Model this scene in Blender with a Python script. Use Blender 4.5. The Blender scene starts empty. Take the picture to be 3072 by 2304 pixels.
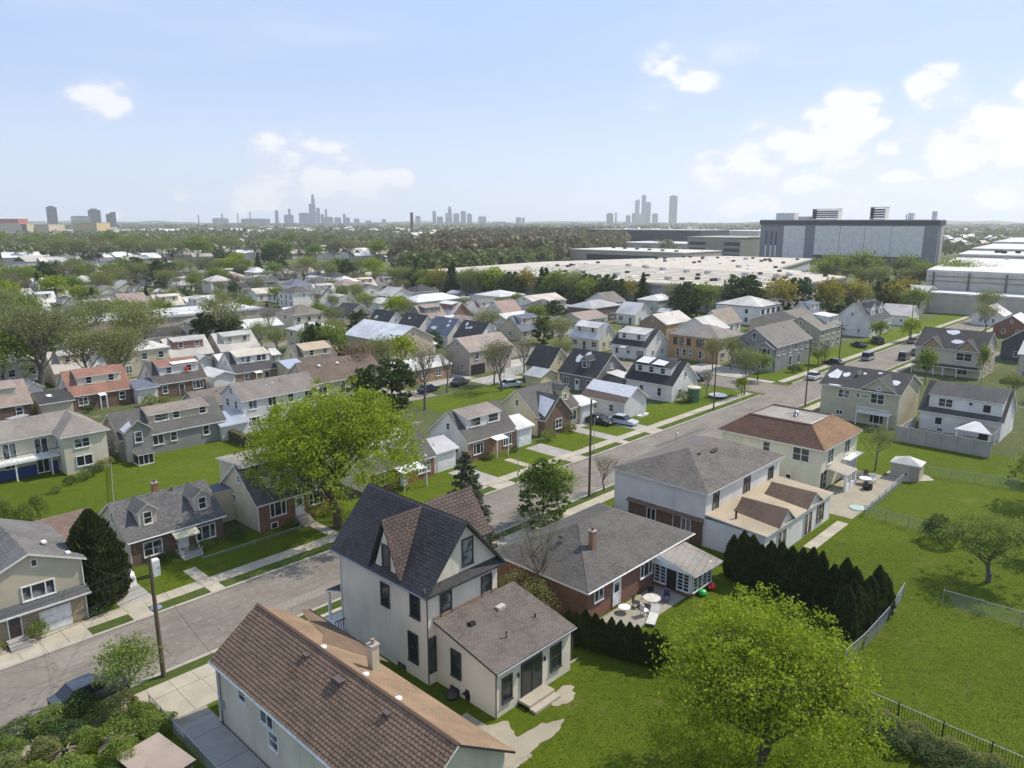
import bpy, math, random
import numpy as np
from mathutils import Matrix, Vector
R_=math.radians; PI=math.pi
sc=bpy.context.scene; COL=sc.collection
# ---------------------------------------------------------------- camera, sky, sun
cd=bpy.data.cameras.new('camera'); cam=bpy.data.objects.new('camera',cd); COL.objects.link(cam)
cd.sensor_width=36; cd.lens=26.37; cd.clip_start=0.5; cd.clip_end=60000
PITCH=math.atan(163.3/750)
cam.location=(0,0,30); cam.rotation_euler=(PI/2-PITCH,0,R_(-46.4)); sc.camera=cam
SUN_DIR=Vector((1.0,-0.34,1.22)).normalized()        # towards the sun
sun_el=math.asin(SUN_DIR.z); sun_az=math.atan2(SUN_DIR.x,SUN_DIR.y)
w=bpy.data.worlds.new('World'); sc.world=w; w.use_nodes=True
wn=w.node_tree; wn.nodes.clear()
def wnode(t,**k):
    n=wn.nodes.new(t)
    for a,b in k.items(): setattr(n,a,b)
    return n
def build_world():
    L=wn.links.new
    sky=wnode('ShaderNodeTexSky',sky_type='NISHITA'); sky.sun_disc=False
    sky.sun_elevation=sun_el; sky.sun_rotation=sun_az
    sky.air_density=1.0; sky.dust_density=0.6; sky.ozone_density=2.0; sky.altitude=0
    tc=wnode('ShaderNodeTexCoord')
    sep=wnode('ShaderNodeSeparateXYZ'); L(tc.outputs['Generated'],sep.inputs[0])
    # veil of thin high haze: paler blue than a clean sky
    veil=wnode('ShaderNodeMix',data_type='RGBA'); veil.inputs[0].default_value=0.75
    L(sky.outputs[0],veil.inputs[6]); veil.inputs[7].default_value=(3.7,4.85,7.3,1)
    # cumulus clouds: soft blobs round fixed directions, broken by noise
    no=wnode('ShaderNodeTexNoise'); no.inputs['Scale'].default_value=13; no.inputs['Detail'].default_value=9; no.inputs['Roughness'].default_value=0.6
    mp=wnode('ShaderNodeMapping'); mp.inputs['Scale'].default_value=(1,1,2.0)
    L(tc.outputs['Generated'],mp.inputs[0]); L(mp.outputs[0],no.inputs['Vector'])
    c46,s46=math.cos(R_(46.4)),math.sin(R_(46.4))
    def direction(px,py):
        u=(px-1536)/2250; v=(py-1152)/2250
        cp,sp=math.cos(PITCH),math.sin(PITCH)
        x,y,z=u,cp-v*sp,-sp-v*cp
        return Vector((x*c46+y*s46,-x*s46+y*c46,z)).normalized()
    def M(op,a,b=None,clamp=False):
        n=wnode('ShaderNodeMath',operation=op,use_clamp=clamp)
        for i,q in enumerate((a,b)):
            if q is None: continue
            if hasattr(q,'links'): L(q,n.inputs[i])
            else: n.inputs[i].default_value=q
        return n.outputs[0]
    blobs=[(335,262,85,.8,.55),(285,305,110,.55,.6),(800,450,70,1.0,1.1),(850,510,95,.9,1.2),(950,545,130,.6,1.2),(1110,560,110,.55,1.2),(1190,540,60,.7,1.0),(870,590,190,.35,.9),
           (2180,160,100,.6,.75),(2070,220,120,.55,.75),(1960,290,80,.7,.55),(2150,545,95,.7,1.1),(2260,490,120,.7,1.2),(2370,440,130,.65,1.2),(2480,385,110,.75,1.2),(2560,325,95,.85,1.2),(2600,370,70,.7,1.0),
           (2240,612,130,.38,1.1),(2430,548,110,.38,1.1),(2680,440,60,.6,.9),(2560,610,120,.4,.8),(2830,265,110,.7,.8),(2900,450,160,.6,1.1),(3010,400,150,.7,1.2),(2700,530,80,.4,.8),(3020,595,110,.4,.9),
           (540,585,35,.9,.9),(350,630,40,.8,.9),(700,630,60,.6,1.0),(570,640,40,.6,.8),(3300,300,260,.5,1.0),(2900,440,230,.6,.6),(2350,470,300,.5,.6),(950,540,270,.6,.6),(2080,200,190,.5,.4),(-500,420,220,.5,1.0),(-1200,560,260,.4,1.0),(4000,560,260,.4,1.0)]
    total=None
    nrm=wnode('ShaderNodeVectorMath',operation='NORMALIZE'); L(tc.outputs['Generated'],nrm.inputs[0])
    for px,py,r,asp,st in blobs:
        d=direction(px,py)
        right=Vector((c46,-s46,0)); up=right.cross(d).normalized()
        du=wnode('ShaderNodeVectorMath',operation='DOT_PRODUCT'); L(nrm.outputs[0],du.inputs[0]); du.inputs[1].default_value=d.cross(up).normalized()
        dv=wnode('ShaderNodeVectorMath',operation='DOT_PRODUCT'); L(nrm.outputs[0],dv.inputs[0]); dv.inputs[1].default_value=up
        df=wnode('ShaderNodeVectorMath',operation='DOT_PRODUCT'); L(nrm.outputs[0],df.inputs[0]); df.inputs[1].default_value=d
        rr=r/2250
        a=M('POWER',M('ABSOLUTE',M('MULTIPLY',M('SUBTRACT',du.outputs['Value'],0),1/rr)),2.0)
        b=M('POWER',M('ABSOLUTE',M('MULTIPLY',dv.outputs['Value'],1/(rr*asp))),2.0)
        m=M('MULTIPLY',M('SUBTRACT',1.0,M('ADD',a,b)),st)
        m=M('MULTIPLY',M('MAXIMUM',m,0.0),M('GREATER_THAN',df.outputs['Value'],0.0))
        total=m if total is None else M('MAXIMUM',total,m)
    n2=M('MULTIPLY',M('SUBTRACT',no.outputs[0],0.53),6.5)
    dens=M('ADD',M('MULTIPLY',total,1.35),M('MULTIPLY',n2,M('MINIMUM',M('MULTIPLY',total,2.2),1.0)))
    mr=wnode('ShaderNodeMapRange',interpolation_type='SMOOTHSTEP'); L(dens,mr.inputs[0])
    mr.inputs[1].default_value=0.15; mr.inputs[2].default_value=0.9; mr.inputs[3].default_value=0; mr.inputs[4].default_value=0.85
    softm=wnode('ShaderNodeMapRange',interpolation_type='SMOOTHSTEP'); nn2=M('MULTIPLY',M('SUBTRACT',no.outputs[0],0.5),2.2)
    L(M('ADD',total,M('MULTIPLY',nn2,M('MINIMUM',M('MULTIPLY',total,3.0),1.0))),softm.inputs[0]); softm.inputs[1].default_value=0.0; softm.inputs[2].default_value=0.8; softm.inputs[3].default_value=0; softm.inputs[4].default_value=0.62
    # faint high streaks
    n3=wnode('ShaderNodeTexNoise'); n3.inputs['Scale'].default_value=2.6; n3.inputs['Detail'].default_value=5
    m3=wnode('ShaderNodeMapping'); m3.inputs['Scale'].default_value=(1,1,5); L(tc.outputs['Generated'],m3.inputs[0]); L(m3.outputs[0],n3.inputs['Vector'])
    st=wnode('ShaderNodeMapRange',interpolation_type='SMOOTHSTEP'); L(n3.outputs[0],st.inputs[0]); st.inputs[1].default_value=0.45; st.inputs[2].default_value=0.8; st.inputs[3].default_value=0; st.inputs[4].default_value=0.35
    lowf=wnode('ShaderNodeMapRange',interpolation_type='SMOOTHSTEP'); L(sep.outputs['Z'],lowf.inputs[0]); lowf.inputs[1].default_value=0.0; lowf.inputs[2].default_value=0.2; lowf.inputs[3].default_value=0.75; lowf.inputs[4].default_value=0.0
    s1=wnode('ShaderNodeMix',data_type='RGBA'); L(M('MAXIMUM',st.outputs[0],lowf.outputs[0]),s1.inputs[0]); L(veil.outputs[2],s1.inputs[6]); s1.inputs[7].default_value=(5.6,6.2,7.3,1)
    s2=wnode('ShaderNodeMix',data_type='RGBA'); L(M('MAXIMUM',mr.outputs[0],softm.outputs[0]),s2.inputs[0]); L(s1.outputs[2],s2.inputs[6]); sh=wnode('ShaderNodeMix',data_type='RGBA'); sh.inputs[6].default_value=(5.6,5.8,6.7,1); sh.inputs[7].default_value=(7.4,7.35,7.5,1); shr=wnode('ShaderNodeMapRange',interpolation_type='SMOOTHSTEP'); L(dens,shr.inputs[0]); shr.inputs[1].default_value=.25; shr.inputs[2].default_value=1.1; L(shr.outputs[0],sh.inputs[0]); L(sh.outputs[2],s2.inputs[7])
    bg=wnode('ShaderNodeBackground'); bg.inputs[1].default_value=0.072
    out=wnode('ShaderNodeOutputWorld'); L(s2.outputs[2],bg.inputs[0]); L(bg.outputs[0],out.inputs[0])
build_world()
sl=bpy.data.lights.new('sun','SUN'); sl.energy=2.55; sl.angle=R_(1.2); sl.color=(1.0,0.92,0.78)
so=bpy.data.objects.new('sun',sl); COL.objects.link(so); so.rotation_euler=SUN_DIR.to_track_quat('Z','Y').to_euler(); so.location=(0,0,80)
sc.view_settings.view_transform='Standard'; sc.view_settings.look='None'; sc.view_settings.exposure=1.0; sc.view_settings.gamma=1
sc.cycles.max_bounces=6; sc.cycles.volume_bounces=1; sc.cycles.transparent_max_bounces=8
sc.cycles.use_denoising=True
HAZE=True
random.seed(7); np.random.seed(7)

# ---------------------------------------------------------------- camera geometry -> ground points
CY_,SY_=math.cos(R_(46.4)),math.sin(R_(46.4))
def ray(px,py):
    u=(px-1536)/2250; v=(py-1152)/2250; c,s=math.cos(PITCH),math.sin(PITCH)
    x,y,z=u,c-v*s,-s-v*c
    return x*CY_+y*SY_,-x*SY_+y*CY_,z
def at(px,py,h=0.0):                      # point of the place at height h seen at this pixel of the 3072 px photo
    d=ray(px,py); t=(h-30)/d[2]; return d[0]*t,d[1]*t
def project(X,Y,Z):
    x=X*CY_-Y*SY_; y=X*SY_+Y*CY_; z=Z-30; c,s=math.cos(PITCH),math.sin(PITCH)
    zc=y*c-z*s; yc=y*s+z*c
    if zc<1: return None
    return 1536+2250*x/zc,1152-2250*yc/zc

# ---------------------------------------------------------------- materials
MATS={}
class NT:
    def __init__(s,name):
        s.m=bpy.data.materials.new(name); s.m.use_nodes=True; s.t=s.m.node_tree; s.b=s.t.nodes['Principled BSDF']; s.L=s.t.links.new
        s.pos=s.n('ShaderNodeNewGeometry').outputs['Position']
    def n(s,t,**k):
        n=s.t.nodes.new(t)
        for a,b in k.items(): setattr(n,a,b)
        return n
    def math(s,op,a,b=None,clamp=False):
        n=s.n('ShaderNodeMath',operation=op,use_clamp=clamp)
        for i,q in enumerate((a,b)):
            if q is None: continue
            if hasattr(q,'links'): s.L(q,n.inputs[i])
            else: n.inputs[i].default_value=q
        return n.outputs[0]
    def noise(s,scale,detail=3,vec=None,rough=0.55):
        n=s.n('ShaderNodeTexNoise'); n.inputs['Scale'].default_value=scale; n.inputs['Detail'].default_value=detail; n.inputs['Roughness'].default_value=rough
        s.L(vec if vec is not None else s.pos,n.inputs['Vector']); return n.outputs[0]
    def ramp(s,f,lo,hi,a=0.0,b=1.0):
        n=s.n('ShaderNodeMapRange',interpolation_type='SMOOTHSTEP'); s.L(f,n.inputs[0])
        for i,q in enumerate((lo,hi,a,b)): n.inputs[i+1].default_value=q
        return n.outputs[0]
    def mix(s,f,a,b,bt='MIX'):
        n=s.n('ShaderNodeMix',data_type='RGBA',blend_type=bt)
        if hasattr(f,'links'): s.L(f,n.inputs[0])
        else: n.inputs[0].default_value=f
        for i,q in ((6,a),(7,b)):
            if hasattr(q,'links'): s.L(q,n.inputs[i])
            else: n.inputs[i].default_value=(*q,1)
        return n.outputs[2]
    def bump(s,h,strength=0.3,dist=0.02):
        n=s.n('ShaderNodeBump'); n.inputs['Strength'].default_value=strength; n.inputs['Distance'].default_value=dist
        s.L(h,n.inputs['Height']); s.L(n.outputs[0],s.b.inputs['Normal'])
    def col(s,c):
        if hasattr(c,'links'): s.L(c,s.b.inputs['Base Color'])
        else: s.b.inputs['Base Color'].default_value=(*c,1)
    def rough(s,v): s.b.inputs['Roughness'].default_value=v
def mul(c,k): return tuple(min(1,x*k) for x in c)
def cache(f):
    def g(*a):
        k=(f.__name__,)+a
        if k not in MATS: MATS[k]=f(*a)
        return MATS[k]
    return g
@cache
def siding(c):
    t=NT('siding'); z=t.n('ShaderNodeSeparateXYZ'); t.L(t.pos,z.inputs[0])
    fr=t.math('FRACT',t.math('MULTIPLY',z.outputs[2],6.5)); big=t.noise(0.5,4)
    lap=t.ramp(fr,0.0,0.14,0.0,1.0)
    cc=t.mix(t.ramp(big,0.35,0.7),mul(c,0.86),mul(c,1.05)); cc=t.mix(t.math('SUBTRACT',1.0,lap),cc,mul(c,0.62))
    st=t.noise(3.0,4); cc=t.mix(t.ramp(st,0.62,0.8,0,0.25),cc,mul(c,0.6))
    t.col(cc); t.rough(0.6); t.bump(fr,0.35,0.02); return t.m
@cache
def stucco(c):
    t=NT('stucco'); a=t.noise(0.35,5); b=t.noise(14,4); mp=t.n('ShaderNodeMapping'); mp.inputs['Scale'].default_value=(1.2,1.2,0.25); t.L(t.pos,mp.inputs[0])
    s=t.noise(1.1,5,mp.outputs[0])
    cc=t.mix(t.ramp(a,0.3,0.7),mul(c,0.88),mul(c,1.06)); cc=t.mix(t.ramp(s,0.5,0.78,0,0.45),cc,mul(c,0.66)); cc=t.mix(t.ramp(b,0.4,0.7,0,0.12),cc,mul(c,0.7))
    t.col(cc); t.rough(0.85); t.bump(b,0.5,0.02); return t.m
@cache
def brick(c,m):
    t=NT('brickwork'); sp=t.n('ShaderNodeSeparateXYZ'); t.L(t.pos,sp.inputs[0]); cb=t.n('ShaderNodeCombineXYZ')
    t.L(t.math('ADD',sp.outputs[0],sp.outputs[1]),cb.inputs[0]); t.L(sp.outputs[2],cb.inputs[1])
    br=t.n('ShaderNodeTexBrick'); t.L(cb.outputs[0],br.inputs['Vector'])
    br.inputs['Color1'].default_value=(*c,1); br.inputs['Color2'].default_value=(*mul(c,0.55),1); br.inputs['Mortar'].default_value=(*m,1)
    br.inputs['Scale'].default_value=1; br.inputs['Brick Width'].default_value=0.24; br.inputs['Row Height'].default_value=0.085; br.inputs['Mortar Size'].default_value=0.008; br.inputs['Bias'].default_value=-0.1
    n=t.noise(1.0,4); t.col(t.mix(t.ramp(n,0.35,0.7),br.outputs[0],t.mix(0.35,br.outputs[0],mul(c,1.35)))); t.rough(0.85)
    t.bump(br.outputs['Fac'],-0.4,0.02); return t.m
@cache
def shingle(c,c2,wu,hv):
    # asphalt shingles: courses follow height, joints follow the eave
    t=NT('roof_shingle'); g=t.n('ShaderNodeNewGeometry'); sp=t.n('ShaderNodeSeparateXYZ'); t.L(t.pos,sp.inputs[0]); sn=t.n('ShaderNodeSeparateXYZ'); t.L(g.outputs['True Normal'],sn.inputs[0])
    gt=t.math('GREATER_THAN',t.math('ABSOLUTE',sn.outputs[0]),t.math('ABSOLUTE',sn.outputs[1]))
    u=t.n('ShaderNodeMix',data_type='FLOAT'); t.L(gt,u.inputs[0]); t.L(sp.outputs[0],u.inputs[2]); t.L(sp.outputs[1],u.inputs[3])
    cb=t.n('ShaderNodeCombineXYZ'); t.L(u.outputs[0],cb.inputs[0]); t.L(t.math('MULTIPLY',sp.outputs[2],1.7),cb.inputs[1])
    br=t.n('ShaderNodeTexBrick'); t.L(cb.outputs[0],br.inputs['Vector']); br.inputs['Scale'].default_value=1
    br.inputs['Color1'].default_value=(*c,1); br.inputs['Color2'].default_value=(*c2,1); br.inputs['Mortar'].default_value=(*mul(c2,0.5),1)
    br.inputs['Brick Width'].default_value=wu; br.inputs['Row Height'].default_value=hv; br.inputs['Mortar Size'].default_value=0.012; br.inputs['Mortar Smooth'].default_value=0.6
    a=t.noise(0.45,5); f=t.noise(22,3)
    cc=t.mix(t.ramp(a,0.35,0.7,0,0.55),br.outputs[0],mul(c,1.25)); cc=t.mix(t.ramp(f,0.4,0.7,0,0.3),cc,mul(c2,0.8))
    t.col(cc); t.rough(0.88); t.bump(br.outputs['Fac'],-0.5,0.02); return t.m
@cache
def tile(c,c2):
    # for shingles built one by one
    t=NT('shingle_piece'); g=t.n('ShaderNodeNewGeometry'); o=t.n('ShaderNodeObjectInfo')
    r=t.math('FRACT',t.math('ADD',g.outputs['Random Per Island'],o.outputs['Random']))
    cc=t.mix(r,c,c2); a=t.noise(0.5,5); cc=t.mix(t.ramp(a,0.35,0.7,0,0.5),cc,mul(c,1.3)); f=t.noise(30,3); cc=t.mix(t.ramp(f,0.35,0.7,0,0.35),cc,mul(c2,0.75))
    t.col(cc); t.rough(0.9); t.bump(f,0.3,0.01); return t.m
@cache
def palemem(c):
    # pale weathered roof membrane
    t=NT('pale_roof'); a=t.noise(0.25,6); b=t.noise(1.6,5)
    cc=t.mix(t.ramp(a,0.35,0.65),mul(c,0.8),mul(c,1.08)); cc=t.mix(t.ramp(b,0.55,0.75,0,0.5),cc,mul(c,0.62)); t.col(cc); t.rough(0.75); t.bump(b,0.2,0.03); return t.m
@cache
def plain(c,r,name):
    t=NT(name); a=t.noise(3.0,4); t.col(t.mix(t.ramp(a,0.35,0.7),mul(c,0.85),mul(c,1.08))); t.rough(r); return t.m
@cache
def metal(c,r,name):
    t=NT(name); t.col(c); t.rough(r); t.b.inputs['Metallic'].default_value=0.7; return t.m
@cache
def carpaint(c):
    t=NT('car_paint'); t.col(c); t.rough(0.25); t.b.inputs['Coat Weight'].default_value=0.5; return t.m
@cache
def glassm(kind):
    t=NT('window_glass'); o=t.n('ShaderNodeObjectInfo').outputs['Random']
    dark=(0.022,0.028,0.033); lite=(0.24,0.25,0.25) if kind else (0.08,0.09,0.10)
    n=t.noise(0.9,2); f=t.math('MULTIPLY',t.ramp(o,0.35,0.9),t.ramp(n,0.4,0.6))
    t.col(t.mix(f,dark,lite)); t.rough(0.06); t.b.inputs['IOR'].default_value=1.5; return t.m
def grass_mat(name,g1,g2,dry,dryamt):
    t=NT(name); a=t.noise(0.07,4); b=t.noise(0.9,5); c=t.noise(9,4); d=t.noise(0.28,5); e=t.noise(40,2)
    cc=t.mix(t.ramp(a,0.35,0.65),g1,g2); cc=t.mix(t.ramp(b,0.35,0.7,0,0.5),cc,mul(g1,0.62)); cc=t.mix(t.ramp(c,0.40,0.62,0,0.55),cc,mul(g2,0.55)); f_=t.noise(2.6,5); cc=t.mix(t.ramp(f_,0.45,0.68,0,0.45),cc,mul(g1,1.5))
    cc=t.mix(t.ramp(e,0.5,0.7,0,0.4),cc,mul(g2,1.5)); cc=t.mix(t.ramp(d,0.58,0.74,0,dryamt),cc,dry)
    t.col(cc); t.rough(0.95); t.b.inputs['Specular IOR Level'].default_value=0.15
    h=t.math('ADD',t.math('MULTIPLY',c,0.6),e); t.bump(h,1.0,0.12); return t.m
def concrete_mat(name,c,dirt):
    t=NT(name); a=t.noise(0.6,5); b=t.noise(5,5); o=t.n('ShaderNodeObjectInfo').outputs['Random']
    cc=t.mix(t.ramp(a,0.3,0.7),mul(c,0.82),mul(c,1.05)); cc=t.mix(t.ramp(b,0.55,0.75,0,0.45),cc,dirt); cc=t.mix(t.math('MULTIPLY',o,0.35),cc,mul(c,0.7))
    t.col(cc); t.rough(0.9); t.bump(b,0.2,0.02); return t.m
def asphalt_mat():
    t=NT('asphalt'); a=t.noise(0.22,5); b=t.noise(1.7,6); c=t.noise(30,3); v=t.n('ShaderNodeTexVoronoi',feature='DISTANCE_TO_EDGE'); v.inputs['Scale'].default_value=0.32
    w_=t.n('ShaderNodeVectorMath',operation='ADD'); nn=t.n('ShaderNodeTexNoise'); nn.inputs['Scale'].default_value=1.4; t.L(t.pos,nn.inputs['Vector']); t.L(t.pos,w_.inputs[0]); t.L(nn.outputs['Color'],w_.inputs[1]); t.L(w_.outputs[0],v.inputs['Vector'])
    base=(0.2,0.175,0.145)
    cc=t.mix(t.ramp(a,0.3,0.7),mul(base,0.82),mul(base,1.15)); cc=t.mix(t.ramp(b,0.48,0.72,0,0.7),cc,mul(base,1.4)); mp=t.n('ShaderNodeMapping'); mp.inputs['Scale'].default_value=(.12,1.3,1); t.L(t.pos,mp.inputs[0]); q=t.noise(1.0,4,mp.outputs[0]); cc=t.mix(t.ramp(q,.5,.7,0,.45),cc,mul(base,.66)); cc=t.mix(t.ramp(c,0.4,0.7,0,0.4),cc,mul(base,0.6))
    cr=t.ramp(v.outputs['Distance'],0.0,0.012,1.0,0.0); cc=t.mix(t.math('MULTIPLY',cr,0.6),cc,(0.05,0.045,0.04))
    sp=t.n('ShaderNodeSeparateXYZ'); t.L(t.pos,sp.inputs[0]); seam=t.ramp(t.math('ABSOLUTE',t.math('SUBTRACT',sp.outputs[1],52.6)),0.02,0.09,0.5,0.0); cc=t.mix(seam,cc,(0.08,0.072,0.066))
    t.col(cc); t.rough(0.92); t.bump(c,0.4,0.02); return t.m
@cache
def leafm(c1,c2,tr):
    t=NT('leaf'); g=t.n('ShaderNodeNewGeometry').outputs['Random Per Island']; a=t.noise(0.8,3)
    cc=t.mix(g,c1,c2); cc=t.mix(t.ramp(a,0.4,0.65,0,0.5),cc,mul(c1,0.7)); t.col(cc); t.rough(0.6); t.b.inputs['Specular IOR Level'].default_value=0.25
    tl=t.n('ShaderNodeBsdfTranslucent'); t.L(cc,tl.inputs[0]); ms=t.n('ShaderNodeMixShader'); ms.inputs[0].default_value=tr
    t.L(t.b.outputs[0],ms.inputs[1]); t.L(tl.outputs[0],ms.inputs[2]); t.L(ms.outputs[0],t.t.nodes['Material Output'].inputs[0]); return t.m
@cache
def bark(c):
    t=NT('bark'); mp=t.n('ShaderNodeMapping'); mp.inputs['Scale'].default_value=(6,6,1.2); t.L(t.pos,mp.inputs[0]); n=t.noise(1.5,5,mp.outputs[0]); t.col(t.mix(n,mul(c,0.5),mul(c,1.3))); t.rough(0.95); t.bump(n,0.6,0.03); return t.m

# ---------------------------------------------------------------- mesh helpers
class MB:
    def __init__(s): s.v=[]; s.f=[]; s.m=[]
    def face(s,pts,m=0):
        i=len(s.v); s.v+=[tuple(p) for p in pts]; s.f.append(tuple(range(i,i+len(pts)))); s.m.append(m); return s
    def box(s,a,b,m=0):
        x0,y0,z0=a; x1,y1,z1=b; i=len(s.v)
        s.v+=[(x0,y0,z0),(x1,y0,z0),(x1,y1,z0),(x0,y1,z0),(x0,y0,z1),(x1,y0,z1),(x1,y1,z1),(x0,y1,z1)]
        s.f+=[(i,i+3,i+2,i+1),(i+4,i+5,i+6,i+7),(i,i+1,i+5,i+4),(i+1,i+2,i+6,i+5),(i+2,i+3,i+7,i+6),(i+3,i,i+4,i+7)]; s.m+=[m]*6; return s
    def prism(s,poly,axis,a,b,m=0):
        # poly: 2-D points; axis 'x' -> (y,z) extruded along x; 'y' -> (x,z); 'z' -> (x,y)
        f={'x':lambda p,t:(t,p[0],p[1]),'y':lambda p,t:(p[0],t,p[1]),'z':lambda p,t:(p[0],p[1],t)}[axis]
        n=len(poly); i=len(s.v); s.v+=[f(p,a) for p in poly]+[f(p,b) for p in poly]
        s.f.append(tuple(range(i,i+n))); s.f.append(tuple(range(i+2*n-1,i+n-1,-1))); s.m+=[m,m]
        for k in range(n): k2=(k+1)%n; s.f.append((i+k,i+k2,i+n+k2,i+n+k)); s.m.append(m)
        return s
    def tube(s,p,q,r0,r1=None,n=6,m=0,cap=True):
        r1=r0 if r1 is None else r1; p=Vector(p); q=Vector(q); d=q-p
        if d.length<1e-6: return s
        a=d.orthogonal().normalized(); b=d.normalized().cross(a); i=len(s.v)
        for c,r in ((p,r0),(q,r1)):
            for k in range(n):
                t=2*PI*k/n; s.v.append(tuple(c+a*(r*math.cos(t))+b*(r*math.sin(t))))
        for k in range(n): k2=(k+1)%n; s.f.append((i+k,i+k2,i+n+k2,i+n+k)); s.m.append(m)
        if cap: s.f.append(tuple(range(i+n,i+2*n))); s.m.append(m)
        return s
    def lathe(s,prof,n=12,m=0,c=(0,0)):
        i=len(s.v)
        for r,z in prof:
            for k in range(n): t=2*PI*k/n; s.v.append((c[0]+r*math.cos(t),c[1]+r*math.sin(t),z))
        for j in range(len(prof)-1):
            for k in range(n): k2=(k+1)%n; s.f.append((i+j*n+k,i+j*n+k2,i+(j+1)*n+k2,i+(j+1)*n+k)); s.m.append(m)
        s.f.append(tuple(i+(len(prof)-1)*n+k for k in range(n))); s.m.append(m); return s
    def slab(s,planes,th,mt=0,ms=1):
        # roof planes (top polygons, 3-D) given thickness; edges and soffit in the trim material
        for P in planes:
            n=len(P); i=len(s.v)
            nz=sum(P[k][0]*P[(k+1)%n][1]-P[(k+1)%n][0]*P[k][1] for k in range(n))
            if nz<0: P=P[::-1]
            s.v+=[tuple(p) for p in P]+[(p[0],p[1],p[2]-th) for p in P]
            s.f.append(tuple(range(i,i+n))); s.m.append(mt); s.f.append(tuple(range(i+2*n-1,i+n-1,-1))); s.m.append(ms)
            for k in range(n): k2=(k+1)%n; s.f.append((i+k,i+n+k,i+n+k2,i+k2)); s.m.append(ms)
        return s
    def mesh(s,name,mats,smooth=False):
        me=bpy.data.meshes.new(name); me.from_pydata(s.v,[],s.f)
        for m in mats: me.materials.append(m)
        if len(mats)>1: me.polygons.foreach_set('material_index',s.m)
        if smooth: me.polygons.foreach_set('use_smooth',[True]*len(s.f))
        me.update(); return me
    def build(s,name,mats,parent=None,loc=(0,0,0),rz=0,smooth=False):
        if not isinstance(mats,(list,tuple)): mats=[mats]
        return put(name,s.mesh(name,mats,smooth),parent,loc,rz)
def put(name,me,parent=None,loc=(0,0,0),rz=0,mat=None):
    o=bpy.data.objects.new(name,me); COL.objects.link(o)
    if parent is not None: o.parent=parent
    if mat is not None: o.matrix_local=mat
    else:
        o.location=loc
        if rz: o.rotation_euler=(0,0,rz)
    return o
def tag(o,label,cat,group=None,kind=None):
    if label: o['label']=label
    if cat: o['category']=cat
    if group: o['group']=group
    if kind: o['kind']=kind
    return o
def thing(name,label,cat,loc=(0,0,0),rz=0,group=None):
    return tag(put(name,None,None,loc,rz),label,cat,group)
def structure(o): o['kind']='structure'; return o
def copytree(o,loc,rz,label,group,parent=None):
    c=o.copy(); COL.objects.link(c)
    if parent is None:
        c.location=loc; c.rotation_euler=(0,0,rz); c['label']=label
        if group: c['group']=group
    else: c.parent=parent
    for ch in o.children: copytree(ch,None,None,None,None,c)
    return c
def mesh_np(name,V,Q,mats,mi=None):
    me=bpy.data.meshes.new(name); nf=len(Q); k=Q.shape[1]
    me.vertices.add(len(V)); me.vertices.foreach_set('co',V.astype(np.float32).ravel())
    me.loops.add(nf*k); me.loops.foreach_set('vertex_index',Q.astype(np.int32).ravel())
    me.polygons.add(nf); me.polygons.foreach_set('loop_start',np.arange(0,nf*k,k,dtype=np.int32))
    try: me.polygons.foreach_set('loop_total',np.full(nf,k,dtype=np.int32))
    except Exception: pass
    for m in mats: me.materials.append(m)
    if mi is not None: me.polygons.foreach_set('material_index',np.asarray(mi,dtype=np.int32))
    me.polygons.foreach_set('use_smooth',np.zeros(nf,dtype=bool)); me.update(calc_edges=True); return me

# palette
TRIM=plain((0.72,0.71,0.68),0.5,'white_trim'); DTRIM=plain((0.045,0.05,0.055),0.5,'dark_trim'); TANTRIM=plain((0.5,0.46,0.36),0.6,'tan_trim')
CONC=concrete_mat('concrete',(0.43,0.385,0.30),(0.25,0.215,0.165)); CONCG=concrete_mat('grey_concrete',(0.36,0.34,0.31),(0.2,0.185,0.17)); KERB=concrete_mat('kerb_concrete',(0.40,0.365,0.31),(0.22,0.2,0.17))
ASPH=asphalt_mat(); LAWN=grass_mat('lawn',(0.098,0.15,0.008),(0.142,0.195,0.012),(0.20,0.18,0.06),0.75); VERGE=grass_mat('verge_grass',(0.085,0.135,0.025),(0.12,0.16,0.035),(0.22,0.19,0.10),0.8)
DARKM=plain((0.02,0.02,0.022),0.6,'dark_metal'); WHITEM=plain((0.75,0.75,0.74),0.45,'white_paint'); GALV=metal((0.42,0.44,0.45),0.45,'galvanised_metal'); WOODP=bark((0.13,0.095,0.065)); PATCHM=plain((0.66,0.66,0.68),0.7,'white_roof_coating')
CREAM=(0.60,0.54,0.40)

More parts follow.
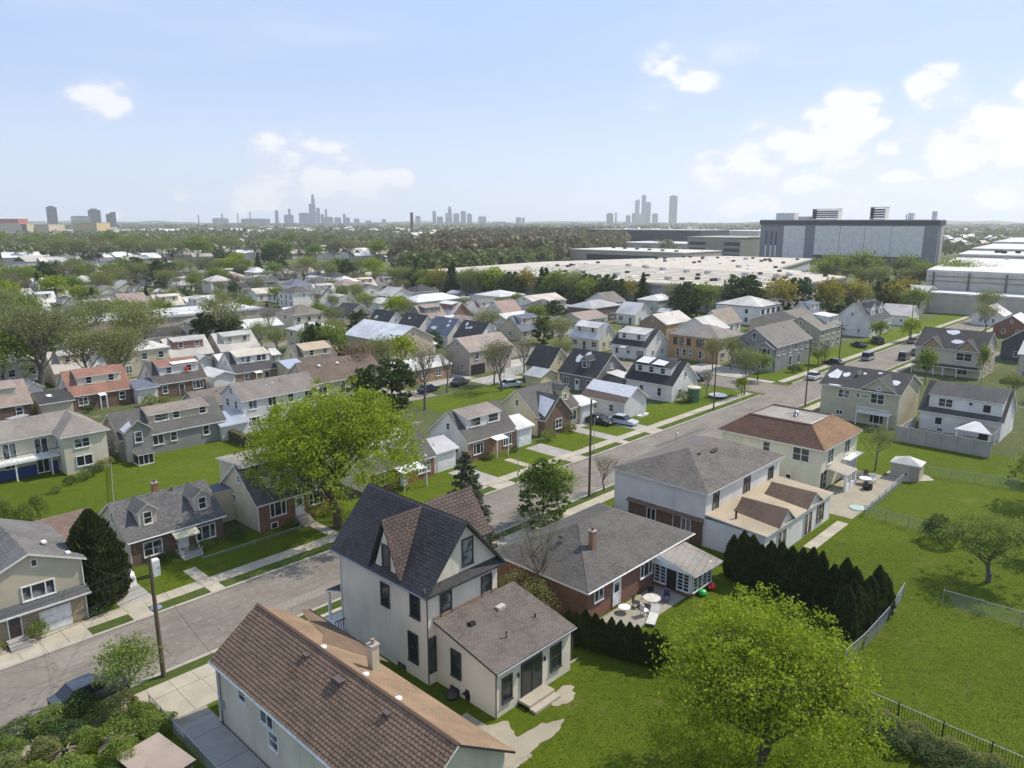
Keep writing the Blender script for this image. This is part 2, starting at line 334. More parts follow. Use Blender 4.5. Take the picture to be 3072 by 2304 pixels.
# ---------------------------------------------------------------- windows, doors
FACE={'F':0.0,'L':-PI/2,'R':PI/2,'B':PI}
WC={}
def window(par,face,u,z,w_,h_,style='dh',frame=None,lx=0.0,ly=0.0,Lx=0.0,curtain=1,fw=0.09,name='window',sill=False):
    # u,z: lower left corner on the wall as seen from outside (F: along x; L: along y from far to near; R: along y)
    frame=frame or TRIM; key=(round(w_,2),round(h_,2),style,frame.name,curtain,fw)
    if key not in WC:
        m=MB(); d0,d1=-0.07,0.0
        m.box((-fw,d0,-fw),(w_+fw,d1,0)); m.box((-fw,d0,h_),(w_+fw,d1,h_+fw)); m.box((-fw,d0,0),(0,d1,h_)); m.box((w_,d0,0),(w_+fw,d1,h_))
        m.box((-fw-0.03,d0-0.05,-fw-0.04),(w_+fw+0.03,d0,-fw+0.03))
        b=0.04
        V=[];Hh=[]
        if style=='dh': Hh=[0.5]
        elif style=='pair': V=[0.5]; Hh=[0.5]
        elif style=='pairv': V=[0.5]
        elif style=='triple': V=[0.27,0.73]
        elif style=='grid': V=[0.25,0.5,0.75]; Hh=[0.5]
        elif style=='lattice': Hh=[0.2,0.4,0.6,0.8]; V=[0.5]
        for q in V: m.box((w_*q-b*1.2,d0+0.015,0),(w_*q+b*1.2,d1-0.001,h_))
        for q in Hh:
            xs=[0]+[w_*q2 for q2 in V]+[w_]
            for a_,c_ in zip(xs[:-1],xs[1:]): m.box((a_+(b*1.2 if a_>0 else 0),d0+0.025,h_*q-b*0.6),(c_-(b*1.2 if c_<w_ else 0),d1-0.001,h_*q+b*0.6))
        p=MB().face([(0,-0.02,0),(w_,-0.02,0),(w_,-0.02,h_),(0,-0.02,h_)])
        WC[key]=(m.mesh('window_frame',[frame]),p.mesh('pane',[glassm(curtain)]))
    fr,pn=WC[key]
    loc={'F':(u,ly-0.002,z),'L':(lx-0.002,u,z),'R':(Lx+0.002,u,z),'B':(u,ly+0.002,z)}[face]
    o=put(name,fr,par,loc,FACE[face]); put('pane',pn,o); return o
def door(par,face,u,z,w_,h_,mat,frame=None,lx=0,ly=0,Lx=0):
    frame=frame or TRIM; m=MB(); m.box((0,-0.05,0),(w_,-0.005,h_)); f=MB(); f.box((-0.08,-0.08,0),(0,0,h_+0.08)); f.box((w_,-0.08,0),(w_+0.08,0,h_+0.08)); f.box((0,-0.08,h_),(w_,0,h_+0.08))
    loc={'F':(u,ly-0.002,z),'L':(lx-0.002,u,z),'R':(Lx+0.002,u,z)}[face]
    d=m.build('door',mat,par,loc,FACE[face]); f.build('door_frame',frame,d)
    MB().box((w_-0.14,-0.1,h_*0.45),(w_-0.1,-0.05,h_*0.5)).build('handle',GALV,d)
    MB().box((0.15,-0.058,h_*0.55),(w_-0.15,-0.051,h_*0.9)).build('pane',glassm(0),d); return d
def garage_door(par,face,u,z,w_,h_,mat,lx=0,ly=0,Lx=0,n=4):
    loc={'F':(u,ly-0.002,z),'L':(lx-0.002,u,z),'R':(Lx+0.002,u,z)}[face]
    o=MB().box((-0.1,-0.03,-0.0),(w_+0.1,0,h_+0.1)).build('garage_door',TRIM,par,loc,FACE[face])
    me=MB().box((0,-0.06,0.02),(w_,-0.031,h_/n-0.02)).mesh('door_panel',[mat])
    for k in range(n): put('door_panel',me,o,(0,0,k*h_/n))
    return o
def steps(par,x0,y0,w_,n,rise,run,mat,dir_=(0,-1)):
    # n steps leading down from height n*rise, away along dir_
    for k in range(n):
        h=rise*(n-k); a=k*run; b=(k+1)*run
        if dir_==(0,-1): MB().box((x0,y0-b,0),(x0+w_,y0-a,h)).build('step',mat,par)
        else: MB().box((x0-b,y0,0),(x0-a,y0+w_,h)).build('step',mat,par)
def vent_pipe(par,x,y,z,name='vent_pipe',r=0.06,h=0.35,mat=None): return MB().tube((0,0,-0.15),(0,0,h),r,n=8).build(name,mat or GALV,par,(x,y,z))
def box_vent(par,x,y,z,mat=None,s=0.22):
    m=MB(); m.prism([(-s,-0.1),(s,-0.1),(s,0.04),(-s*0.6,0.16)],'x',-s,s); return m.build('roof_vent',mat or DARKM,par,(x,y,z))
def chimney(par,x,y,z0,z1,w_,mat,cap=True):
    o=MB().box((-w_/2,-w_/2,0),(w_/2,w_/2,z1-z0)).build('chimney',mat,par,(x,y,z0))
    MB().box((-w_/2-0.05,-w_/2-0.05,z1-z0+0.001),(w_/2+0.05,w_/2+0.05,z1-z0+0.1)).build('chimney_cap',CONCG,o)
    MB().tube((0,0,z1-z0+0.09),(0,0,z1-z0+0.35),0.12,0.11,8).build('flue',plain((0.22,0.09,0.05),0.8,'clay_flue'),o); return o
def gutter(par,p,q,mat=None):
    m=MB(); m.tube(p,q,0.055,n=6); return m.build('gutter',mat or TRIM,par)
def downspout(par,x,y,z,mat=None): return MB().tube((x,y,0.1),(x,y,z),0.045,n=6).build('downspout',mat or TRIM,par)

# ---------------------------------------------------------------- shingles as pieces
def in_poly(u,v,P):
    c=False; n=len(P)
    for i in range(n):
        a,b=P[i],P[i-1]
        if (a[1]>v)!=(b[1]>v) and u<(b[0]-a[0])*(v-a[1])/(b[1]-a[1])+a[0]: c=not c
    return c
PIECES={}
def shingles(roof,planes,wu,hv,mat,singles=0,th=0.022,seed=1,gap=0.012,cov=1.2):
    # planes: polygons whose first edge is the eave; every shingle a wedge, lower edge proud
    rnd=random.Random(seed); items=[]
    for P in planes:
        P=[Vector(p) for p in P]; u=(P[1]-P[0]).normalized(); nn=(P[1]-P[0]).cross(P[2]-P[0]).normalized()
        if nn.z<0: nn=-nn
        v=nn.cross(u)
        if v.z<0: v=-v
        uv=[((p-P[0]).dot(u),(p-P[0]).dot(v)) for p in P]
        u0=min(a for a,b in uv); u1=max(a for a,b in uv); v1=max(b for a,b in uv); r=0; vv=0.0
        while vv<v1-0.05:
            uu=u0-(wu*0.5 if r%2 else 0)+rnd.uniform(-.03,.03)
            while uu<u1:
                # clip the piece against the plane's slanting sides
                vm=min(vv+hv*0.5,v1-0.02)
                xs=[]
                for i in range(len(uv)):
                    a,b=uv[i],uv[i-1]
                    if (a[1]>vm)!=(b[1]>vm): xs.append((b[0]-a[0])*(vm-a[1])/(b[1]-a[1])+a[0])
                if len(xs)>=2:
                    lo,hi=min(xs),max(xs); a_=max(uu+gap/2,lo); b_=min(uu+wu-gap/2,hi)
                    if b_-a_>0.06: items.append((P[0]+u*((a_+b_)/2)+v*(vv+rnd.uniform(-.008,.008))+nn*0.002,u,v,nn,b_-a_,min(hv*cov,v1-vv)))
                uu+=wu
            vv+=hv; r+=1
    if singles:
        W_=roof.matrix_world if roof.parent is None else roof.parent.matrix_world@roof.matrix_local
        items.sort(key=lambda it:(Vector((it[0].x,it[0].y,it[0].z))-singles[1]).length)
        n=singles[0]
    else: n=0
    if n:
        key=(wu,hv,th,mat.name)
        if key not in PIECES:
            m=MB(); m.v=[(-.5,0,0),(.5,0,0),(.5,1,-.1),(-.5,1,-.1),(-.5,0,1),(.5,0,1),(.5,1,.15),(-.5,1,.15)]
            m.f=[(4,5,6,7),(0,1,5,4),(1,2,6,5),(3,0,4,7)]; m.m=[0]*4
            PIECES[key]=m.mesh('shingle',[mat])
        for c,u,v,nn,w_,h_ in items[:n]:
            M=Matrix(((u.x*w_,v.x*h_,nn.x*th,c.x),(u.y*w_,v.y*h_,nn.y*th,c.y),(u.z*w_,v.z*h_,nn.z*th,c.z),(0,0,0,1)))
            put('shingle',PIECES[key],roof,mat=M)
    rest=items[n:]
    if rest:
        k=len(rest); V=np.zeros((k,8,3)); A=np.array([[tuple(c),tuple(u),tuple(v),tuple(nn)] for c,u,v,nn,_,_ in rest]); w_=np.array([i[4] for i in rest])[:,None]; h_=np.array([i[5] for i in rest])[:,None]
        for j,(a,b,t) in enumerate([(-.5,0,0),(.5,0,0),(.5,1,-.1),(-.5,1,-.1),(-.5,0,1),(.5,0,1),(.5,1,.15),(-.5,1,.15)]):
            V[:,j]=A[:,0]+A[:,1]*(a*w_)+A[:,2]*(b*h_)+A[:,3]*(t*th)
        F=np.array([(4,5,6,7),(0,1,5,4),(1,2,6,5),(3,0,4,7)]); Q=(np.arange(k)[:,None,None]*8+F[None]).reshape(-1,4)
        tag(put('shingle_courses',mesh_np('shingle_courses',V.reshape(-1,3),Q,[mat]),roof),None,None,kind='stuff')

# ---------------------------------------------------------------- general house
def cross(par,mb_walls,name,mat): return mb_walls.build(name,mat,par)
class House:
    """local frame: front wall y=0 facing -y, left end x=0, ridge along x (axis 's': -y is the street/camera right side).
    axis 't' turns the frame so that the front faces world -x and local +x is the end facing world -y."""
    def __init__(s,name,label,X,Y,w,d,he,rise,axis='s',roof='gable',wall=None,rmat=None,trim=None,low=None,lowh=2.5,group=None,cat='house',ov=0.35,base=0.0,th=0.16,dark=False):
        s.w,s.d,s.he,s.rise,s.ov=w,d,he,rise,ov
        if axis=='s': s.o=thing(name,label,cat,(X,Y,0),0,group); L,D=w,d
        else: s.o=thing(name,label,cat,(X,Y+d,0),-PI/2,group); L,D=d,w
        s.L,s.D=L,D; trim=trim or TRIM; s.trim=trim; s.rmat=rmat; s.wall=wall; s.axis=axis
        o=s.o; sl=rise/(D/2) if roof!='flat' else 0; s.sl=sl
        z0=-0.3
        if roof=='gable':
            m=MB(); m.prism([(0,z0),(D,z0),(D,he),(D/2,he+rise-0.02),(0,he)],'x',0,L); m.build('wall',wall,o)
            a=he-ov*sl
            s.P=[[(-ov,-ov,a),(L+ov,-ov,a),(L+ov,D/2,he+rise),(-ov,D/2,he+rise)],[(L+ov,D+ov,a),(-ov,D+ov,a),(-ov,D/2,he+rise),(L+ov,D/2,he+rise)]]
        elif roof=='hip':
            m=MB(); m.box((0,0,z0),(L,D,he)); m.build('wall',wall,o); a=he-ov*sl
            if L>=D: q=[(D/2,D/2,he+rise),(L-D/2,D/2,he+rise)]
            else: q=[(L/2,L/2,he+rise),(L/2,D-L/2,he+rise)]
            if L<D: sl=rise/(L/2); s.sl=sl
            a=he-ov*sl; c=[(-ov,-ov,a),(L+ov,-ov,a),(L+ov,D+ov,a),(-ov,D+ov,a)]
            if L>=D: s.P=[[c[0],c[1],q[1],q[0]],[c[1],c[2],q[1]],[c[2],c[3],q[0],q[1]],[c[3],c[0],q[0]]]
            else: s.P=[[c[0],c[1],q[0]],[c[1],c[2],q[1],q[0]],[c[2],c[3],q[1]],[c[3],c[0],q[0],q[1]]]
        else:
            m=MB(); m.box((0,0,z0),(L,D,he)); m.build('wall',wall,o); s.P=[[(-0.1,-0.1,he+th),(L+0.1,-0.1,he+th),(L+0.1,D+0.1,he+th),(-0.1,D+0.1,he+th)]]
        s.roof=MB().slab([[Vector(p)+Vector((0,0,th)) for p in P] for P in s.P] if roof!='flat' else s.P,th).build('roof',[rmat,trim],o)
        s.Pt=[[Vector(p)+Vector((0,0,th)) for p in P] for P in s.P]; s.th=th
        if low: # facing of the lower storey, a few cm proud
            MB().box((0.02,-0.035,z0),(L-0.02,-0.004,lowh)).build('brick_facing',low,o)
    def zf(s,y): return s.he+s.sl*y+s.th
    def win(s,face,u,z,w,h,style='dh',frame=None,curtain=1,**k):
        # face L: u measured from the near (front) corner going back
        if face=='F': return window(s.o,'F',u,z,w,h,style,frame or s.trim,curtain=curtain,ly=k.get('y',-0.036 if k.get('proud') else 0))
        if face=='L': return window(s.o,'L',u+w,z,w,h,style,frame or s.trim,lx=0,curtain=curtain)
        if face=='R': return window(s.o,'R',u,z,w,h,style,frame or s.trim,Lx=s.L,curtain=curtain)
    def gdormer(s,uc,wd,y0,hw,wall=None,style='dh',ww=0.75,wh=1.1,rmat=None):
        z0=s.zf(y0)-0.1; zt=s.zf(y0)+hw; r2=wd/2*0.75; y1=min(s.D/2,(zt+r2-s.he-s.th)/max(s.sl,.05))
        d=MB(); d.prism([(uc-wd/2,z0-.4),(uc+wd/2,z0-.4),(uc+wd/2,zt),(uc,zt+r2),(uc-wd/2,zt)],'y',y0,y1); o=d.build('dormer',wall or s.wall,s.o)
        e=0.18; k=r2/(wd/2); m=MB(); za=zt-e*k+0.05
        m.slab([[(uc-wd/2-e,y0-e,za),(uc,y0-e,zt+r2+.05),(uc,y1,zt+r2+.05),(uc-wd/2-e,y1,za)],[(uc,y0-e,zt+r2+.05),(uc+wd/2+e,y0-e,za),(uc+wd/2+e,y1,za),(uc,y1,zt+r2+.05)]],0.07); m.build('dormer_roof',[rmat or s.rmat,s.trim],o)
        window(o,'F',uc-ww/2,s.zf(y0)+0.12,ww,min(wh,hw-0.1),style,s.trim,ly=y0)
    def sdormer(s,u0,u1,y0,zt=None,wall=None,rmat=None,wins=(),ww=0.8,wh=1.0,style='dh',drop=0.25):
        zr=s.he+s.rise+s.th; zt=zt or zr-drop; z0=s.zf(y0)
        d=MB(); d.prism([(y0,z0-.3),(s.D/2,z0-.3),(s.D/2,zr-0.03),(y0,zt)],'x',u0,u1); o=d.build('dormer',wall or s.wall,s.o)
        e=0.25; k=(zr-zt)/(s.D/2-y0); m=MB(); m.slab([[(u0-e*.6,y0-e,zt-e*k+.08),(u1+e*.6,y0-e,zt-e*k+.08),(u1+e*.6,s.D/2+.05,zr+.08),(u0-e*.6,s.D/2+.05,zr+.08)]],0.1); m.build('dormer_roof',[rmat or s.rmat,s.trim],o)
        hgt=zt-z0
        for c in wins: window(o,'F',c-ww/2,z0+max(.12,(hgt-wh)/2),ww,min(wh,hgt-.2),style,s.trim,ly=y0)
        return o
    def awning(s,u0,u1,z,out=1.1,mat=None,posts=True,drop=0.25,par=None):
        m=MB(); m.slab([[(u0,-out,z-drop),(u1,-out,z-drop),(u1,0,z),(u0,0,z)]],0.07); o=m.build('awning',[mat or WHITEM,TRIM],s.o)
        if posts:
            for u in (u0+.08,u1-.08): MB().box((u-.05,-out+.03,-.1),(u+.05,-out+.13,z-drop-.07)).build('porch_post',WHITEM,s.o)
    def chimney(s,x,y,zt,w_=0.5,mat=None): chimney(s.o,x,y,s.he-.2,zt,w_,mat or brick((0.25,0.1,0.06),(0.3,0.27,0.24)))
    def patch(s,pts,plane=0,mat=None,name='roof_patch'):
        # ragged white patch lying on a roof plane; pts in (along, up) fractions
        P=s.Pt[plane]; A,B,D_=P[0],P[1],P[-1]; n=(B-A).cross(D_-A).normalized(); n=n if n.z>0 else -n
        q=[A+(B-A)*a+(D_-A)*b+n*0.03 for a,b in pts]; m=MB(); m.slab([q],0.02,0,0); m.build(name,[mat or PATCHM],s.o)
    def auto(s,rnd,floors=1,face='F',n=3,frame=None,door_u=None):
        Lf=s.L if face=='F' else s.D
        for fl in range(floors):
            z=0.95+fl*2.55
            for i in range(n):
                c=Lf*(i+0.5)/n; st=rnd.choice(['dh','pair','dh','pairv']); ww=0.8 if st=='dh' else 1.5
                if fl==0 and door_u==i:
                    if face=='F': door(s.o,'F',c-.45,0.1,.9,2.05,plain((0.12,0.08,0.06),.5,'door_paint'))
                    continue
                s.win(face,c-ww/2,z,ww,1.15,st,frame)
def blob_patch(rnd,c,r,k=9,asp=1.0):
    return [(c[0]+r*math.cos(2*PI*i/k)*rnd.uniform(.6,1.1),c[1]+r*asp*math.sin(2*PI*i/k)*rnd.uniform(.6,1.1)) for i in range(k)]

# ---------------------------------------------------------------- trees
def rot_quads(C,size,rng,up=0.0,aspect=1.0,droop=None):
    # one small leaf-cluster card (diamond-ish quad) per centre
    n=len(C); a=rng.normal(size=(n,3)); a/=np.linalg.norm(a,axis=1)[:,None]; b=rng.normal(size=(n,3)); b[:,2]+=up
    if droop is not None: a=droop+a*0.35; a/=np.linalg.norm(a,axis=1)[:,None]
    b-=a*(a*b).sum(1)[:,None]; b/=np.linalg.norm(b,axis=1)[:,None]
    s=size*rng.uniform(.6,1.3,(n,1)); A=a*s*aspect; B=b*s
    k=rng.uniform(.5,1.0,(n,1)); c=np.cross(a,b)*s*0.18
    V=np.stack([C-A*.5,C-B*.42*k+c,C+A*.5,C+B*.42+c],axis=1); return V.reshape(-1,3),np.arange(4*n).reshape(-1,4)
def branch_tree(seed,H,R,cb,nl=7,twigs=5,tr=0.22,lean=0.0,openness=0.5,flat=0.85):
    rng=np.random.RandomState(seed); m=MB(); anchors=[]; 
    top=np.array([lean*H,0,H*0.62]); p=np.array([0,0,-.3]); segs=5; pr=tr*1.25
    pts=[p]
    for i in range(1,segs+1):
        q=np.array([lean*H*i/segs,0,H*0.62*i/segs])+np.append(rng.normal(0,.02*H,2)*(i>1),0); pts.append(q)
    for i in range(segs):
        r=tr*(1.2-.85*i/segs); r2=tr*(1.2-.85*(i+1)/segs); m.tube(pts[i],pts[i+1],r,r2,8,cap=False)
    cz=cb+(H-cb)*0.5
    def env(dirv):
        return np.array([R*dirv[0],R*dirv[1],(H-cb)*0.5*dirv[2]])
    lob=rng.normal(size=(7,3)); lob/=np.linalg.norm(lob,axis=1)[:,None]; la=rng.uniform(-.18,.16,7)
    def rad(d): return 1+sum(a*max(0,float(l@d))**4 for l,a in zip(lob,la))
    for i in range(nl):
        f=rng.uniform(.32,1.0); k=min(segs-1,int(f*segs*.999)); s0=pts[k]+(pts[k+1]-pts[k])*(f*segs-k)
        if s0[2]<cb*.75: s0=pts[min(k+1,segs)]
        az=2*PI*(i*.618)+rng.uniform(-.4,.4); el=rng.uniform(-.15,.35)+f*.9
        d=np.array([math.cos(az)*math.cos(el),math.sin(az)*math.cos(el),math.sin(el)]); e=np.array([0,0,cz])+env(d)*rad(d)*.9
        mid=s0+(e-s0)*.5+np.array([0,0,-.04*H])+rng.normal(0,.03*H,3); r=tr*.5*(1.1-.5*f)
        m.tube(s0,mid,r,r*.6,5,cap=False); m.tube(mid,e,r*.6,r*.15,4,cap=False)
        for t in np.linspace(.35,1,4): anchors.append((mid+(e-mid)*t, 1.0))
        for j in range(twigs):
            t=rng.uniform(.25,1); b0=(s0+(mid-s0)*t*2) if t<.5 else mid+(e-mid)*(t*2-1)
            dd=rng.normal(size=3); dd[2]=abs(dd[2])*.6+.1; dd/=np.linalg.norm(dd); d2=d*.7+dd*.9; d2/=np.linalg.norm(d2)
            e2=np.array([0,0,cz])+env(d2)*rad(d2)*rng.uniform(.65,1.0); Lm=.36*(R+H-cb)*.5
            v=e2-b0; ln=np.linalg.norm(v); e2=b0+v/ln*min(ln,Lm*rng.uniform(.7,1.3))
            m.tube(b0,e2,r*.35,r*.1,4,cap=False); anchors.append((e2,1.0)); anchors.append((b0+(e2-b0)*.6,.8))
            for q in range(3):
                dq=rng.normal(size=3); dq[2]=dq[2]*.6+.35; dq/=np.linalg.norm(dq); b1=b0+(e2-b0)*rng.uniform(.3,1); e3=b1+(dq*.7+v/ln*.5)*Lm*rng.uniform(.25,.5)
                m.tube(b1,e3,r*.16,r*.06,3,cap=False); anchors.append((e3,1.0))
    return m,anchors,rng,cz
TREEC={}
def tree_meshes(kind,seed,H,R,cb,nleaf,ls,leaf,barkm,nl=7,twigs=5,tr=.22,spread=None,fill=0.0,lean=0.0):
    m,an,rng,cz=branch_tree(seed,H,R,cb,nl,twigs,tr,lean)
    tm=m.mesh('trunk',[barkm],True)
    P=np.array([a[0] for a in an]); idx=rng.randint(0,len(P),nleaf); sp=spread or .05*H
    C=P[idx]+rng.normal(size=(nleaf,3))*sp*np.array([1,1,.75])
    if fill>0:
        k=int(nleaf*fill); q=max(80,int(k/50)); d=rng.normal(size=(q,3)); d[:,2]=np.abs(d[:,2])*1.2-.45 if cb>.5 else d[:,2]*1.1; d/=np.linalg.norm(d,axis=1)[:,None]; rr=rng.uniform(.72,1.08,(q,1)); rr[::7]*=1.1; hi=(H-cb)*.5; K=np.array([0,0,cz])+d*np.array([R,R,hi])*rr; j=rng.randint(0,q,k); sg=(R*.085 if nleaf<6000 else R*.052)*rng.uniform(.6,1.3,(q,1)); C=np.concatenate([C[:nleaf-k],K[j]+rng.normal(size=(k,3))*sg[j]*np.array([1,1,.6])])
    if False: # foliage shell between the twigs, denser towards the outside, with clumps and gaps
        k=int(nleaf*fill); d=rng.normal(size=(k*2,3)); d/=np.linalg.norm(d,axis=1)[:,None]; rr=rng.uniform(.55,1.0,(k*2,1))**.5
        cl=rng.normal(size=(90,3)); cl/=np.linalg.norm(cl,axis=1)[:,None]; near=(d@cl.T).max(1); keep=near>rng.uniform(.93,.995,k*2); d=d[keep][:k]; rr=rr[keep][:k]
        hi=(H-cb)*.5; Cs=np.array([0,0,cz])+d*np.array([R,R,hi])*rr*(.93+.12*np.sin(d[:,:1]*7+seed)*np.cos(d[:,1:2]*6)); C=np.concatenate([C[:nleaf-len(Cs)],Cs])
    C=C[C[:,2]>cb*.6]
    V,Q=rot_quads(C,ls,rng,up=.4); cm=mesh_np('crown',V,Q,[leaf]); return tm,cm
def plant(name,meshes,x,y,label,cat='tree',group=None,rz=None,s=1.0,sz=None,z=0):
    o=thing(name,label,cat,(x,y,z),random.uniform(0,2*PI) if rz is None else rz,group); o.scale=(s,s,sz or s)
    for nm,me in zip(('trunk','crown'),meshes): put(nm,me,o)
    return o
BK=bark((0.10,0.075,0.055)); BKG=bark((0.15,0.135,0.115))
LF_BRIGHT=leafm((0.19,0.28,0.014),(0.42,0.48,0.04),.42); LF_MID=leafm((0.16,0.24,0.04),(0.30,0.37,0.08),.42); LF_OLIVE=leafm((0.20,0.225,0.07),(0.33,0.34,0.12),.42)
LF_BUD=leafm((0.21,0.2,0.09),(0.31,0.29,0.14),.35); LF_DARK=leafm((0.045,0.09,0.022),(0.10,0.15,0.035),.2); LF_CEDAR=leafm((0.032,0.05,0.016),(0.105,0.12,0.035),.18); LF_RUST=leafm((0.2,0.11,0.05),(0.28,0.17,0.08),.3); LF_YEL=leafm((0.36,0.26,0.04),(0.3,0.33,0.05),.35); LF_SPR=leafm((0.07,0.09,0.045),(0.17,0.17,0.10),.15)
def cedar_meshes(seed,H,R,n=2600,ls=.16):
    rng=np.random.RandomState(seed); m=MB(); prof=[(R*.55,.15),(R*.9,H*.12),(R*.92,H*.35),(R*.78,H*.6),(R*.45,H*.84),(.03,H*.97)]
    core=MB().lathe([(r*.82,z) for r,z in prof],10); m.tube((0,0,-.2),(0,0,.4),.07,.06,6)
    z=rng.uniform(.02,1,n)**.9*H; pr=np.interp(z/H,[0,.12,.35,.6,.84,1],[.6,.95,1,.82,.5,.03])*R; a=rng.uniform(0,2*PI,n)
    pr=pr*(1+.10*np.sin(a*5+seed)+.07*np.sin(z*6+a*3))*rng.uniform(.82,1.05,n); C=np.stack([pr*np.cos(a),pr*np.sin(a),z],1)
    d=np.stack([np.cos(a)*.35,np.sin(a)*.35,np.ones(n)],1); V,Q=rot_quads(C,ls,rng,aspect=2.0,droop=d)
    k=len(core.v); V=np.concatenate([np.array(core.v),V]); Q2=[f for f in core.f if len(f)==4]; Q=np.concatenate([np.array(Q2),Q+k]); return m.mesh('trunk',[BK]),mesh_np('crown',V,Q,[LF_CEDAR])
def spruce_meshes(seed,H,R,leaf,n=5000,ls=.2):
    rng=np.random.RandomState(seed); m=MB(); m.tube((0,0,-.3),(0,0,H),.02*H,.01,7); C=[];D=[]
    nb=int(H*9)
    for i in range(nb):
        f=(i+rng.uniform(0,1))/nb; z=H*(.06+.9*f); L=R*(1-f)**.85*rng.uniform(.7,1.12)+.12; a=i*2.4+rng.uniform(-.3,.3)
        e=np.array([math.cos(a)*L,math.sin(a)*L,z-L*.18+f*.3]); b=np.array([0,0,z]); m.tube(b,e,.02+.01*(1-f),.006,3,cap=False); k=max(6,int(n/nb*(L/R+.25)*1.5))
        t=rng.uniform(.15,1,k); C.append(b+(e-b)*t[:,None]+rng.normal(size=(k,3))*np.array([.09,.09,.07])*L**.5*(1.2)); D.append(np.tile((e-b)/np.linalg.norm(e-b)+[0,0,-.25],(k,1)))
    C=np.concatenate(C);D=np.concatenate(D); V,Q=rot_quads(C,ls,rng,aspect=1.7,droop=D); return m.mesh('trunk',[BK],True),mesh_np('crown',V,Q,[leaf])
def shrub_meshes(seed,H,R,leaf,n=900,ls=.14):
    rng=np.random.RandomState(seed); m=MB()
    for i in range(7): a=i*.9; m.tube((0,0,-.1),(math.cos(a)*R*.6,math.sin(a)*R*.6,H*rng.uniform(.5,.85)),.03,.01,4,cap=False)
    d=rng.normal(size=(n,3)); d[:,2]=np.abs(d[:,2])*1.1-.25; d/=np.linalg.norm(d,axis=1)[:,None]; r=rng.uniform(.35,1,(n,1))**.4*(1+.14*np.sin(d[:,:1]*6+seed)+.12*np.cos(d[:,1:2]*5)); C=np.array([0,0,H*.42])+d*np.array([R,R,H*.55])*r; C=C[C[:,2]>0.02]
    V,Q=rot_quads(C,ls,rng,up=.3); return m.mesh('stems',[BK]),mesh_np('foliage',V,Q,[leaf])
def shrub(ms,x,y,label,s=1,sz=None,group=None,cat='bush',name='bush'):
    o=thing(name,label,cat,(x,y,0),random.uniform(0,6),group); o.scale=(s,s,sz or s)
    put('stems',ms[0],o); put('foliage',ms[1],o); return o

# ================================================================ GROUND AND STREETS
structure(MB().face([(-3000,-3000,0),(7200,-3000,0),(7200,7200,0),(-3000,7200,0)]).build('ground',grass_mat('ground_cover',(0.11,0.14,0.045),(0.15,0.16,0.07),(0.30,0.27,0.21),1.0)))
def sheet(name,pts,z,mat): return structure(MB().face([(x,y,z) for x,y in pts]).build(name,mat))
def rect(name,x0,y0,x1,y1,z,mat): return sheet(name,[(x0,y0),(x1,y0),(x1,y1),(x0,y1)],z,mat)
rect('road',-60,48.6,300,56.7,0.012,ASPH)
sheet('side_street',[(125,56.7),(133.5,56.7),(133.5,330),(125,330)],0.012,ASPH)
rect('back_street',-120,114.5,125,121.5,0.012,ASPH)
rect('far_street',-120,166,125,173,0.012,ASPH); rect('north_street',133.5,112,262,118,0.012,ASPH); rect('second_far_street',-160,222,250,228,0.012,ASPH); rect('third_far_street',-200,278,300,284,0.012,ASPH)
rect('right_street',196,-40,204,48.6,0.012,ASPH)
for i,(x0,y0,x1,y1) in enumerate(((24,50.2,31,51.4),(46,53.6,49,56),(58,49.2,66,50.3),(84,52.8,97,53.6),(12,53.9,16,56.2),(104,49,109,51))): rect('road_patch',x0,y0,x1,y1,.017,plain((.12,.108,.095) if i%2 else (.24,.215,.18),.9,'road_repair'))
# lawns and verges
rect('lawn',-10,-30,112,46.0,0.006,LAWN)
for a,b in ((-40,123),(136,300)):
    rect('verge',a,57.0,b,58.3,0.10,VERGE)
    rect('front_lawn',a,59.75,b,66.5,0.09,LAWN)
rect('verge',-40,47.3,300,48.3,0.10,VERGE)
rect('back_lawn',14,75,46,105,0.02,LAWN)
rect('back_lawn',76,88,103,97,0.02,LAWN)
yard=plain((0.30,0.27,0.215),0.95,'bare_soil')
# kerbs: stones butted end to end
def kerb(name,x0,x1,y0,y1,step=3.0):
    p=structure(put(name,None)); n=int((x1-x0)/step); me=MB().box((0.01,0,-.1),(step-.01,y1-y0,.13)).mesh('kerb_stone',[KERB])
    for i in range(n): put('kerb_stone',me,p,(x0+i*step,y0,0))
kerb('kerb_far',-30,123,56.7,57.0); kerb('kerb_near',-9,255,48.3,48.6); kerb('kerb_far_beyond',136,286,56.7,57.0)
def slabs(name,x0,x1,y0,y1,z,step,mat=CONC,along='x'):
    p=structure(put(name,None)); 
    if along=='x':
        n=int((x1-x0)/step); me=[MB().box((.012,0,-.1),(step-.012,y1-y0,z)).mesh('slab',[mat])]
        for i in range(n): o=put('slab',me[0],p,(x0+i*step,y0,random.uniform(-.012,.006)))
    else:
        n=int((y1-y0)/step); me=[MB().box((0,.012,-.1),(x1-x0,step-.012,z)).mesh('slab',[mat])]
        for i in range(n): o=put('slab',me[0],p,(x0,y0+i*step,random.uniform(-.012,.006)))
    return p
slabs('sidewalk_far',-30,123,58.3,59.75,0.125,1.5); slabs('sidewalk_near',-9,255,45.9,47.3,0.125,1.5); slabs('sidewalk_far_beyond',136,286,58.3,59.75,0.125,1.5)
for x0,x1 in ((-9,15),(17.9,20.4),(24,25.2),(36.8,38),(57.5,60.5),(71,74.6),(82,84.5),(89,92)): slabs('apron',x0,x1,57.0,58.3,0.118,min(1.5,x1-x0))
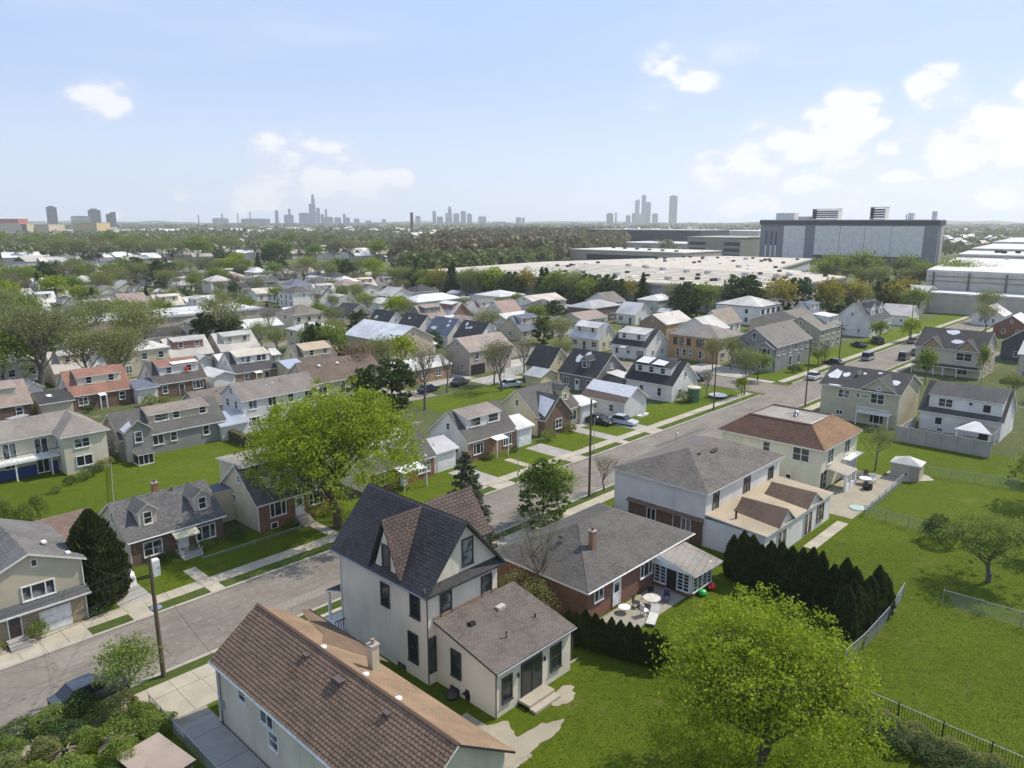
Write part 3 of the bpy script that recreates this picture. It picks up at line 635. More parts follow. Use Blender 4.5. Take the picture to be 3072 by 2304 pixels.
for x0,x1,y0,y1 in ((24.0,25.1,59.75,63.4),(37.0,38.1,59.75,64.0),(65.6,66.7,59.75,65.0),(17.9,20.4,59.75,68),(57.3,60.4,59.75,66.5),(71.2,74.4,59.75,66.5),(82.2,84.4,59.75,67),(89.2,92,59.75,65),(10.2,11.6,59.75,60.0)):
    slabs('path' if x1-x0<2 else 'driveway',x0,x1,y0,y1,0.118,1.4,CONC if x1-x0<2 else CONCG,'y')
# near side drive, alley and walk by the brown roofed house
slabs('driveway',14.8,21.5,43.0,45.9,0.10,1.67,CONC); slabs('alley',15.0,17.0,26.0,43.0,0.07,1.6,CONCG,'y'); rect('side_pad',14.8,41.0,17.1,43.0,0.05,yard)
rect('patio_soil',23.6,25.0,28.0,30.6,0.02,yard)
def ragged(name,cx,cy,rx,ry,z,mat,seed,n=44):
    r=random.Random(seed); ph=[r.uniform(0,6) for _ in range(4)]
    f=lambda a:1+.16*math.sin(2*a+ph[0])+.12*math.sin(3*a+ph[1])+.07*math.sin(7*a+ph[2])+.05*math.sin(13*a+ph[3])
    return sheet(name,[(cx+rx*math.cos(2*PI*i/n)*f(2*PI*i/n),cy+ry*math.sin(2*PI*i/n)*f(2*PI*i/n)) for i in range(n)],z,mat)
SLATEY=concrete_mat('worn_paving',(0.34,0.30,0.225),(0.16,0.16,0.09))
ragged('worn_paving',26.2,27.2,2.6,1.7,.03,SLATEY,1); ragged('worn_paving',33.4,27.3,1.3,.6,.03,SLATEY,2); ragged('worn_paving',28.8,25.9,2.3,.8,.034,SLATEY,3); ragged('bare_patch',25.5,22.3,2.6,1.3,.03,yard,4)
slabs('garden_path',66.5,76.5,24.4,25.5,0.05,1.7,CONC); rect('patio',76.5,24.6,93,29.9,0.03,SLATEY); ragged('shed_pad',94.6,24.6,2.2,2.1,.035,CONC,5)
rect('patio',42.5,28.4,50.4,31.4,0.03,yard)
rect('parking_pad',96,97.5,106,103.5,0.03,CONCG); rect('parking_pad',78,98,84,104,.031,yard); rect('pale_yard',-60,139,60,151,0.03,palemem((0.42,0.40,0.36)))
for i,(x0,y0,x1,y1) in enumerate(((100,60,123,64.5),(134,60,143.8,80),(84,66,92,74),(116,78,124.8,96),(107,84,116,92),(134,86,150,90),(150,84,168,92),(60,104,82,107),(88,104,99,112),(110,98,124.5,112))): rect('yard_paving',x0,y0,x1,y1,.016+.002*i,palemem((0.40,0.375,0.32)) if i%2 else CONCG)
rect('front_lawn',113,57.0+2.75,123,66.0,0.094,LAWN)

rg=np.random.RandomState(8); nT=110000
gx=rg.uniform(21,82,nT); gy=rg.uniform(-2,30.8,nT); dd=np.hypot(gx,gy); kp=(rg.uniform(0,1,nT)<np.clip(52/dd,0,1)**2)
for a,b,c_,d_ in ((14,22,24.5,46),(28,28.2,36.6,45),(24,25.3,28.3,31),(42,28,57,42),(59.8,26,77,33),(76,24.4,93,33),(66.5,24.3,76.5,25.6),(31,26.4,35,28.9),(22,25.2,30.6,28.9),(17,22.5,24.4,32)): kp&=~((gx>a)&(gx<c_)&(gy>b)&(gy<d_))
gx,gy=gx[kp],gy[kp]; k=len(gx); an=rg.uniform(0,PI,k); hh=rg.uniform(.02,.06,k); ww=rg.uniform(.02,.055,k); le=rg.normal(0,.03,(k,2))
V=np.zeros((k,4,3)); V[:,0]=np.stack([gx-ww*np.cos(an),gy-ww*np.sin(an),np.zeros(k)],1); V[:,1]=np.stack([gx+ww*np.cos(an),gy+ww*np.sin(an),np.zeros(k)],1); V[:,2]=np.stack([gx+ww*.8*np.cos(an)+le[:,0],gy+ww*.8*np.sin(an)+le[:,1],hh],1); V[:,3]=np.stack([gx-ww*.8*np.cos(an)+le[:,0],gy-ww*.8*np.sin(an)+le[:,1],hh*.8],1)
tag(put('grass',mesh_np('grass',V.reshape(-1,3),np.arange(4*k).reshape(-1,4),[leafm((.105,.155,.01),(.17,.215,.016),.45)])),'tufts of short fresh grass covering the garden lawns','grass',kind='stuff')
# ================================================================ NEAR HOUSES
GREYSH=((0.105,0.098,0.092),(0.062,0.058,0.055)); BROWNSH=((0.125,0.072,0.045),(0.075,0.043,0.028)); DARKSH=((0.052,0.05,0.052),(0.03,0.029,0.03)); TAUPE=((0.19,0.165,0.14),(0.12,0.102,0.086))
BEIGE=stucco((0.68,0.625,0.52))
def victorian():
    X,Y,W_,D=28.2,34.4,6.4,9.9; he=6.95; rz=10.6
    o=thing('stucco_house','tall narrow beige stucco house with steep dark gables and dark window frames','house',(X,Y,0))
    TL=tile(*[(0.085,0.076,0.074),(0.05,0.045,0.045)]); TBn=tile((0.115,0.083,0.07),(0.07,0.052,0.045))
    RS=shingle(DARKSH[0],DARKSH[1],.34,.2)
    MB().prism([(0,-.3),(W_,-.3),(W_,he),(W_/2,rz-.12),(0,he)],'y',0,D).build('wall',BEIGE,o)
    cx=W_/2; sl=(rz-he)/cx; e=.45; f=.5; g=.16
    a=he-e*sl
    L_=[(-e,D+f,a+g),(-e,-f,a+g),(cx,-f,rz+g),(cx,D+f,rz+g)]; Rr=[(W_+e,-f,a+g),(W_+e,D+f,a+g),(cx,D+f,rz+g),(cx,-f,rz+g)]
    rf=MB().slab([L_,Rr],.16).build('roof',[plain((.018,.017,.018),.95,'roof_felt'),DTRIM],o)
    # sharp wall dormer in the middle of the left side, wide cross gable on the right
    y0,y1=2.6,5.4; yc=4.0; dz=rz-.05
    dm=MB(); dm.prism([(y0,he-.2),(y1,he-.2),(yc,dz-.35)],'x',-.12,cx-.2); dm.build('dormer_wall',BEIGE,o)
    DP=[[(-.45,y0-.35,he-.15),(cx,yc-.02,rz+.02),(cx,yc,dz+.1),(-.45,yc,dz+.1)],[(-.45,y1+.35,he-.15),(-.45,yc,dz+.1),(cx,yc,dz+.1)]]
    k=(dz+.1-he+.15)/(yc-y0+.35)
    Dn=[(-.45,y0-.35,he-.15),(.15,y0-.35,he-.15),(cx,yc-.1,dz),(cx,yc,dz+.1),(-.45,yc,dz+.1)]
    A=[(-.45,y0-.35,he-.12),(cx-.2,yc-.0,dz+.08),(-.45,yc,dz+.1)]
    # the dormer's two roof planes meet the main slope in valleys
    n1=[(-.45,y0-.32,he-.1),(-.1,y0-.32,he-.1),(cx,yc,dz+.1),(-.45,yc,dz+.1)]
    n2=[(-.45,yc,dz+.1),(cx,yc,dz+.1),(-.1,y1+.32,he-.1),(-.45,y1+.32,he-.1)]
    dr=MB().slab([n1,n2],.14).build('dormer_roof',[plain((.03,.022,.02),.95,'brown_felt'),DTRIM],o)
    # right cross gable (its front face turned away from the street corner)
    xe=W_+1.6
    MB().prism([(y0-.2,0),(y1+.9,0),(y1+.9,7.9),(yc+.35,rz-.35),(y0-.2,7.9)],'x',cx+1.2,xe-.4).build('cross_gable_wall',BEIGE,o)
    z8=7.9
    gy=yc+.35; c1=[(cx,y0-.55,z8-.15),(xe,y0-.55,z8-.15),(xe,gy,rz+.1),(cx,gy,rz+.1)]; c2=[(cx,gy,rz+.1),(xe,gy,rz+.1),(xe,y1+1.2,z8-.15),(cx,y1+1.2,z8-.15)]
    cr=MB().slab([c1,c2],.14).build('cross_gable_roof',[plain((.03,.022,.02),.95,'brown_felt'),DTRIM],o)
    shingles(rf,[[L_[1],L_[0],L_[3],L_[2]],Rr],.38,.25,TL,(300,Vector((0,0,8))),.03,1,.035,.9)
    shingles(cr,[[(cx,y0-.55,z8-.15),(xe,y0-.55,z8-.15),(xe,gy,rz+.1),(cx,gy,rz+.1)]],.38,.25,TBn,0,.03,3,.035,.9)
    shingles(dr,[n1],.38,.25,TBn,0,.03,2,.035,.9)
    # pent roof band across the gable
    MB().prism([(-.5,he-.35),(0,he-.42),(0,he+.12)],'x',-.35,W_+.35).build('pent_roof',shingle(DARKSH[0],DARKSH[1],.3,.2),o)
    MB().box((-.5,-.52,he-.45),(W_+.5,-.44,he-.3)).build('fascia',DTRIM,o)
    gutter(o,(-e-.04,-f,a+.08),(-e-.04,D+f,a+.08),metal((.35,.36,.38),.3,'gutter_metal'))
    downspout(o,-.06,-.06,he-.5,DTRIM); downspout(o,-.06,D-.1,he-.5)
    for (t0,z0,t1,z1) in ((38.45,4.2,39.25,5.7),(35.2,4.55,36.05,6.65),(35.5,1.2,36.35,3.15)): window(o,'L',t1-Y,z0,t1-t0,z1-z0,'dh',DTRIM,fw=.1)
    window(o,'L',37.55-Y,-.05,.65,.4,'none',DTRIM,fw=.06)
    window(o,'L',4.35,he+.25,.7,1.5,'dh',DTRIM,lx=-.14)
    for (x0,z0,x1,z1) in ((31.35,7.5,32.2,9.25),(29.35,4.3,30.2,6.3),(33.1,3.9,33.95,5.95),(28.35,1.0,28.85,3.3)): window(o,'F',x0-X,z0,x1-x0,z1-z0,'dh',DTRIM,fw=.1)
    # single storey rear extension
    ax0,ax1,ay0=.65,7.8,-5.6; h0,h1=3.15,4.45
    MB().prism([(ay0,-.3),(-.01,-.3),(-.01,h1-.1),(ay0,h0)],'x',ax0,ax1).build('extension_wall',BEIGE,o)
    AP=[(ax0-.2,ay0-.25,h0+.1),(ax1+.25,ay0-.25,h0+.1),(ax1+.25,.0,h1+.08),(ax0-.2,.0,h1+.08)]
    er=MB().slab([AP],.14).build('extension_roof',[shingle(TAUPE[0],TAUPE[1],.3,.16),DTRIM],o)
    shingles(er,[AP],.3,.16,tile((.155,.13,.112),(.095,.08,.07)),0,.02,5)
    MB().box((ax0-.2,-.06,h1+.1),(W_,-.004,h1+.28)).build('flashing',plain((.3,.2,.14),.7,'flashing'),o)
    gutter(o,(ax0-.2,ay0-.3,h0+.02),(ax1+.25,ay0-.3,h0+.02),metal((.35,.36,.38),.3,'gutter_metal')); downspout(o,ax0-.08,ay0-.06,h0,DTRIM)
    window(o,'L',32.8-Y,1.35,.78,1.7,'dh',DTRIM,lx=ax0,fw=.1); window(o,'L',32.9-Y,-.05,.7,.45,'none',DTRIM,lx=ax0,fw=.06)
    window(o,'F',1.2,.9,.75,1.55,'dh',DTRIM,ly=ay0,fw=.1); window(o,'F',5.75,.95,.95,1.6,'dh',DTRIM,ly=ay0,fw=.1)
    d=MB().box((0,-.06,0),(2.0,0,2.35)).build('patio_door',DTRIM,o,(2.85,ay0-.002,.38))
    for q in (0,1): MB().face([(.1+q*.93,-.065,.1),(.96+q*.93,-.065,.1),(.96+q*.93,-.065,2.2),(.1+q*.93,-.065,2.2)]).build('pane',glassm(1),d); MB().box((.02+q*.95,-.1,.04),(.09+q*.95,-.06,2.3)).build('door_rail',DTRIM,d)
    for q,zz in enumerate((0.19,.38)): MB().box((2.6,ay0-1.5+q*.5,0),(5.0,ay0-.005,zz-.001*q)).build('step',CONC,o)
    for x_,n in ((2.55,'wall_lamp'),(5.05,'wall_lamp')): MB().lathe([(.05,0),(.07,.05),(.07,.28),(.04,.32)],8).build(n,DARKM,o,(x_,ay0-.09,2.0))
    vent_pipe(o,3.3,-3.9,3.65,h=.55,mat=metal((.3,.2,.15),.5,'rusty_pipe')); box_vent(o,2.3,-1.7,4.25); b=MB().box((-.35,-.2,0),(.35,.2,.22)).build('skylight_vent',plain((.5,.46,.4),.6,'vent_beige'),o,(5.1,-1.6,4.15)); vent_pipe(o,6.4,-3.6,3.75,h=.3,mat=DARKM)
    # street porch at the back of the view
    MB().slab([[(-.2,D+1.9,2.7),(-.2,D,3.3),(W_+.2,D,3.3),(W_+.2,D+1.9,2.7)]],.15).build('porch_roof',[RS,TRIM],o)
    for x_ in (0.0,W_/2,W_): MB().box((x_-.08,D+1.6,0),(x_+.08,D+1.76,2.6)).build('porch_post',WHITEM,o)
    MB().box((-.9,D-.4,0),(W_,D+1.9,.35)).build('porch_floor',plain((.6,.6,.58),.7,'porch_boards'),o)
    for i in range(9): MB().box((-.86+i*.22,D-.38,.35),(-.82+i*.22,D-.34,1.15)).build('baluster',DARKM,o)
    MB().box((-.9,D-.39,1.15),(1.0,D-.33,1.2)).build('handrail',DARKM,o)
    return o
victorian()

def brown_house():
    X,Y,Ln,Wd=17.1,22.9,18.0,6.4; he=4.35; rz=6.55; W0=stucco((0.60,0.545,0.43))
    o=thing('brown_roofed_house','long low cream house under a wide brown tiled gable roof, nearest the camera','house',(X,Y,0))
    MB().prism([(0,-.3),(Wd,-.3),(Wd,he-.35),(Wd*.47,rz-.15),(0,he-.15)],'y',0,Ln).build('wall',W0,o)
    cx=Wd*.47; g=.16; e=.32; al=he-.35+g; ar=he-.45+g
    L_=[(-e,Ln+.3,al),(-e,-.4,al),(cx,-.4,rz),(cx,Ln+.3,rz)]; Rr=[(Wd+e,-.4,ar),(Wd+e,Ln*.78,ar),(cx+2.2,Ln+.3,rz-2.2*(rz-ar)/(Wd+e-cx)),(cx,Ln+.3,rz),(cx,-.4,rz)]
    kx=(rz-ar)/(Wd+e-cx)
    def on_right(px,py):
        d=ray(px,py); dx,dy,dz=d; k=(rz+.03+kx*cx+kx*X-30)/(dz+kx*dx); return (dx*k-X,dy*k-Y,30+dz*k)
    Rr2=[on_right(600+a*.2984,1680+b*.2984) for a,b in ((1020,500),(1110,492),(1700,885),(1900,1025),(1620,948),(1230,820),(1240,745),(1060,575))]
    rf=MB().slab([L_],.15).build('roof',[plain((.045,.03,.02),.95,'brown_felt'),TRIM],o)
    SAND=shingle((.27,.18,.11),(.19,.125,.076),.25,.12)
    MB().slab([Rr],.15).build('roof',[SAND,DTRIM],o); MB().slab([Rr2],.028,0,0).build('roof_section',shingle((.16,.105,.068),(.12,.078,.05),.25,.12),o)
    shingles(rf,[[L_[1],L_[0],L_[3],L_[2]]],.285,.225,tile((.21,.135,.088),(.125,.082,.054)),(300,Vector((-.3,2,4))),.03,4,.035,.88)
    MB().prism([(cx-.12,rz+.0),(cx,rz+.07),(cx+.12,rz+.0)],'y',-.42,Ln+.32).build('ridge_cap',tile((.14,.08,.05),(.1,.06,.04)),o)
    gutter(o,(-e-.03,-.4,al-.1),(-e-.03,Ln+.3,al-.1)); downspout(o,-.08,Ln-.08,he-.4); gutter(o,(Wd+e+.03,-.4,ar-.1),(Wd+e+.03,Ln*.78,ar-.1),DARKM)
    for t,z,w_,h_ in ((37.7,3.05,.75,.75),(34.9,2.9,1.3,.85),(34.3,1.75,.9,.95)): window(o,'L',t-Y+w_/2,z-.1,w_,h_,'pairv' if w_>1 else 'dh')
    MB().tube((-.12,Ln-.5,0),(-.1,Ln-.5,3.6),.03,n=5).build('service_cable',DARKM,o); MB().box((-.2,Ln-.7,1.2),(-.005,Ln-.35,1.7)).build('meter_box',GALV,o)
    def zr(x): return rz+(ar-rz)*(x-cx)/(Wd+e-cx)
    def zl(x): return al+(rz-al)*(x+e)/(cx+e)
    c=MB().box((-.24,-.24,-.3),(.24,.24,1.55)).build('chimney',stucco((.58,.5,.36)),o,(Wd*.78,31.8-Y,zr(Wd*.78))); MB().box((-.29,-.29,1.551),(.29,.29,1.66)).build('chimney_cap',CONCG,c); MB().tube((0,0,1.65),(0,0,1.95),.13,.11,9).build('flue',plain((.4,.25,.18),.8,'flue_clay'),c)
    VB=plain((.09,.07,.065),.6,'brown_vent'); [MB().box((-q,-q*1.3,-.3),(q,q*1.3,.13)).build('roof_vent',VB,o,(cx-.6,yy,zl(cx-.6))) for yy,q in ((11.6,.17),(8.3,.3),(4.2,.17))]
    for x_,y_ in ((cx+.35,11.4),(cx+.6,7.7),(cx+.4,4.6)): MB().lathe([(.2,-.05),(.2,.05),(.1,.09)],10).build('roof_vent',WHITEM,o,(x_,y_,zr(x_)))
    MB().lathe([(.95,0),(.95,.7),(.75,1.15),(.3,1.4)],14).build('oil_tank',plain((.045,.042,.04),.6,'dark_tank'),o,(-1.1,1.0,1.2))
    MB().box((-1.7,.5,0),(-.5,1.5,1.2)).build('tank_plinth',CONCG,o)
    return o
brown_house()

BRK=brick((0.20,0.075,0.045),(0.26,0.22,0.18)); BRKD=brick((0.15,0.085,0.055),(0.22,0.19,0.16)); BRKT=brick((0.30,0.22,0.13),(0.34,0.3,0.24)); BRKR=brick((0.24,0.09,0.05),(0.28,0.22,0.18))
def ranch():
    h=House('ranch_house','low brick ranch house with a wide grey hip roof beside the tall stucco house',41.4,31.6,14.6,9.9,2.85,2.25,'s','hip',BRK,shingle(GREYSH[0],GREYSH[1],.3,.16),cat='house')
    h.o['label']='low brick ranch house with a wide grey hip roof beside the tall stucco house'
    shingles(h.roof,[h.Pt[0],h.Pt[3]],.3,.165,tile((.125,.116,.105),(.07,.065,.06)),0,.02,9)
    for P in (h.Pt[0],): MB().tube(P[0],P[3],.05,n=5).build('hip_cap',tile((.1,.092,.085),(.07,.065,.06)),h.o); 
    MB().tube(h.Pt[0][3],h.Pt[0][2],.05,n=5).build('ridge_cap',tile((.1,.092,.085),(.07,.065,.06)),h.o)
    h.win('F',.9,1.55,1.0,.85,'pairv'); door(h.o,'F',3.3,.2,.9,2.1,WHITEM); h.win('F',7.1,1.25,1.6,1.1,'triple')
    h.chimney(3.9,2.6,5.6,.45,brick((.3,.14,.08),(.3,.25,.2))); box_vent(h.o,2.9,4.9,4.8,plain((.1,.085,.075),.7,'shingle_vent'),.25); vent_pipe(h.o,3.0,7.0,4.3); gutter(h.o,(-.38,-.4,2.78),(15,-.4,2.78))
    # sun porch: lattice windows over a low brick wall
    o=h.o; x0,x1,y0,y1=9.1,12.4,-3.6,-.01
    MB().box((x0,y0,-.3),(x1,y1,.35)).build('porch_base',BRKR,o); MB().box((x0+.05,y0+.05,.35),(x1-.05,y1,2.15)).build('porch_wall',WHITEM,o)
    rf=MB().slab([[(x0-.4,y0-.5,2.2),(x1+.9,y0-.5,2.0),(x1+.9,y1+.3,2.7),(x0-.1,y1+.3,2.95)]],.14).build('porch_roof',[shingle((.26,.235,.2),(.18,.16,.14),.3,.16),WHITEM],o)
    for u in (y0+.15,): pass
    for u0,u1 in ((-1.15,-.15),(-3.35,-2.35)): window(o,'L',u1,.45,u1-u0,1.5,'lattice',WHITEM,lx=x0,curtain=0,fw=.06)
    d=MB().box((0,-.05,0),(.85,0,2.0)).build('screen_door',DARKM,o,(x0-.002,-1.3,.15),-PI/2)
    for u in (x0+.2,x0+1.75): window(o,'F',u,.45,1.35,1.45,'lattice',WHITEM,ly=y0,curtain=0,fw=.06)
    MB().prism([(y0-.3,2.05),(y1,2.05),(y1,2.75)],'x',x0-.32,x0-.2).build('porch_gable',WHITEM,o)
ranch()

def white_hip():
    W1=stucco((0.70,0.68,0.64)); h=House('white_hip_house','long two-storey white house with grey-brown hip roof and low shed wings',60.1,32.3,15.6,10.4,5.35,1.95,'s','hip',W1,shingle((.17,.15,.13),(.1,.088,.078),.3,.16))
    h.o['label']='long two-storey white house with grey-brown hip roof and low shed wings'
    o=h.o; shingles(h.roof,[h.Pt[0],h.Pt[3]],.32,.19,tile((.15,.135,.118),(.085,.076,.068)),0,.02,11)
    MB().box((-.045,0.2,-.2),(-.004,8.6,2.45)).build('brick_facing',BRKD,o); MB().prism([(2.45,-.3),(2.75,-.04),(2.45,-.04)] and [(-.35,2.4),(-.004,2.4),(-.004,2.72)],'y',.1,8.7).build('pent_roof',shingle((.2,.12,.08),(.14,.085,.06),.3,.2),o)
    for u in (6.3,2.4): window(o,'L',u,1.1,.9,1.1,'pairv',TRIM,lx=-.046)
    h.win('F',1.35,3.2,.95,1.75,'pairv',DTRIM); h.win('F',7.5,2.95,1.2,1.8,'pairv',DTRIM); h.win('F',13.0,2.9,1.0,1.6,'pairv',DTRIM); downspout(o,-.06,3.4,5.3); downspout(o,-.06,.04,5.3)
    box_vent(o,5.3,4.0,7.0,DARKM,.2); 
    for i,(x_,y_) in enumerate(((7.5,3.6),(8.2,3.9))): MB().box((-.5,-.22,0),(.5,.22,.12)).build('skylight',DARKM,o,(x_,y_,6.85))
    box_vent(o,8.6,2.9,6.55,GALV,.16); MB().lathe([(.2,0),(.2,.1)],8).build('roof_vent',WHITEM,o,(5.2,4.9,7.1))
    # wings: walls to y=-5.9, two small gables facing the garden over flat roofs
    y0=-5.9; FR=palemem((.36,.29,.2)); RB=shingle((.17,.11,.075),(.11,.07,.048),.3,.2)
    MB().box((.0,y0,-.3),(14.9,-.01,2.75)).build('wing_wall',stucco((.72,.70,.66)),o)
    MB().slab([[(-.12,y0-.2,2.86),(15.1,y0-.2,2.86),(15.1,0,3.25),(-.12,0,3.25)]],.1).build('wing_roof',[FR,TRIM],o)
    for k,(gx,hw,pz) in enumerate(((4.1,1.7,4.25),(10.5,1.9,4.1))):
        MB().prism([(gx-hw,2.7),(gx+hw,2.7),(gx,pz-.1)],'y',y0,y0+4.2).build('wing_gable',stucco((.72,.70,.66)),o)
        pl=[[(gx-hw-.25,y0-.25,2.72),(gx,y0-.25,pz),(gx,y0+4.4,pz),(gx-hw-.25,y0+4.4,2.72)],[(gx,y0-.25,pz),(gx+hw+.25,y0-.25,2.72),(gx+hw+.25,y0+4.4,2.72),(gx,y0+4.4,pz)]]
        MB().slab(pl,.09).build('wing_gable_roof',[RB,TRIM],o)
    BD=plain((.10,.05,.035),.5,'brown_door')
    for u in (2.6,8.5): d=door(o,'F',u,.15,1.7,2.15,BD,TRIM,ly=y0); MB().box((.75,-.07,.1),(.95,-.055,2.0)).build('door_mullion',WHITEM,d)
    window(o,'F',11.6,.7,1.5,1.5,'pairv',plain((.14,.07,.05),.5,'brown_frame'),ly=y0); vent_pipe(o,1.3,-2.4,3.0,h=.9,r=.1,mat=DARKM)
white_hip()

def cream_hip():
    W1=stucco((0.70,0.655,0.50)); X,Y,W_,D=81.8,30.2,11.0,12.2; he=5.1
    o=thing('cream_hip_house','two-storey cream house with brown mansard-edged hip roof and flat gravel centre','house',(X,Y,0))
    MB().box((0,0,-.3),(W_,D,he)).build('wall',W1,o)
    e=.45; i1=2.3; zt=7.05; RB=shingle((.17,.085,.045),(.10,.05,.03),.3,.2)
    a=[(-e,-e,he),(W_+e,-e,he),(W_+e,D+e,he),(-e,D+e,he)]; b=[(i1,i1,zt),(W_-i1,i1,zt),(W_-i1,D-i1,zt),(i1,D-i1,zt)]
    pl=[[a[0],a[1],b[1],b[0]],[a[1],a[2],b[2],b[1]],[a[2],a[3],b[3],b[2]],[a[3],a[0],b[0],b[3]]]
    rf=MB().slab(pl,.15).build('roof',[RB,TRIM],o); shingles(rf,[pl[0]],.33,.22,tile((.25,.145,.075),(.16,.088,.048)),0,.025,12); shingles(rf,[pl[3]],.33,.22,tile((.15,.08,.05),(.085,.046,.03)),0,.025,13)
    MB().slab([[(i1,i1,zt-.1),(W_-i1,i1,zt-.1),(W_-i1,D-i1,zt-.1),(i1,D-i1,zt-.1)]],.1).build('flat_roof',[palemem((.27,.245,.215)),TRIM],o)
    m=MB()
    for p,q in zip(b,b[1:]+b[:1]): m.tube((p[0],p[1],zt+.02),(q[0],q[1],zt+.02),.09,n=5)
    m.build('roof_kerb',plain((.24,.15,.1),.8,'copper_kerb'),o)
    MB().box((i1+.1,i1+.02,zt-.0),(i1+3.9,i1+.25,zt+.03)).build('roof_patch',PATCHM,o)
    for k in range(4):
        a_=k*.9+.3; MB().tube((W_*.5,D*.45,zt+.25),(W_*.5+1.2*math.cos(a_*1.7),D*.45+1.1*math.sin(a_*1.7),zt+.1),.06,n=5).build('roof_antenna_arm',GALV,o)
    MB().lathe([(.3,0),(.3,.5),(.15,.6)],8).build('roof_turbine',GALV,o,(W_*.5,D*.45,zt-.05))
    for t0,z0,w_,h_,st in ((37.0,3.55,.75,1.1,'dh'),(33.4,3.3,1.8,1.45,'pair'),(34.0,.45,.5,.9,'dh')): window(o,'L',t0-Y,z0,w_,h_,st)
    for x0,z0,w_,h_ in ((1.9,2.95,1.5,1.6),(7.0,2.95,1.5,1.6)): window(o,'F',x0,z0,w_,h_,'pair')
    MB().box((.2,-.05,-.1),(.95,-.004,2.2)).build('door',DARKM,o); MB().box((1.2,-.05,.2),(1.9,-.004,2.3)).build('glass_door',glassm(0),o)
    # rear porch and awning
    MB().slab([[(2.2,-2.2,2.05),(5.4,-2.2,2.05),(5.4,-.01,2.35),(2.2,-.01,2.35)]],.12).build('porch_roof',[palemem((.33,.29,.24)),WHITEM],o)
    for x_ in (2.4,3.8,5.2): MB().box((x_-.12,-2.15,0),(x_+.12,-1.9,1.95)).build('porch_post',WHITEM,o)
    MB().box((2.3,-2.1,0),(5.3,-1.95,.8)).build('porch_railing',WHITEM,o)
    for k in range(4): MB().box((6.6+k*1.05,-.5,0),(6.9+k*1.05,-.004,2.3)).build('pilaster',WHITEM,o)
    MB().box((6.5,-.9,2.35),(10.9,-.004,2.5)).build('entablature',WHITEM,o); MB().box((7.2,-.05,.2),(10.3,-.008,2.2)).build('glass_door',glassm(0),o)
    downspout(o,.03,-.06,he)
cream_hip()

def tan_balcony():
    W1=stucco((0.50,0.455,0.33)); h=House('tan_balcony_house','two-storey tan house with white balcony and front gable on its patchy dark roof',116.1,32.5,9.8,11.3,5.2,2.2,'t','gable',W1,shingle(DARKSH[0],DARKSH[1],.3,.2),ov=.35)
    o=h.o; L=h.L # local x = (Y+d)-worldY
    ux=lambda t:43.8-t
    # cross gable facing the camera side
    c=ux(35.45); hw=2.65; zp=7.25
    MB().prism([(c-hw,4.9),(c+hw,4.9),(c+hw,5.15),(c,zp-.05),(c-hw,5.15)],'y',-.05,4.6).build('front_gable_wall',W1,o)
    MB().slab([[(c-hw-.3,-.4,5.05),(c,-.4,zp+.08),(c,4.9,zp+.08),(c-hw-.3,.6,5.05)],[(c,-.4,zp+.08),(c+hw+.3,-.4,5.05),(c+hw+.3,.6,5.05),(c,4.9,zp+.08)]],.12).build('front_gable_roof',[shingle(DARKSH[0],DARKSH[1],.3,.2),TRIM],o)
    for t0,z0,w_,h_,st in ((41.15,3.55,1.55,1.15,'pair'),(36.4,3.4,1.8,1.35,'pair'),(38.5,3.9,.4,.6,'dh'),(37.8,4.05,.8,.3,'pairv'),(36.3,.4,1.9,1.4,'triple'),(41.2,.85,.85,.6,'pairv')): window(o,'F',ux(t0),z0,w_,h_,st,ly=-.0 if t0>40 else -.055 if z0>3 and 33<t0<38.1 and False else 0)
    window(o,'F',ux(35.6),5.45,.45,.35,'dh',ly=-.055,fw=.12)
    MB().slab([[(ux(38.0),-1.3,2.0),(ux(33.3),-1.3,2.0),(ux(33.3),0,2.1),(ux(38.0),0,2.1)]],.12).build('balcony_floor',[WHITEM,WHITEM],o)
    for i in range(17): MB().box((ux(38.0)+.05+i*.285,-1.27,2.0),(ux(38.0)+.1+i*.285,-1.22,2.75)).build('baluster',WHITEM,o)
    MB().box((ux(38.0),-1.3,2.75),(ux(33.3),-1.19,2.83)).build('handrail',WHITEM,o); MB().box((ux(38.0),-1.3,2.76),(ux(38.0)+.08,-.01,2.83)).build('handrail',WHITEM,o)
    for t in (37.9,33.4): MB().box((ux(t)-.07,-1.25,0),(ux(t)+.07,-1.11,1.9)).build('porch_post',WHITEM,o)
    MB().box((0,-.03,2.55),(ux(38.2),-.004,2.62)).build('belt_course',TANTRIM,o); downspout(o,L-.05,-.06,5.1)
    rnd=random.Random(3)
    for c_,r,a in (((.12,.55),.09,3.2),((.25,.6),.05,2.5),((.45,.75),.025,2.0),((.62,.85),.03,1.5),((.86,.5),.06,3.0),((.2,.04),.1,.35)): h.patch(blob_patch(rnd,c_,r,9,a))
    chimney(o,4.3,3.2,6.5,7.2,.4,stucco((.55,.48,.3))); MB().box((-.05,-.08,-.1),(.05,.02,5.2)).build('corner_board',TANTRIM,o,(L,0,0))
tan_balcony()

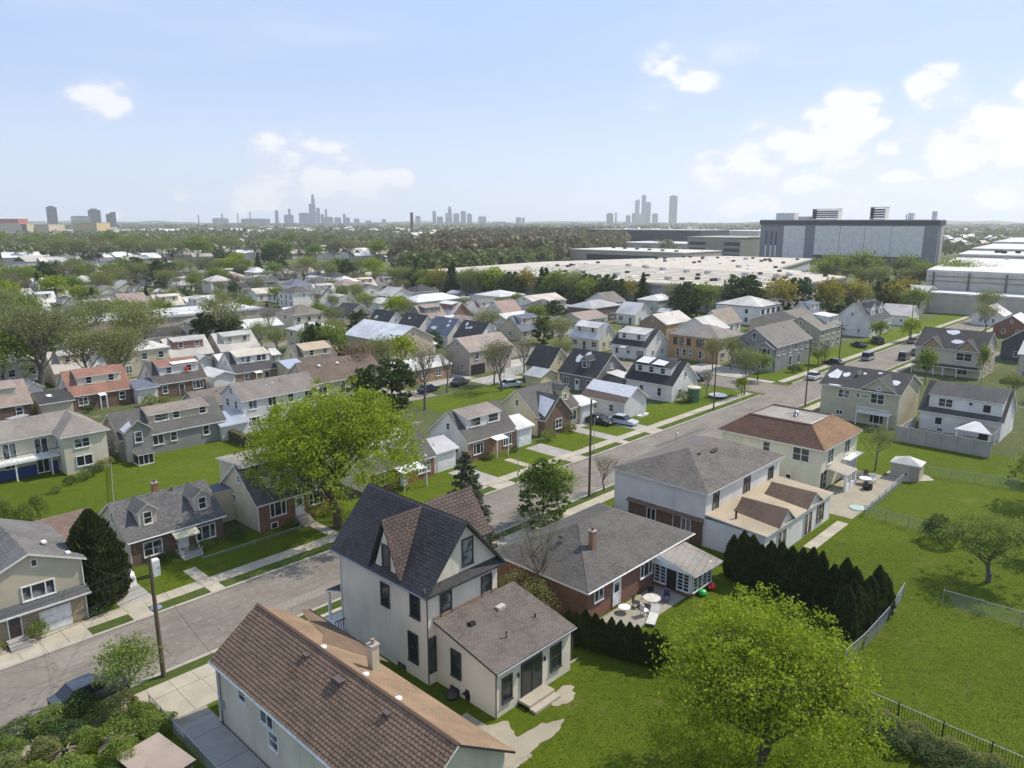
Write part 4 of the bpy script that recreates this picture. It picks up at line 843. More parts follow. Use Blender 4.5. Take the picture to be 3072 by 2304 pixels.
def white_fence_house():
    W1=siding((0.76,0.745,0.71)); h=House('white_cape_house','white siding house with full shed dormer behind the pale panel fence',119.0,20.0,8.4,10.3,2.9,3.6,'t','gable',W1,shingle((.075,.073,.072),(.045,.044,.043),.3,.2),ov=.3)
    o=h.o; ux=lambda t:30.3-t
    h.sdormer(.9,10.1,.45,5.35,wall=W1)
    for t0,z0,w_,h_,st in ((28.1,3.75,1.7,1.1,'pair'),(22.5,3.75,.9,1.05,'pic')): window(o,'F',ux(t0),z0,w_,h_,st,ly=.45)
    window(o,'F',ux(24.3),4.45,.45,.4,'pic',ly=.45); window(o,'F',ux(28.2),1.1,.85,1.0,'pic'); window(o,'F',ux(27.8),.1,.6,.45,'pairv')
    rnd=random.Random(5); h.patch(blob_patch(rnd,(.22,.50),.06,9,.6)); box_vent(o,5.6,4.0,6.4); box_vent(o,8.3,4.1,6.4)
    # enclosed back porch roof
    g=thing('garden_gazebo','small hipped gazebo with pale roof standing behind the panel fence','gazebo',(113.4,20.2,0)); s2=[(0,0),(3.2,0),(3.2,3.9),(0,3.9)]; q=[(-.3,-.3,2.3),(3.5,-.3,2.3),(3.5,4.2,2.3),(-.3,4.2,2.3)]; t=[(1.5,1.6,3.3),(1.7,2.3,3.3)]
    MB().slab([[q[0],q[1],t[0]],[q[1],q[2],t[1],t[0]],[q[2],q[3],t[1]]],.1).build('gazebo_roof',[shingle(DARKSH[0],DARKSH[1],.3,.2),TRIM],g); MB().slab([[q[3],q[0],t[0],t[1]]],.1).build('gazebo_roof',[palemem((.66,.65,.63)),TRIM],g)
    for x_,y_ in s2: MB().box((x_-.09,y_-.09,0),(x_+.09,y_+.09,2.2)).build('post',WHITEM,g)
    MB().box((1.6,.6,0),(2.4,1.6,1.6)).build('cabinet',DARKM,g); MB().box((1.0,2.0,0),(2.2,3.4,.9)).build('counter',plain((.25,.25,.26),.5,'counter_grey'),g)
white_fence_house()
def panel_fence():
    p=thing('panel_fence','weathered pale grey solid panel fence between tan house yard and lawn','fence',(109.8,19.3,0)); me=MB().box((-.05,.02,0),(.05,1.84,2.15)).mesh('panel',[concrete_mat('fence_panel',(.40,.38,.35),(.26,.25,.23))]); pm=MB().box((-.09,-.07,0),(.09,.07,2.25)).mesh('post',[CONCG])
    for i in range(6): put('panel',me,p,(0,.02+i*1.9,0)); put('post',pm,p,(0,i*1.9-.03,0))
    put('post',pm,p,(0,11.4,0))
    for i in range(5): put('panel',me,p,(.05+i*1.9,11.5,-.5),-PI/2)
panel_fence()

def left_garage_house():
    W1=siding((0.50,0.455,0.33)); X,Y=8.9,60.0
    h=House('tan_garage_house','tan two-storey house with white garage door and stoop, far left by the street',X,Y,6.7,9.0,5.05,1.45,'t','gable',W1,shingle((.155,.145,.135),(.095,.09,.085),.3,.2),ov=.35)
    o=h.o; R=h.L
    # local R end (+x) faces the street; u runs from the left (world X) : local y
    MB().box((0,-.045,-.3),(.0,-.004,.1)) 
    MB().box((R+.004,.02,-.3),(R+.05,6.68,2.35)).build('brick_facing',brick((.33,.25,.15),(.36,.32,.25)),o)
    m=MB(); m.prism([(R+.0,2.95),(R+.55,2.45),(R+.55,2.33),(R,2.33)],'y',-.25,6.95) ; m.build('pent_roof',[DTRIM],o); MB().box((R+.5,-.3,2.25),(R+.6,7.0,2.4)).build('fascia',TRIM,o)
    h.win('R',11.65-X,3.05,2.0,1.0,'triple'); garage_door(o,'R',12.55-X,0.0,1.9,1.75,WHITEM,Lx=R+.05); d=door(o,'R',10.5-X,.5,.75,1.7,plain((.08,.05,.04),.5,'dark_door'),Lx=R+.05)
    window(o,'R',12.45-X,5.5,.3,.45,'pic',Lx=R,fw=.07); 
    for k in range(4): MB().box((R+.05,10.3-X-.1,0),(R+.45+.33*(k+1),11.5-X,.52-.13*k)).build('step',CONCG,o)
    MB().box((-.28,0,0),(.28,.3,.12)).build('skylight_vent',WHITEM,o,(6.6,4.9,6.1)); MB().box((-.25,0,0),(.25,.3,.1)).build('roof_vent',WHITEM,o,(8.6,5.9,5.55)); box_vent(o,4.8,2.4,6.15)
    downspout(o,R+.05,6.73,5.0); return h
left_garage_house()
def cape_left():
    h=House('dormer_cape_house','brown brick cape with two gabled dormers and cream awning beside the dark cypress',21.3,66.6,8.4,7.6,2.5,2.45,'s','gable',siding((.60,.545,.43)),shingle((.12,.118,.118),(.07,.068,.068),.3,.18),ov=.3)
    o=h.o; MB().box((0.0,-.045,-.3),(8.4,-.004,2.4)).build('brick_facing',BRKD,o)
    shingles(h.roof,[h.Pt[0]],.3,.19,tile((.14,.136,.134),(.075,.072,.072)),0,.02,21)
    h.gdormer(2.0,1.6,.9,1.35,wall=siding((.55,.5,.4)),ww=.62,wh=1.05,rmat=shingle((.13,.12,.11),(.085,.08,.075),.3,.18)); h.gdormer(7.0,1.6,.9,1.35,wall=siding((.55,.5,.4)),ww=.62,wh=1.05,rmat=shingle((.13,.12,.11),(.085,.08,.075),.3,.18))
    window(o,'F',1.1,.7,1.5,1.25,'pair',ly=-.046); window(o,'F',5.85,.7,1.7,1.25,'triple',ly=-.046); door(o,'F',4.15,.5,.8,1.75,WHITEM,ly=-.046)
    m=MB(); m.slab([[(3.5,-1.2,1.95),(5.7,-1.2,1.95),(5.7,-.05,2.35),(3.5,-.05,2.35)]],.12); m.build('awning',[plain((.66,.6,.4),.6,'cream_awning'),plain((.66,.6,.4),.6,'cream_awning')],o)
    for k in range(4): MB().box((3.7,-.05-.38*(k+1)-.5,0),(5.5,-.05-.38*k-(.5 if k else 0),.5-.125*k)).build('step',CONCG,o)
    for x_ in (3.75,5.45): MB().tube((x_,-1.9,.1),(x_,-.6,1.4),.025,n=5).build('handrail',WHITEM,o); MB().tube((x_,-1.9,0),(x_,-1.9,.9),.025,n=5).build('rail_post',WHITEM,o)
    h.win('L',3.6,3.2,.35,.9,'dh'); h.chimney(4.1,4.3,5.75,.5,brick((.38,.13,.07),(.3,.22,.18))); vent_pipe(o,5.3,3.5,4.9,mat=DARKM); downspout(o,-.04,-.04,2.4); gutter(o,(-.3,-.36,2.4),(8.7,-.36,2.4))
    # rear wing with rusty brown roof
    h2=House('brown_roofed_garage','small cream garage with brown gable roof behind the left cape',15.6,71.5,4.6,5.2,2.5,1.2,'s','gable',stucco((.6,.56,.48)),shingle((.2,.135,.105),(.14,.095,.075),.3,.2),cat='garage'); garage_door(h2.o,'F',.9,0,2.6,2.1,WHITEM)
cape_left()
def cape_tree():
    h=House('cream_brick_cape','cream and red brick cape left of the big bright street tree',32.8,65.4,8.6,7.8,3.0,3.1,'s','gable',siding((.62,.55,.40)),shingle((.095,.092,.09),(.06,.058,.056),.3,.18),ov=.3)
    o=h.o; MB().box((0.0,-.045,-.3),(8.6,-.004,2.9)).build('brick_facing',BRKR,o); h.sdormer(.0,8.6,3.3,6.0,rmat=shingle((.25,.22,.19),(.18,.16,.14),.3,.18))
    MB().prism([(3.9,3.0),(7.8,3.0),(7.8,5.9),(3.9,6.08)],'x',0.003,5.0).build('rear_dormer_wall',siding((.62,.55,.40)),o); MB().slab([[(-.2,3.8,6.35),(5.2,3.8,6.35),(5.2,8.1,6.0),(-.2,8.1,6.0)]],.12).build('rear_dormer_roof',[shingle((.27,.24,.21),(.2,.175,.15),.3,.18),TRIM],o)
    h.gdormer(2.3,1.5,1.0,1.3); window(o,'F',1.25,1.35,1.6,1.45,'triple',ly=-.046); window(o,'F',1.25,.1,.6,.55,'pic',ly=-.046); window(o,'F',5.6,1.35,1.6,1.3,'triple',ly=-.046); door(o,'F',4.0,.7,.85,1.9,WHITEM,ly=-.046)
    h.win('L',3.4,4.4,.4,.65,'dh'); h.win('L',4.6,1.9,1.0,.85,'pair'); h.win('L',6.5,2.6,.5,.9,'pic')
    for k in range(5): MB().box((3.75,-.05-.33*(k+1)-.4,0),(5.1,-.05-.33*k-(.4 if k else 0),.7-.14*k)).build('step',CONC,o)
    MB().box((-2.6,5.2,-.2),(-.005,7.7,3.3)).build('side_wing',siding((.62,.55,.40)),o); MB().slab([[(-2.7,5.1,3.35),(0,5.1,3.35),(0,7.8,3.35),(-2.7,7.8,3.35)]],.1).build('side_wing_roof',[shingle((.12,.125,.14),(.09,.095,.11),.3,.18),TRIM],o)
    downspout(o,-.04,-.04,2.9); gutter(o,(-.3,-.36,2.9),(8.9,-.36,2.9))
cape_tree()

# ================================================================ MIDDLE DISTANCE HOUSES
S=lambda a,b:shingle(a,b,.3,.2)
WHT=siding((0.74,0.715,0.67)); WHS=stucco((0.72,0.695,0.65)); TANW=siding((0.54,0.48,0.36)); YELW=siding((0.66,0.58,0.36)); GRYW=siding((0.21,0.205,0.195)); GRYB=siding((0.27,0.27,0.265)); OLVW=siding((0.36,0.34,0.26)); ORGW=brick((.46,.28,.13),(.42,.3,.18)); PNKW=siding((0.42,0.36,0.31)); NAVW=siding((0.07,0.075,0.095)); LGRY=siding((0.46,0.46,0.455)); CRMW=siding((0.66,0.61,0.48))
RG=S(*GREYSH); RD=S(*DARKSH); RT=S(*TAUPE); RBR=S((.15,.11,.085),(.1,.075,.058)); RRED=S((.28,.14,.10),(.2,.105,.08)); RPK=S((.30,.235,.2),(.23,.18,.155)); RPALE=palemem((.47,.455,.43)); RPAL2=palemem((.44,.42,.39)); RWHT=palemem((.57,.56,.545)); RCRM=palemem((.50,.45,.37)); RBLU=S((.13,.15,.2),(.09,.1,.14))
rnd=random.Random(11)
GC='houses along the far side of the main street'; GR='capes in the row beyond the back street'; GM='houses in the middle distance'
def mid(nm,label,X,Y,w_,d_,he,ri,ax,rf,wall,rm,group=GM,low=None,sh=None,gd=(),wf=None,wl=None,wr=None,fl=1,chim=None,trim=None,patch=0,awn=None,drm=None,lowh=None,doorx=None,ov=.3,nf=3):
    h=House(nm,label,X,Y,w_,d_,he,ri,ax,rf,wall,rm,trim,group=group,ov=ov)
    L=h.L
    if low: MB().box((.0,-.045,-.3),(L,-.004,(lowh or he-.1))).build('brick_facing',low,h.o)
    ly=-.046 if low else 0
    if sh: # shed dormer (u0,u1,y0,zt,[windows])
        h.sdormer(sh[0],sh[1],sh[2],sh[3],wall=wall if len(sh)<6 else sh[5],rmat=drm or rm,wins=sh[4])
    for g in gd: h.gdormer(*g,rmat=rm)
    if wf is None:
        n=max(2,int(L/2.8))
        for f in range(fl):
            for i in range(n):
                c=L*(i+.5)/n
                if f==0 and i==n//2 and doorx!=0: door(h.o,'F',c-.42,.1,.85,2.0,plain((.12,.09,.07),.5,'door_paint') if rnd.random()<.5 else WHITEM,ly=ly); continue
                st=rnd.choice(['dh','pair','pairv','triple']); ww={'dh':.8,'pair':1.3,'pairv':1.2,'triple':1.7}[st]
                window(h.o,'F',c-ww/2,.95+f*2.5,ww,min(1.2,he-.95-f*2.5-.25),st,h.trim,ly=ly)
    else:
        for (u,z,ww,wh,st) in wf: window(h.o,'F',u,z,ww,wh,st,h.trim,ly=ly)
    side='L' if ax=='s' else 'R'; dd=h.D
    for f in range(fl):
        for q in ((.3,.7) if dd>6 else (.5,)): h.win(side,dd*q-.35,1.0+f*2.5,.7,1.0,'dh')
    if rf=='gable': h.win(side,dd/2-.25,he+ri*.3,.5,.75,'dh')
    if chim: h.chimney(L*chim,h.D*.5,he+ri+.7,.45)
    else: vent_pipe(h.o,L*.6,h.D*.35,h.zf(h.D*.35))
    for k in range(patch): h.patch(blob_patch(rnd,(rnd.uniform(.2,.8),rnd.uniform(.35,.85)),rnd.uniform(.06,.13),9,rnd.uniform(.8,2.2)))
    if awn: h.awning(*awn)
    return h
# far side of the main street
mid('porch_cape_house','red brick cape with white portico mostly hidden behind the big bright tree',46.4,65.9,9.2,7.2,2.7,3.0,'s','gable',WHT,RG,GC,BRKR,sh=(.8,6.6,1.3,5.3,[2,5.4]),awn=(3.0,6.4,2.6,2.2),drm=RPAL2)
h=House('side_garage','white garage with grey flecked roof right of the brick portico cape',56.2,66.4,3.4,5.2,2.6,.9,'s','gable',WHT,palemem((.42,.42,.43)),cat='garage',group='side garages of the capes'); garage_door(h.o,'F',.4,0,2.6,2.0,WHITEM)
mid('white_brick_cape','white cape with brick front, wide shed dormer and small white entrance canopy',61.9,66.6,8.6,7.4,2.8,3.1,'s','gable',WHT,RG,GC,brick((.33,.17,.1),(.36,.3,.24)),sh=(.9,7.0,1.2,5.4,[2.0,2.9,5.2,6.1]),awn=(3.6,5.8,2.75,1.6),drm=S((.26,.22,.19),(.19,.16,.14)),wf=[(.9,.9,1.6,1.3,'triple'),(6.3,.9,1.5,1.3,'triple')])
h=House('side_garage','narrow white garage with pale roof attached right of white brick-fronted cape',70.7,66.4,2.9,5.4,2.7,.9,'s','gable',WHT,RWHT,cat='garage',group='side garages of the capes'); garage_door(h.o,'F',.3,0,2.3,2.1,WHITEM)
h=mid('brick_gable_cape','yellow cape with steep brick front gable and white patch on grey roof',77.0,68.4,9.2,7.8,2.9,3.2,'s','gable',YELW,RG,GC,None,wf=[(7.4,.9,1.3,1.3,'pair')],chim=None)
c=3.2
MB().prism([(c-2.9,-.3),(c+2.9,-.3),(c+2.9,2.6),(c,5.4),(c-2.9,2.6)],'y',-1.2,2.9).build('brick_gable',BRKD,h.o)
MB().slab([[(c-3.2,-1.5,2.45),(c,-1.5,5.6),(c,3.9,5.6),(c-3.2,.6,2.45)],[(c,-1.5,5.6),(c+3.2,-1.5,2.45),(c+3.2,.6,2.45),(c,3.9,5.6)]],.12).build('brick_gable_roof',[RG,TRIM],h.o); window(h.o,'F',c-.6,.8,1.3,1.3,'pair',ly=-1.21)
MB().slab([[(c-2.9,-1.2,2.95),(c-.8,-1.2,5.0),(c-.5,1.9,5.3),(c-2.4,.5,3.4)]],.02,0,0).build('roof_patch',PATCHM,h.o)
h.gdormer(7.4,1.7,1.0,1.5,ww=.4,wh=.8)
h=House('side_garage','yellow garage with flat pale roof right of the brick gabled cape',86.4,68.0,3.2,5.6,2.8,.5,'s','gable',CRMW,RWHT,cat='garage',group='side garages of the capes'); garage_door(h.o,'F',.3,0,2.4,2.1,WHITEM)
h=House('detached_garage','white garage in tree shadow with snow-white roof and dark torn edge',92.8,64.6,6.0,8.0,2.7,1.9,'t','gable',siding((.66,.66,.65)),RBR,cat='garage'); MB().slab([[Vector(h.Pt[0][0]).lerp(Vector(h.Pt[0][3]),.42)+Vector((0,0,.04)),Vector(h.Pt[0][1]).lerp(Vector(h.Pt[0][2]),.36)+Vector((0,0,.04)),Vector(h.Pt[0][2])+Vector((0,0,.04)),Vector(h.Pt[0][3])+Vector((0,0,.04))]],.03,0,0).build('roof_patch',PATCHM,h.o)
h.win('F',2.0,1.0,.8,1.0,'dh'); h.win('F',5.2,1.0,.8,1.0,'dh')
h=mid('corner_cape_house','white corner cape with black roof, long shed dormer and green bush, by the junction',107.4,65.2,8.2,9.4,3.0,3.3,'t','gable',siding((.76,.74,.70)),S((.035,.036,.04),(.022,.022,.025)),GC,None,sh=(1.0,8.2,1.4,5.5,[2.0,4.3,6.6]),wf=[(1.6,1.0,.5,.9,'dh'),(3.0,1.0,.7,1.2,'dh'),(6.6,.9,.7,1.3,'dh')])
MB().slab([[(1.0,1.5,5.85),(3.6,1.5,5.85),(3.6,4.0,6.5),(1.0,4.0,6.5)]],.03,0,0).build('roof_patch',PATCHM,h.o); MB().slab([[(4.3,1.4,5.85),(6.8,1.4,5.85),(6.8,3.0,6.28),(4.3,3.6,6.4)]],.03,0,0).build('roof_patch',PATCHM,h.o)
h=mid('grey_cape_house','charcoal grey cape with black roof and single gabled dormer behind white garage',103.9,78.5,9.0,8.4,3.0,3.6,'t','gable',GRYW,S((.035,.036,.04),(.022,.022,.025)),GM,None,gd=[(4.9,1.7,1.2,1.5)],patch=2)
MB().slab([[(8.6,2.6,3.6),(12.2,2.6,3.1),(12.2,6.2,3.1),(8.6,6.2,3.6)]],.1).build('side_lean_to_roof',[RWHT,TRIM],h.o); MB().box((8.5,2.8,-.2),(12,6.0,3.0)).build('side_lean_to',GRYW,h.o)
h=mid('yellow_a_house','pale yellow cape with pointed gable and small sheet-roofed wing, by the bare trees',104.4,90.0,6.6,5.6,3.0,3.4,'t','gable',YELW,RD)
h=House('yellow_wing','low yellow lean-to wing with glassy grey roof in front of yellow gable',99.2,87.4,4.8,3.6,2.5,1.0,'t','gable',YELW,palemem((.38,.4,.4)),cat='garage')
# back row facing the lawns
h=mid('dormered_grey_house','long grey house with tan shed dormer, little front gable and glazed hatch',32.0,99.0,13.6,6.4,2.9,2.7,'s','gable',siding((.27,.265,.25)),S((.11,.105,.1),(.08,.076,.072)),GM,None,sh=(4.0,12.0,1.1,5.1,[5.2,6.1,7.6,11.2],TANW),wf=[(3.9,1.3,1.3,1.2,'pairv'),(6.2,1.4,.75,1.1,'dh'),(10.6,1.3,.75,1.2,'dh')],drm=S((.24,.205,.17),(.18,.15,.125)))
MB().prism([(.2,-.3),(3.4,-.3),(3.4,4.0),(1.8,5.2),(.2,4.0)],'y',-1.0,2.4).build('front_gable',siding((.27,.265,.25)),h.o); MB().slab([[(0,-1.3,3.9),(1.8,-1.3,5.3),(1.8,2.6,5.3),(0,1.4,3.9)],[(1.8,-1.3,5.3),(3.6,-1.3,3.9),(3.6,1.4,3.9),(1.8,2.6,5.3)]],.1).build('front_gable_roof',[S((.24,.205,.17),(.18,.15,.125)),TRIM],h.o); window(h.o,'F',1.4,2.4,.8,1.3,'dh',ly=-1.01)
MB().slab([[(.0,-1.3,4.02),(1.0,-1.3,4.8),(1.3,.3,5.02),(.1,.4,4.1)]],.02,0,0).build('roof_patch',PATCHM,h.o)
g=thing('glass_hatch','small glazed cellar hatch with grey lid in front of dormered grey house','hatch',(32.6,95.4,0)); MB().box((0,0,0),(1.9,2.0,.12)).build('slab',WHITEM,g); MB().box((.08,.08,.12),(1.82,1.92,1.35)).build('glass_body',glassm(1),g); MB().slab([[(-.1,-.1,1.42),(2,-.1,1.42),(2,2.1,1.7),(-.1,2.1,1.7)]],.08).build('lid',[RG,TRIM],g)
for u in (.0,.6,1.2,1.8): MB().box((u+.04,.04,.12),(u+.1,.1,1.35)).build('glazing_bar',TRIM,g)
mid('tan_back_house','low tan house with beige roof and clutter right of dormered grey house',46.4,108.9,6.6,5.4,2.8,1.8,'s','gable',stucco((.48,.44,.35)),RT)
h=mid('white_saltbox_house','two-storey white house with grey-tan roof left of the bright tree',48.8,99.6,12.2,6.4,4.9,1.9,'s','gable',WHT,S((.21,.185,.165),(.16,.14,.125)),GM,None,fl=2,nf=3); box_vent(h.o,6.0,2.2,6.2,WHITEM); box_vent(h.o,4.8,2.0,6.1,GALV)
h=House('side_shed','white shed with shiny sloping metal roof left of white saltbox house',44.9,98.4,3.8,5.4,2.2,1.2,'s','gable',WHT,metal((.55,.58,.64),.35,'sheet_roof'),cat='shed')
h=mid('long_tan_house','long tan house with brown roof and two skylights behind bright tree',64.8,107.5,14.5,8.4,3.6,2.9,'s','gable',stucco((.48,.42,.33)),RBR,wf=[(1.2,.9+.6,1.7,1.3,'pairv'),(5.6,1.2,.9,1.9,'pic'),(8.0,1.5,1.9,1.2,'triple'),(11.5,1.5,1.0,1.1,'dh')])
for u in (3.4,7.0): MB().lathe([(.32,0),(.32,.15),(.15,.3)],10).build('roof_vent',WHITEM,h.o,(u,2.9,5.75))
MB().prism([(11.3,-.3),(14.6,-.3),(14.6,3.4),(12.95,4.9),(11.3,3.4)],'y',-1.2,3).build('front_gable',CRMW,h.o); MB().slab([[(11.0,-1.4,3.3),(12.95,-1.4,5.0),(12.95,3.2,5.0),(11.0,.3,3.3)],[(12.95,-1.4,5.0),(14.9,-1.4,3.3),(14.9,.3,3.3),(12.95,3.2,5.0)]],.1).build('front_gable_roof',[RBR,TRIM],h.o)
mid('white_roof_ranch','low brick ranch with bright white roof behind the bare street trees',82.4,107.6,13.2,6.4,2.8,1.3,'s','gable',brick((.36,.22,.12),(.36,.3,.22)),RWHT,wf=[(1.0,.9,2.2,1.1,'triple'),(6.0,1.0,1.2,1.1,'pair'),(9.5,1,1.2,1.1,'pair')])
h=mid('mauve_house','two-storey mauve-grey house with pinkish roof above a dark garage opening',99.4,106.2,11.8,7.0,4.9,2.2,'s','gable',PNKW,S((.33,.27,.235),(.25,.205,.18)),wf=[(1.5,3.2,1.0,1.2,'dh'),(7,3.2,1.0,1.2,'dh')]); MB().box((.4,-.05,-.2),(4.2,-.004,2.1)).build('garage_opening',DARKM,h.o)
g=thing('white_garden_fence','white solid garden fence beside the mauve-grey house','fence',(103.5,100.5,0)); me=MB().box((.02,0,0),(1.48,.06,1.7)).mesh('panel',[WHITEM])
for k in range(7): put('panel',me,g,(k*1.5,0,0))
# row beyond the back street
mid('tan_dormer_house','tan cape with pink-brown roof and flat dormer at the far left edge',17.2,131.2,13.0,7.2,2.7,3.0,'s','gable',TANW,RPK,GR,BRKD,sh=(3.5,11.6,1.2,5.2,[8]),drm=RPK)
mid('red_roof_cape','cream cape with rusty red roof and dark brick front',36.0,131.2,8.9,7.4,2.7,3.3,'s','gable',CRMW,RRED,GR,BRKD,sh=(1.3,7.9,1.2,5.3,[3.0,6.4]),awn=(3.6,4.7,2.6,1.5),drm=RRED)
h=House('dark_roofed_garage','low garage with dark glossy roof left of the red-roofed cape',31.2,129.8,4.4,6.2,2.4,1.2,'s','gable',TANW,RD,cat='garage',group='side garages of the capes'); h.patch(blob_patch(rnd,(.4,.6),.1,8,1.2))
h=mid('red_lantern_cape','white cape with brick front, red lantern in its dormer window',48.7,130.4,8.6,7.2,2.7,3.2,'s','gable',WHT,S((.1,.085,.08),(.07,.06,.057)),GR,BRKD,sh=(1.2,8.0,1.1,5.3,[2.8,6.3]),drm=RRED); MB().box((5.5,.85,4.1),(6.2,1.02,4.75)).build('red_lantern',plain((.6,.05,.02),.5,'lantern_red'),h.o)  # the red box is a small unlit lantern at the dormer window
MB().slab([[(3.4,.9,5.55),(8.0,.9,5.55),(8.0,2.2,5.8),(3.4,2.2,5.8)]],.05,0,0).build('roof_patch',PATCHM,h.o)
h=House('side_garage','white lean-to garage with blue-grey roof between two row capes',45.3,129.6,3.3,6.0,2.5,.9,'s','gable',WHT,RBLU,cat='garage',group='side garages of the capes')
h=House('side_garage','white block garage with rounded white roof left of the white double-window cape',58.4,129.4,4.0,6.4,2.6,.7,'t','gable',WHT,RWHT,cat='garage',group='side garages of the capes')
h=mid('double_window_cape','white cape with dark skirt roof, four dormer windows and ochre brick front',62.7,129.8,8.2,7.2,2.7,3.3,'s','gable',WHT,S((.07,.07,.073),(.05,.05,.052)),GR,BRKT,sh=(1.0,7.6,1.2,5.4,[2.2,3.2,5.4,6.4]),drm=RCRM,awn=(3.4,4.8,2.6,1.3))
mid('yellow_row_cape','yellow cape with tan dormer roof behind the long tan house',75.4,128.2,8.4,7.2,2.7,3.3,'s','gable',YELW,S((.13,.11,.1),(.09,.08,.07)),GR,None,sh=(1.3,7.4,1.1,5.2,[3.0,6.0]),drm=S((.42,.33,.24),(.34,.27,.2)))
h=House('side_garage','yellow garage with bluish roof in front of the yellow row cape',71.0,125.4,3.2,6.2,3.0,.9,'s','gable',YELW,metal((.55,.6,.66),.4,'sheet_roof'),cat='garage',group='side garages of the capes')
h=mid('big_tan_house','big tan house with broad white roof and end gable towards the street',96.0,126.4,11.4,17.5,4.8,2.8,'t','gable',stucco((.58,.49,.34)),palemem((.58,.6,.63)),fl=1); 
mid('two_storey_yellow_house','boxy cream two-storey house with white hip roof behind dark bushes',91.0,153.0,9.4,7.6,5.0,1.3,'s','hip',CRMW,RWHT,fl=2)
mid('tan_gable_house','tan house with wide end gable and brown stripe',119.0,178.5,11.5,8.0,3.2,3.4,'t','gable',stucco((.52,.44,.34)),RD)
for lab,X,Y in (('first black and white cape from left in the steep-roofed row',117.8,158.0),('second black and white cape in the steep-roofed row, with white lean-to',118.6,146.0),('third cape of the steep-roofed row, blue-grey roof and many white skylights',119.0,134.8),('fourth cape of the steep-roofed row, black roof with white framed panels',119.0,124.3)):
    h=mid('steep_cape_house',lab,X,Y,7.4,8.2,2.9,3.6,'t','gable',WHT,RBLU if 'blue' in lab else S((.05,.052,.055),(.035,.035,.038)),GM,patch=3 if ('third' in lab or 'fourth' in lab) else 1)
# beyond the side street
h=mid('grey_duplex_house','large grey corner house with round gable window and two bay gables',144.0,64.0,17.0,9.6,5.3,3.3,'s','gable',GRYB,S((.17,.155,.14),(.13,.118,.106)),GM,None,fl=2,wf=[(1.0,3.4,1.0,1.3,'pair'),(3.2,3.4,1.0,1.3,'pair'),(6.3,3.4,.9,1.3,'pair'),(8.8,3.6,1.4,1.2,'pair'),(12,3.4,.9,1.3,'pair'),(14.5,3.4,.9,1.3,'pair'),(6.6,.6,1.0,2.0,'pic'),(10.8,.6,1.0,2.0,'pic')])
for t0 in (64.3,69.9):
    a=t0-64; MB().box((-.9,a,-.3),(-.005,a+3.4,5.1)).build('bay',GRYB,h.o); MB().slab([[(-1.15,a-.3,4.95),(-1.15,a+1.7,6.25),(.9,a+1.7,6.25),(.3,a-.3,4.95)],[(-1.15,a+1.7,6.25),(-1.15,a+3.7,4.95),(.3,a+3.7,4.95),(.9,a+1.7,6.25)]],.1).build('bay_roof',[S((.17,.155,.14),(.13,.118,.106)),TRIM],h.o)
    MB().prism([(a+.1,5.1),(a+3.3,5.1),(a+1.7,6.1)],'x',-.88,-.3).build('bay_gable',GRYB,h.o)
    window(h.o,'L',a+2.9,3.5,2.4,1.35,'triple',lx=-.91); window(h.o,'L',a+2.9,.8,2.4,1.35,'triple',lx=-.91)
MB().tube((-.08,4.8,7.2),(-.01,4.8,7.2),.55,n=16).build('round_window',TRIM,h.o); MB().tube((-.1,4.8,7.2),(-.081,4.8,7.2),.4,n=16).build('pane',glassm(0),h.o)
mid('olive_house','olive two-storey house with white dormers behind the grey corner house',176.0,68.0,13.5,9.4,5.0,2.6,'s','gable',OLVW,S((.2,.185,.16),(.15,.14,.12)),GM,None,sh=(6.5,12.5,.8,7.4,[8,9.4,11.4],WHT),drm=RWHT,fl=2)
h=mid('navy_gable_house','white house with dark navy gable roof and pale chimney block past olive house',206.0,66.5,16,9.8,4.0,4.6,'s','gable',siding((.68,.68,.67)),S((.06,.063,.07),(.04,.042,.048)),GM,None,gd=[(5.0,3.0,1.4,2.0),(11,2.6,1.4,2.0)],fl=1); 
mid('orange_brick_house','orange brick two-storey house with white patched hip roof and pale end wall',144.8,77.0,10.6,12.2,5.4,1.9,'s','hip',stucco((.66,.62,.5)),S((.23,.2,.18),(.17,.15,.135)),GM,fl=2).o
o=bpy.context.scene.objects.get('orange_brick_house'); MB().box((-.05,0,-.2),(-.004,12.2,5.3)).build('brick_facing',ORGW,o)
for k,y in enumerate((11.0,9.4,7.6,5.2,4.4,2.0,1.2)): window(o,'L',y,3.3,.75,1.4,'dh',DTRIM,lx=-.051)
for y in (10.2,8.6,7.1,4.6): window(o,'L',y,.7,.7,1.6,'dh',TRIM,lx=-.051)
mid('brown_gable_house','brown gabled house with orange brick side and long pale roof behind orange house',165.4,103.0,12.4,8.2,4.0,2.2,'s','gable',brick((.3,.2,.13),(.3,.25,.2)),palemem((.5,.46,.42)),GM,ORGW)
mid('small_a_frame_house','small white pointed gable house with tan roof before the white hip villa',182.8,96.7,10.7,6.4,3.0,3.4,'s','gable',WHT,S((.3,.25,.2),(.22,.18,.15)),GM)
mid('white_villa','large white two-storey villa with dark fascia, arched windows and pale hip roof',207.0,97.6,13.6,14.2,5.5,2.2,'s','hip',WHS,RPALE,GM,fl=2,trim=DTRIM)
mid('dark_hip_house','dark grey brick hip house with white ridge caps behind bushy trees',177.8,136.5,14.6,9.5,4.4,1.6,'s','hip',brick((.16,.12,.1),(.2,.18,.16)),palemem((.34,.34,.34)),GM)
mid('white_small_gable_house','small white pointed house with curled white roof right of dark brick house',184.0,125.2,8.0,6.8,3.0,3.0,'t','gable',WHT,RWHT,GM)
mid('grey_hall_house','grey house with flat white hip roof among trees below long warehouse',212.0,135.5,12.2,8.0,4.2,1.4,'s','hip',LGRY,RWHT,GM)
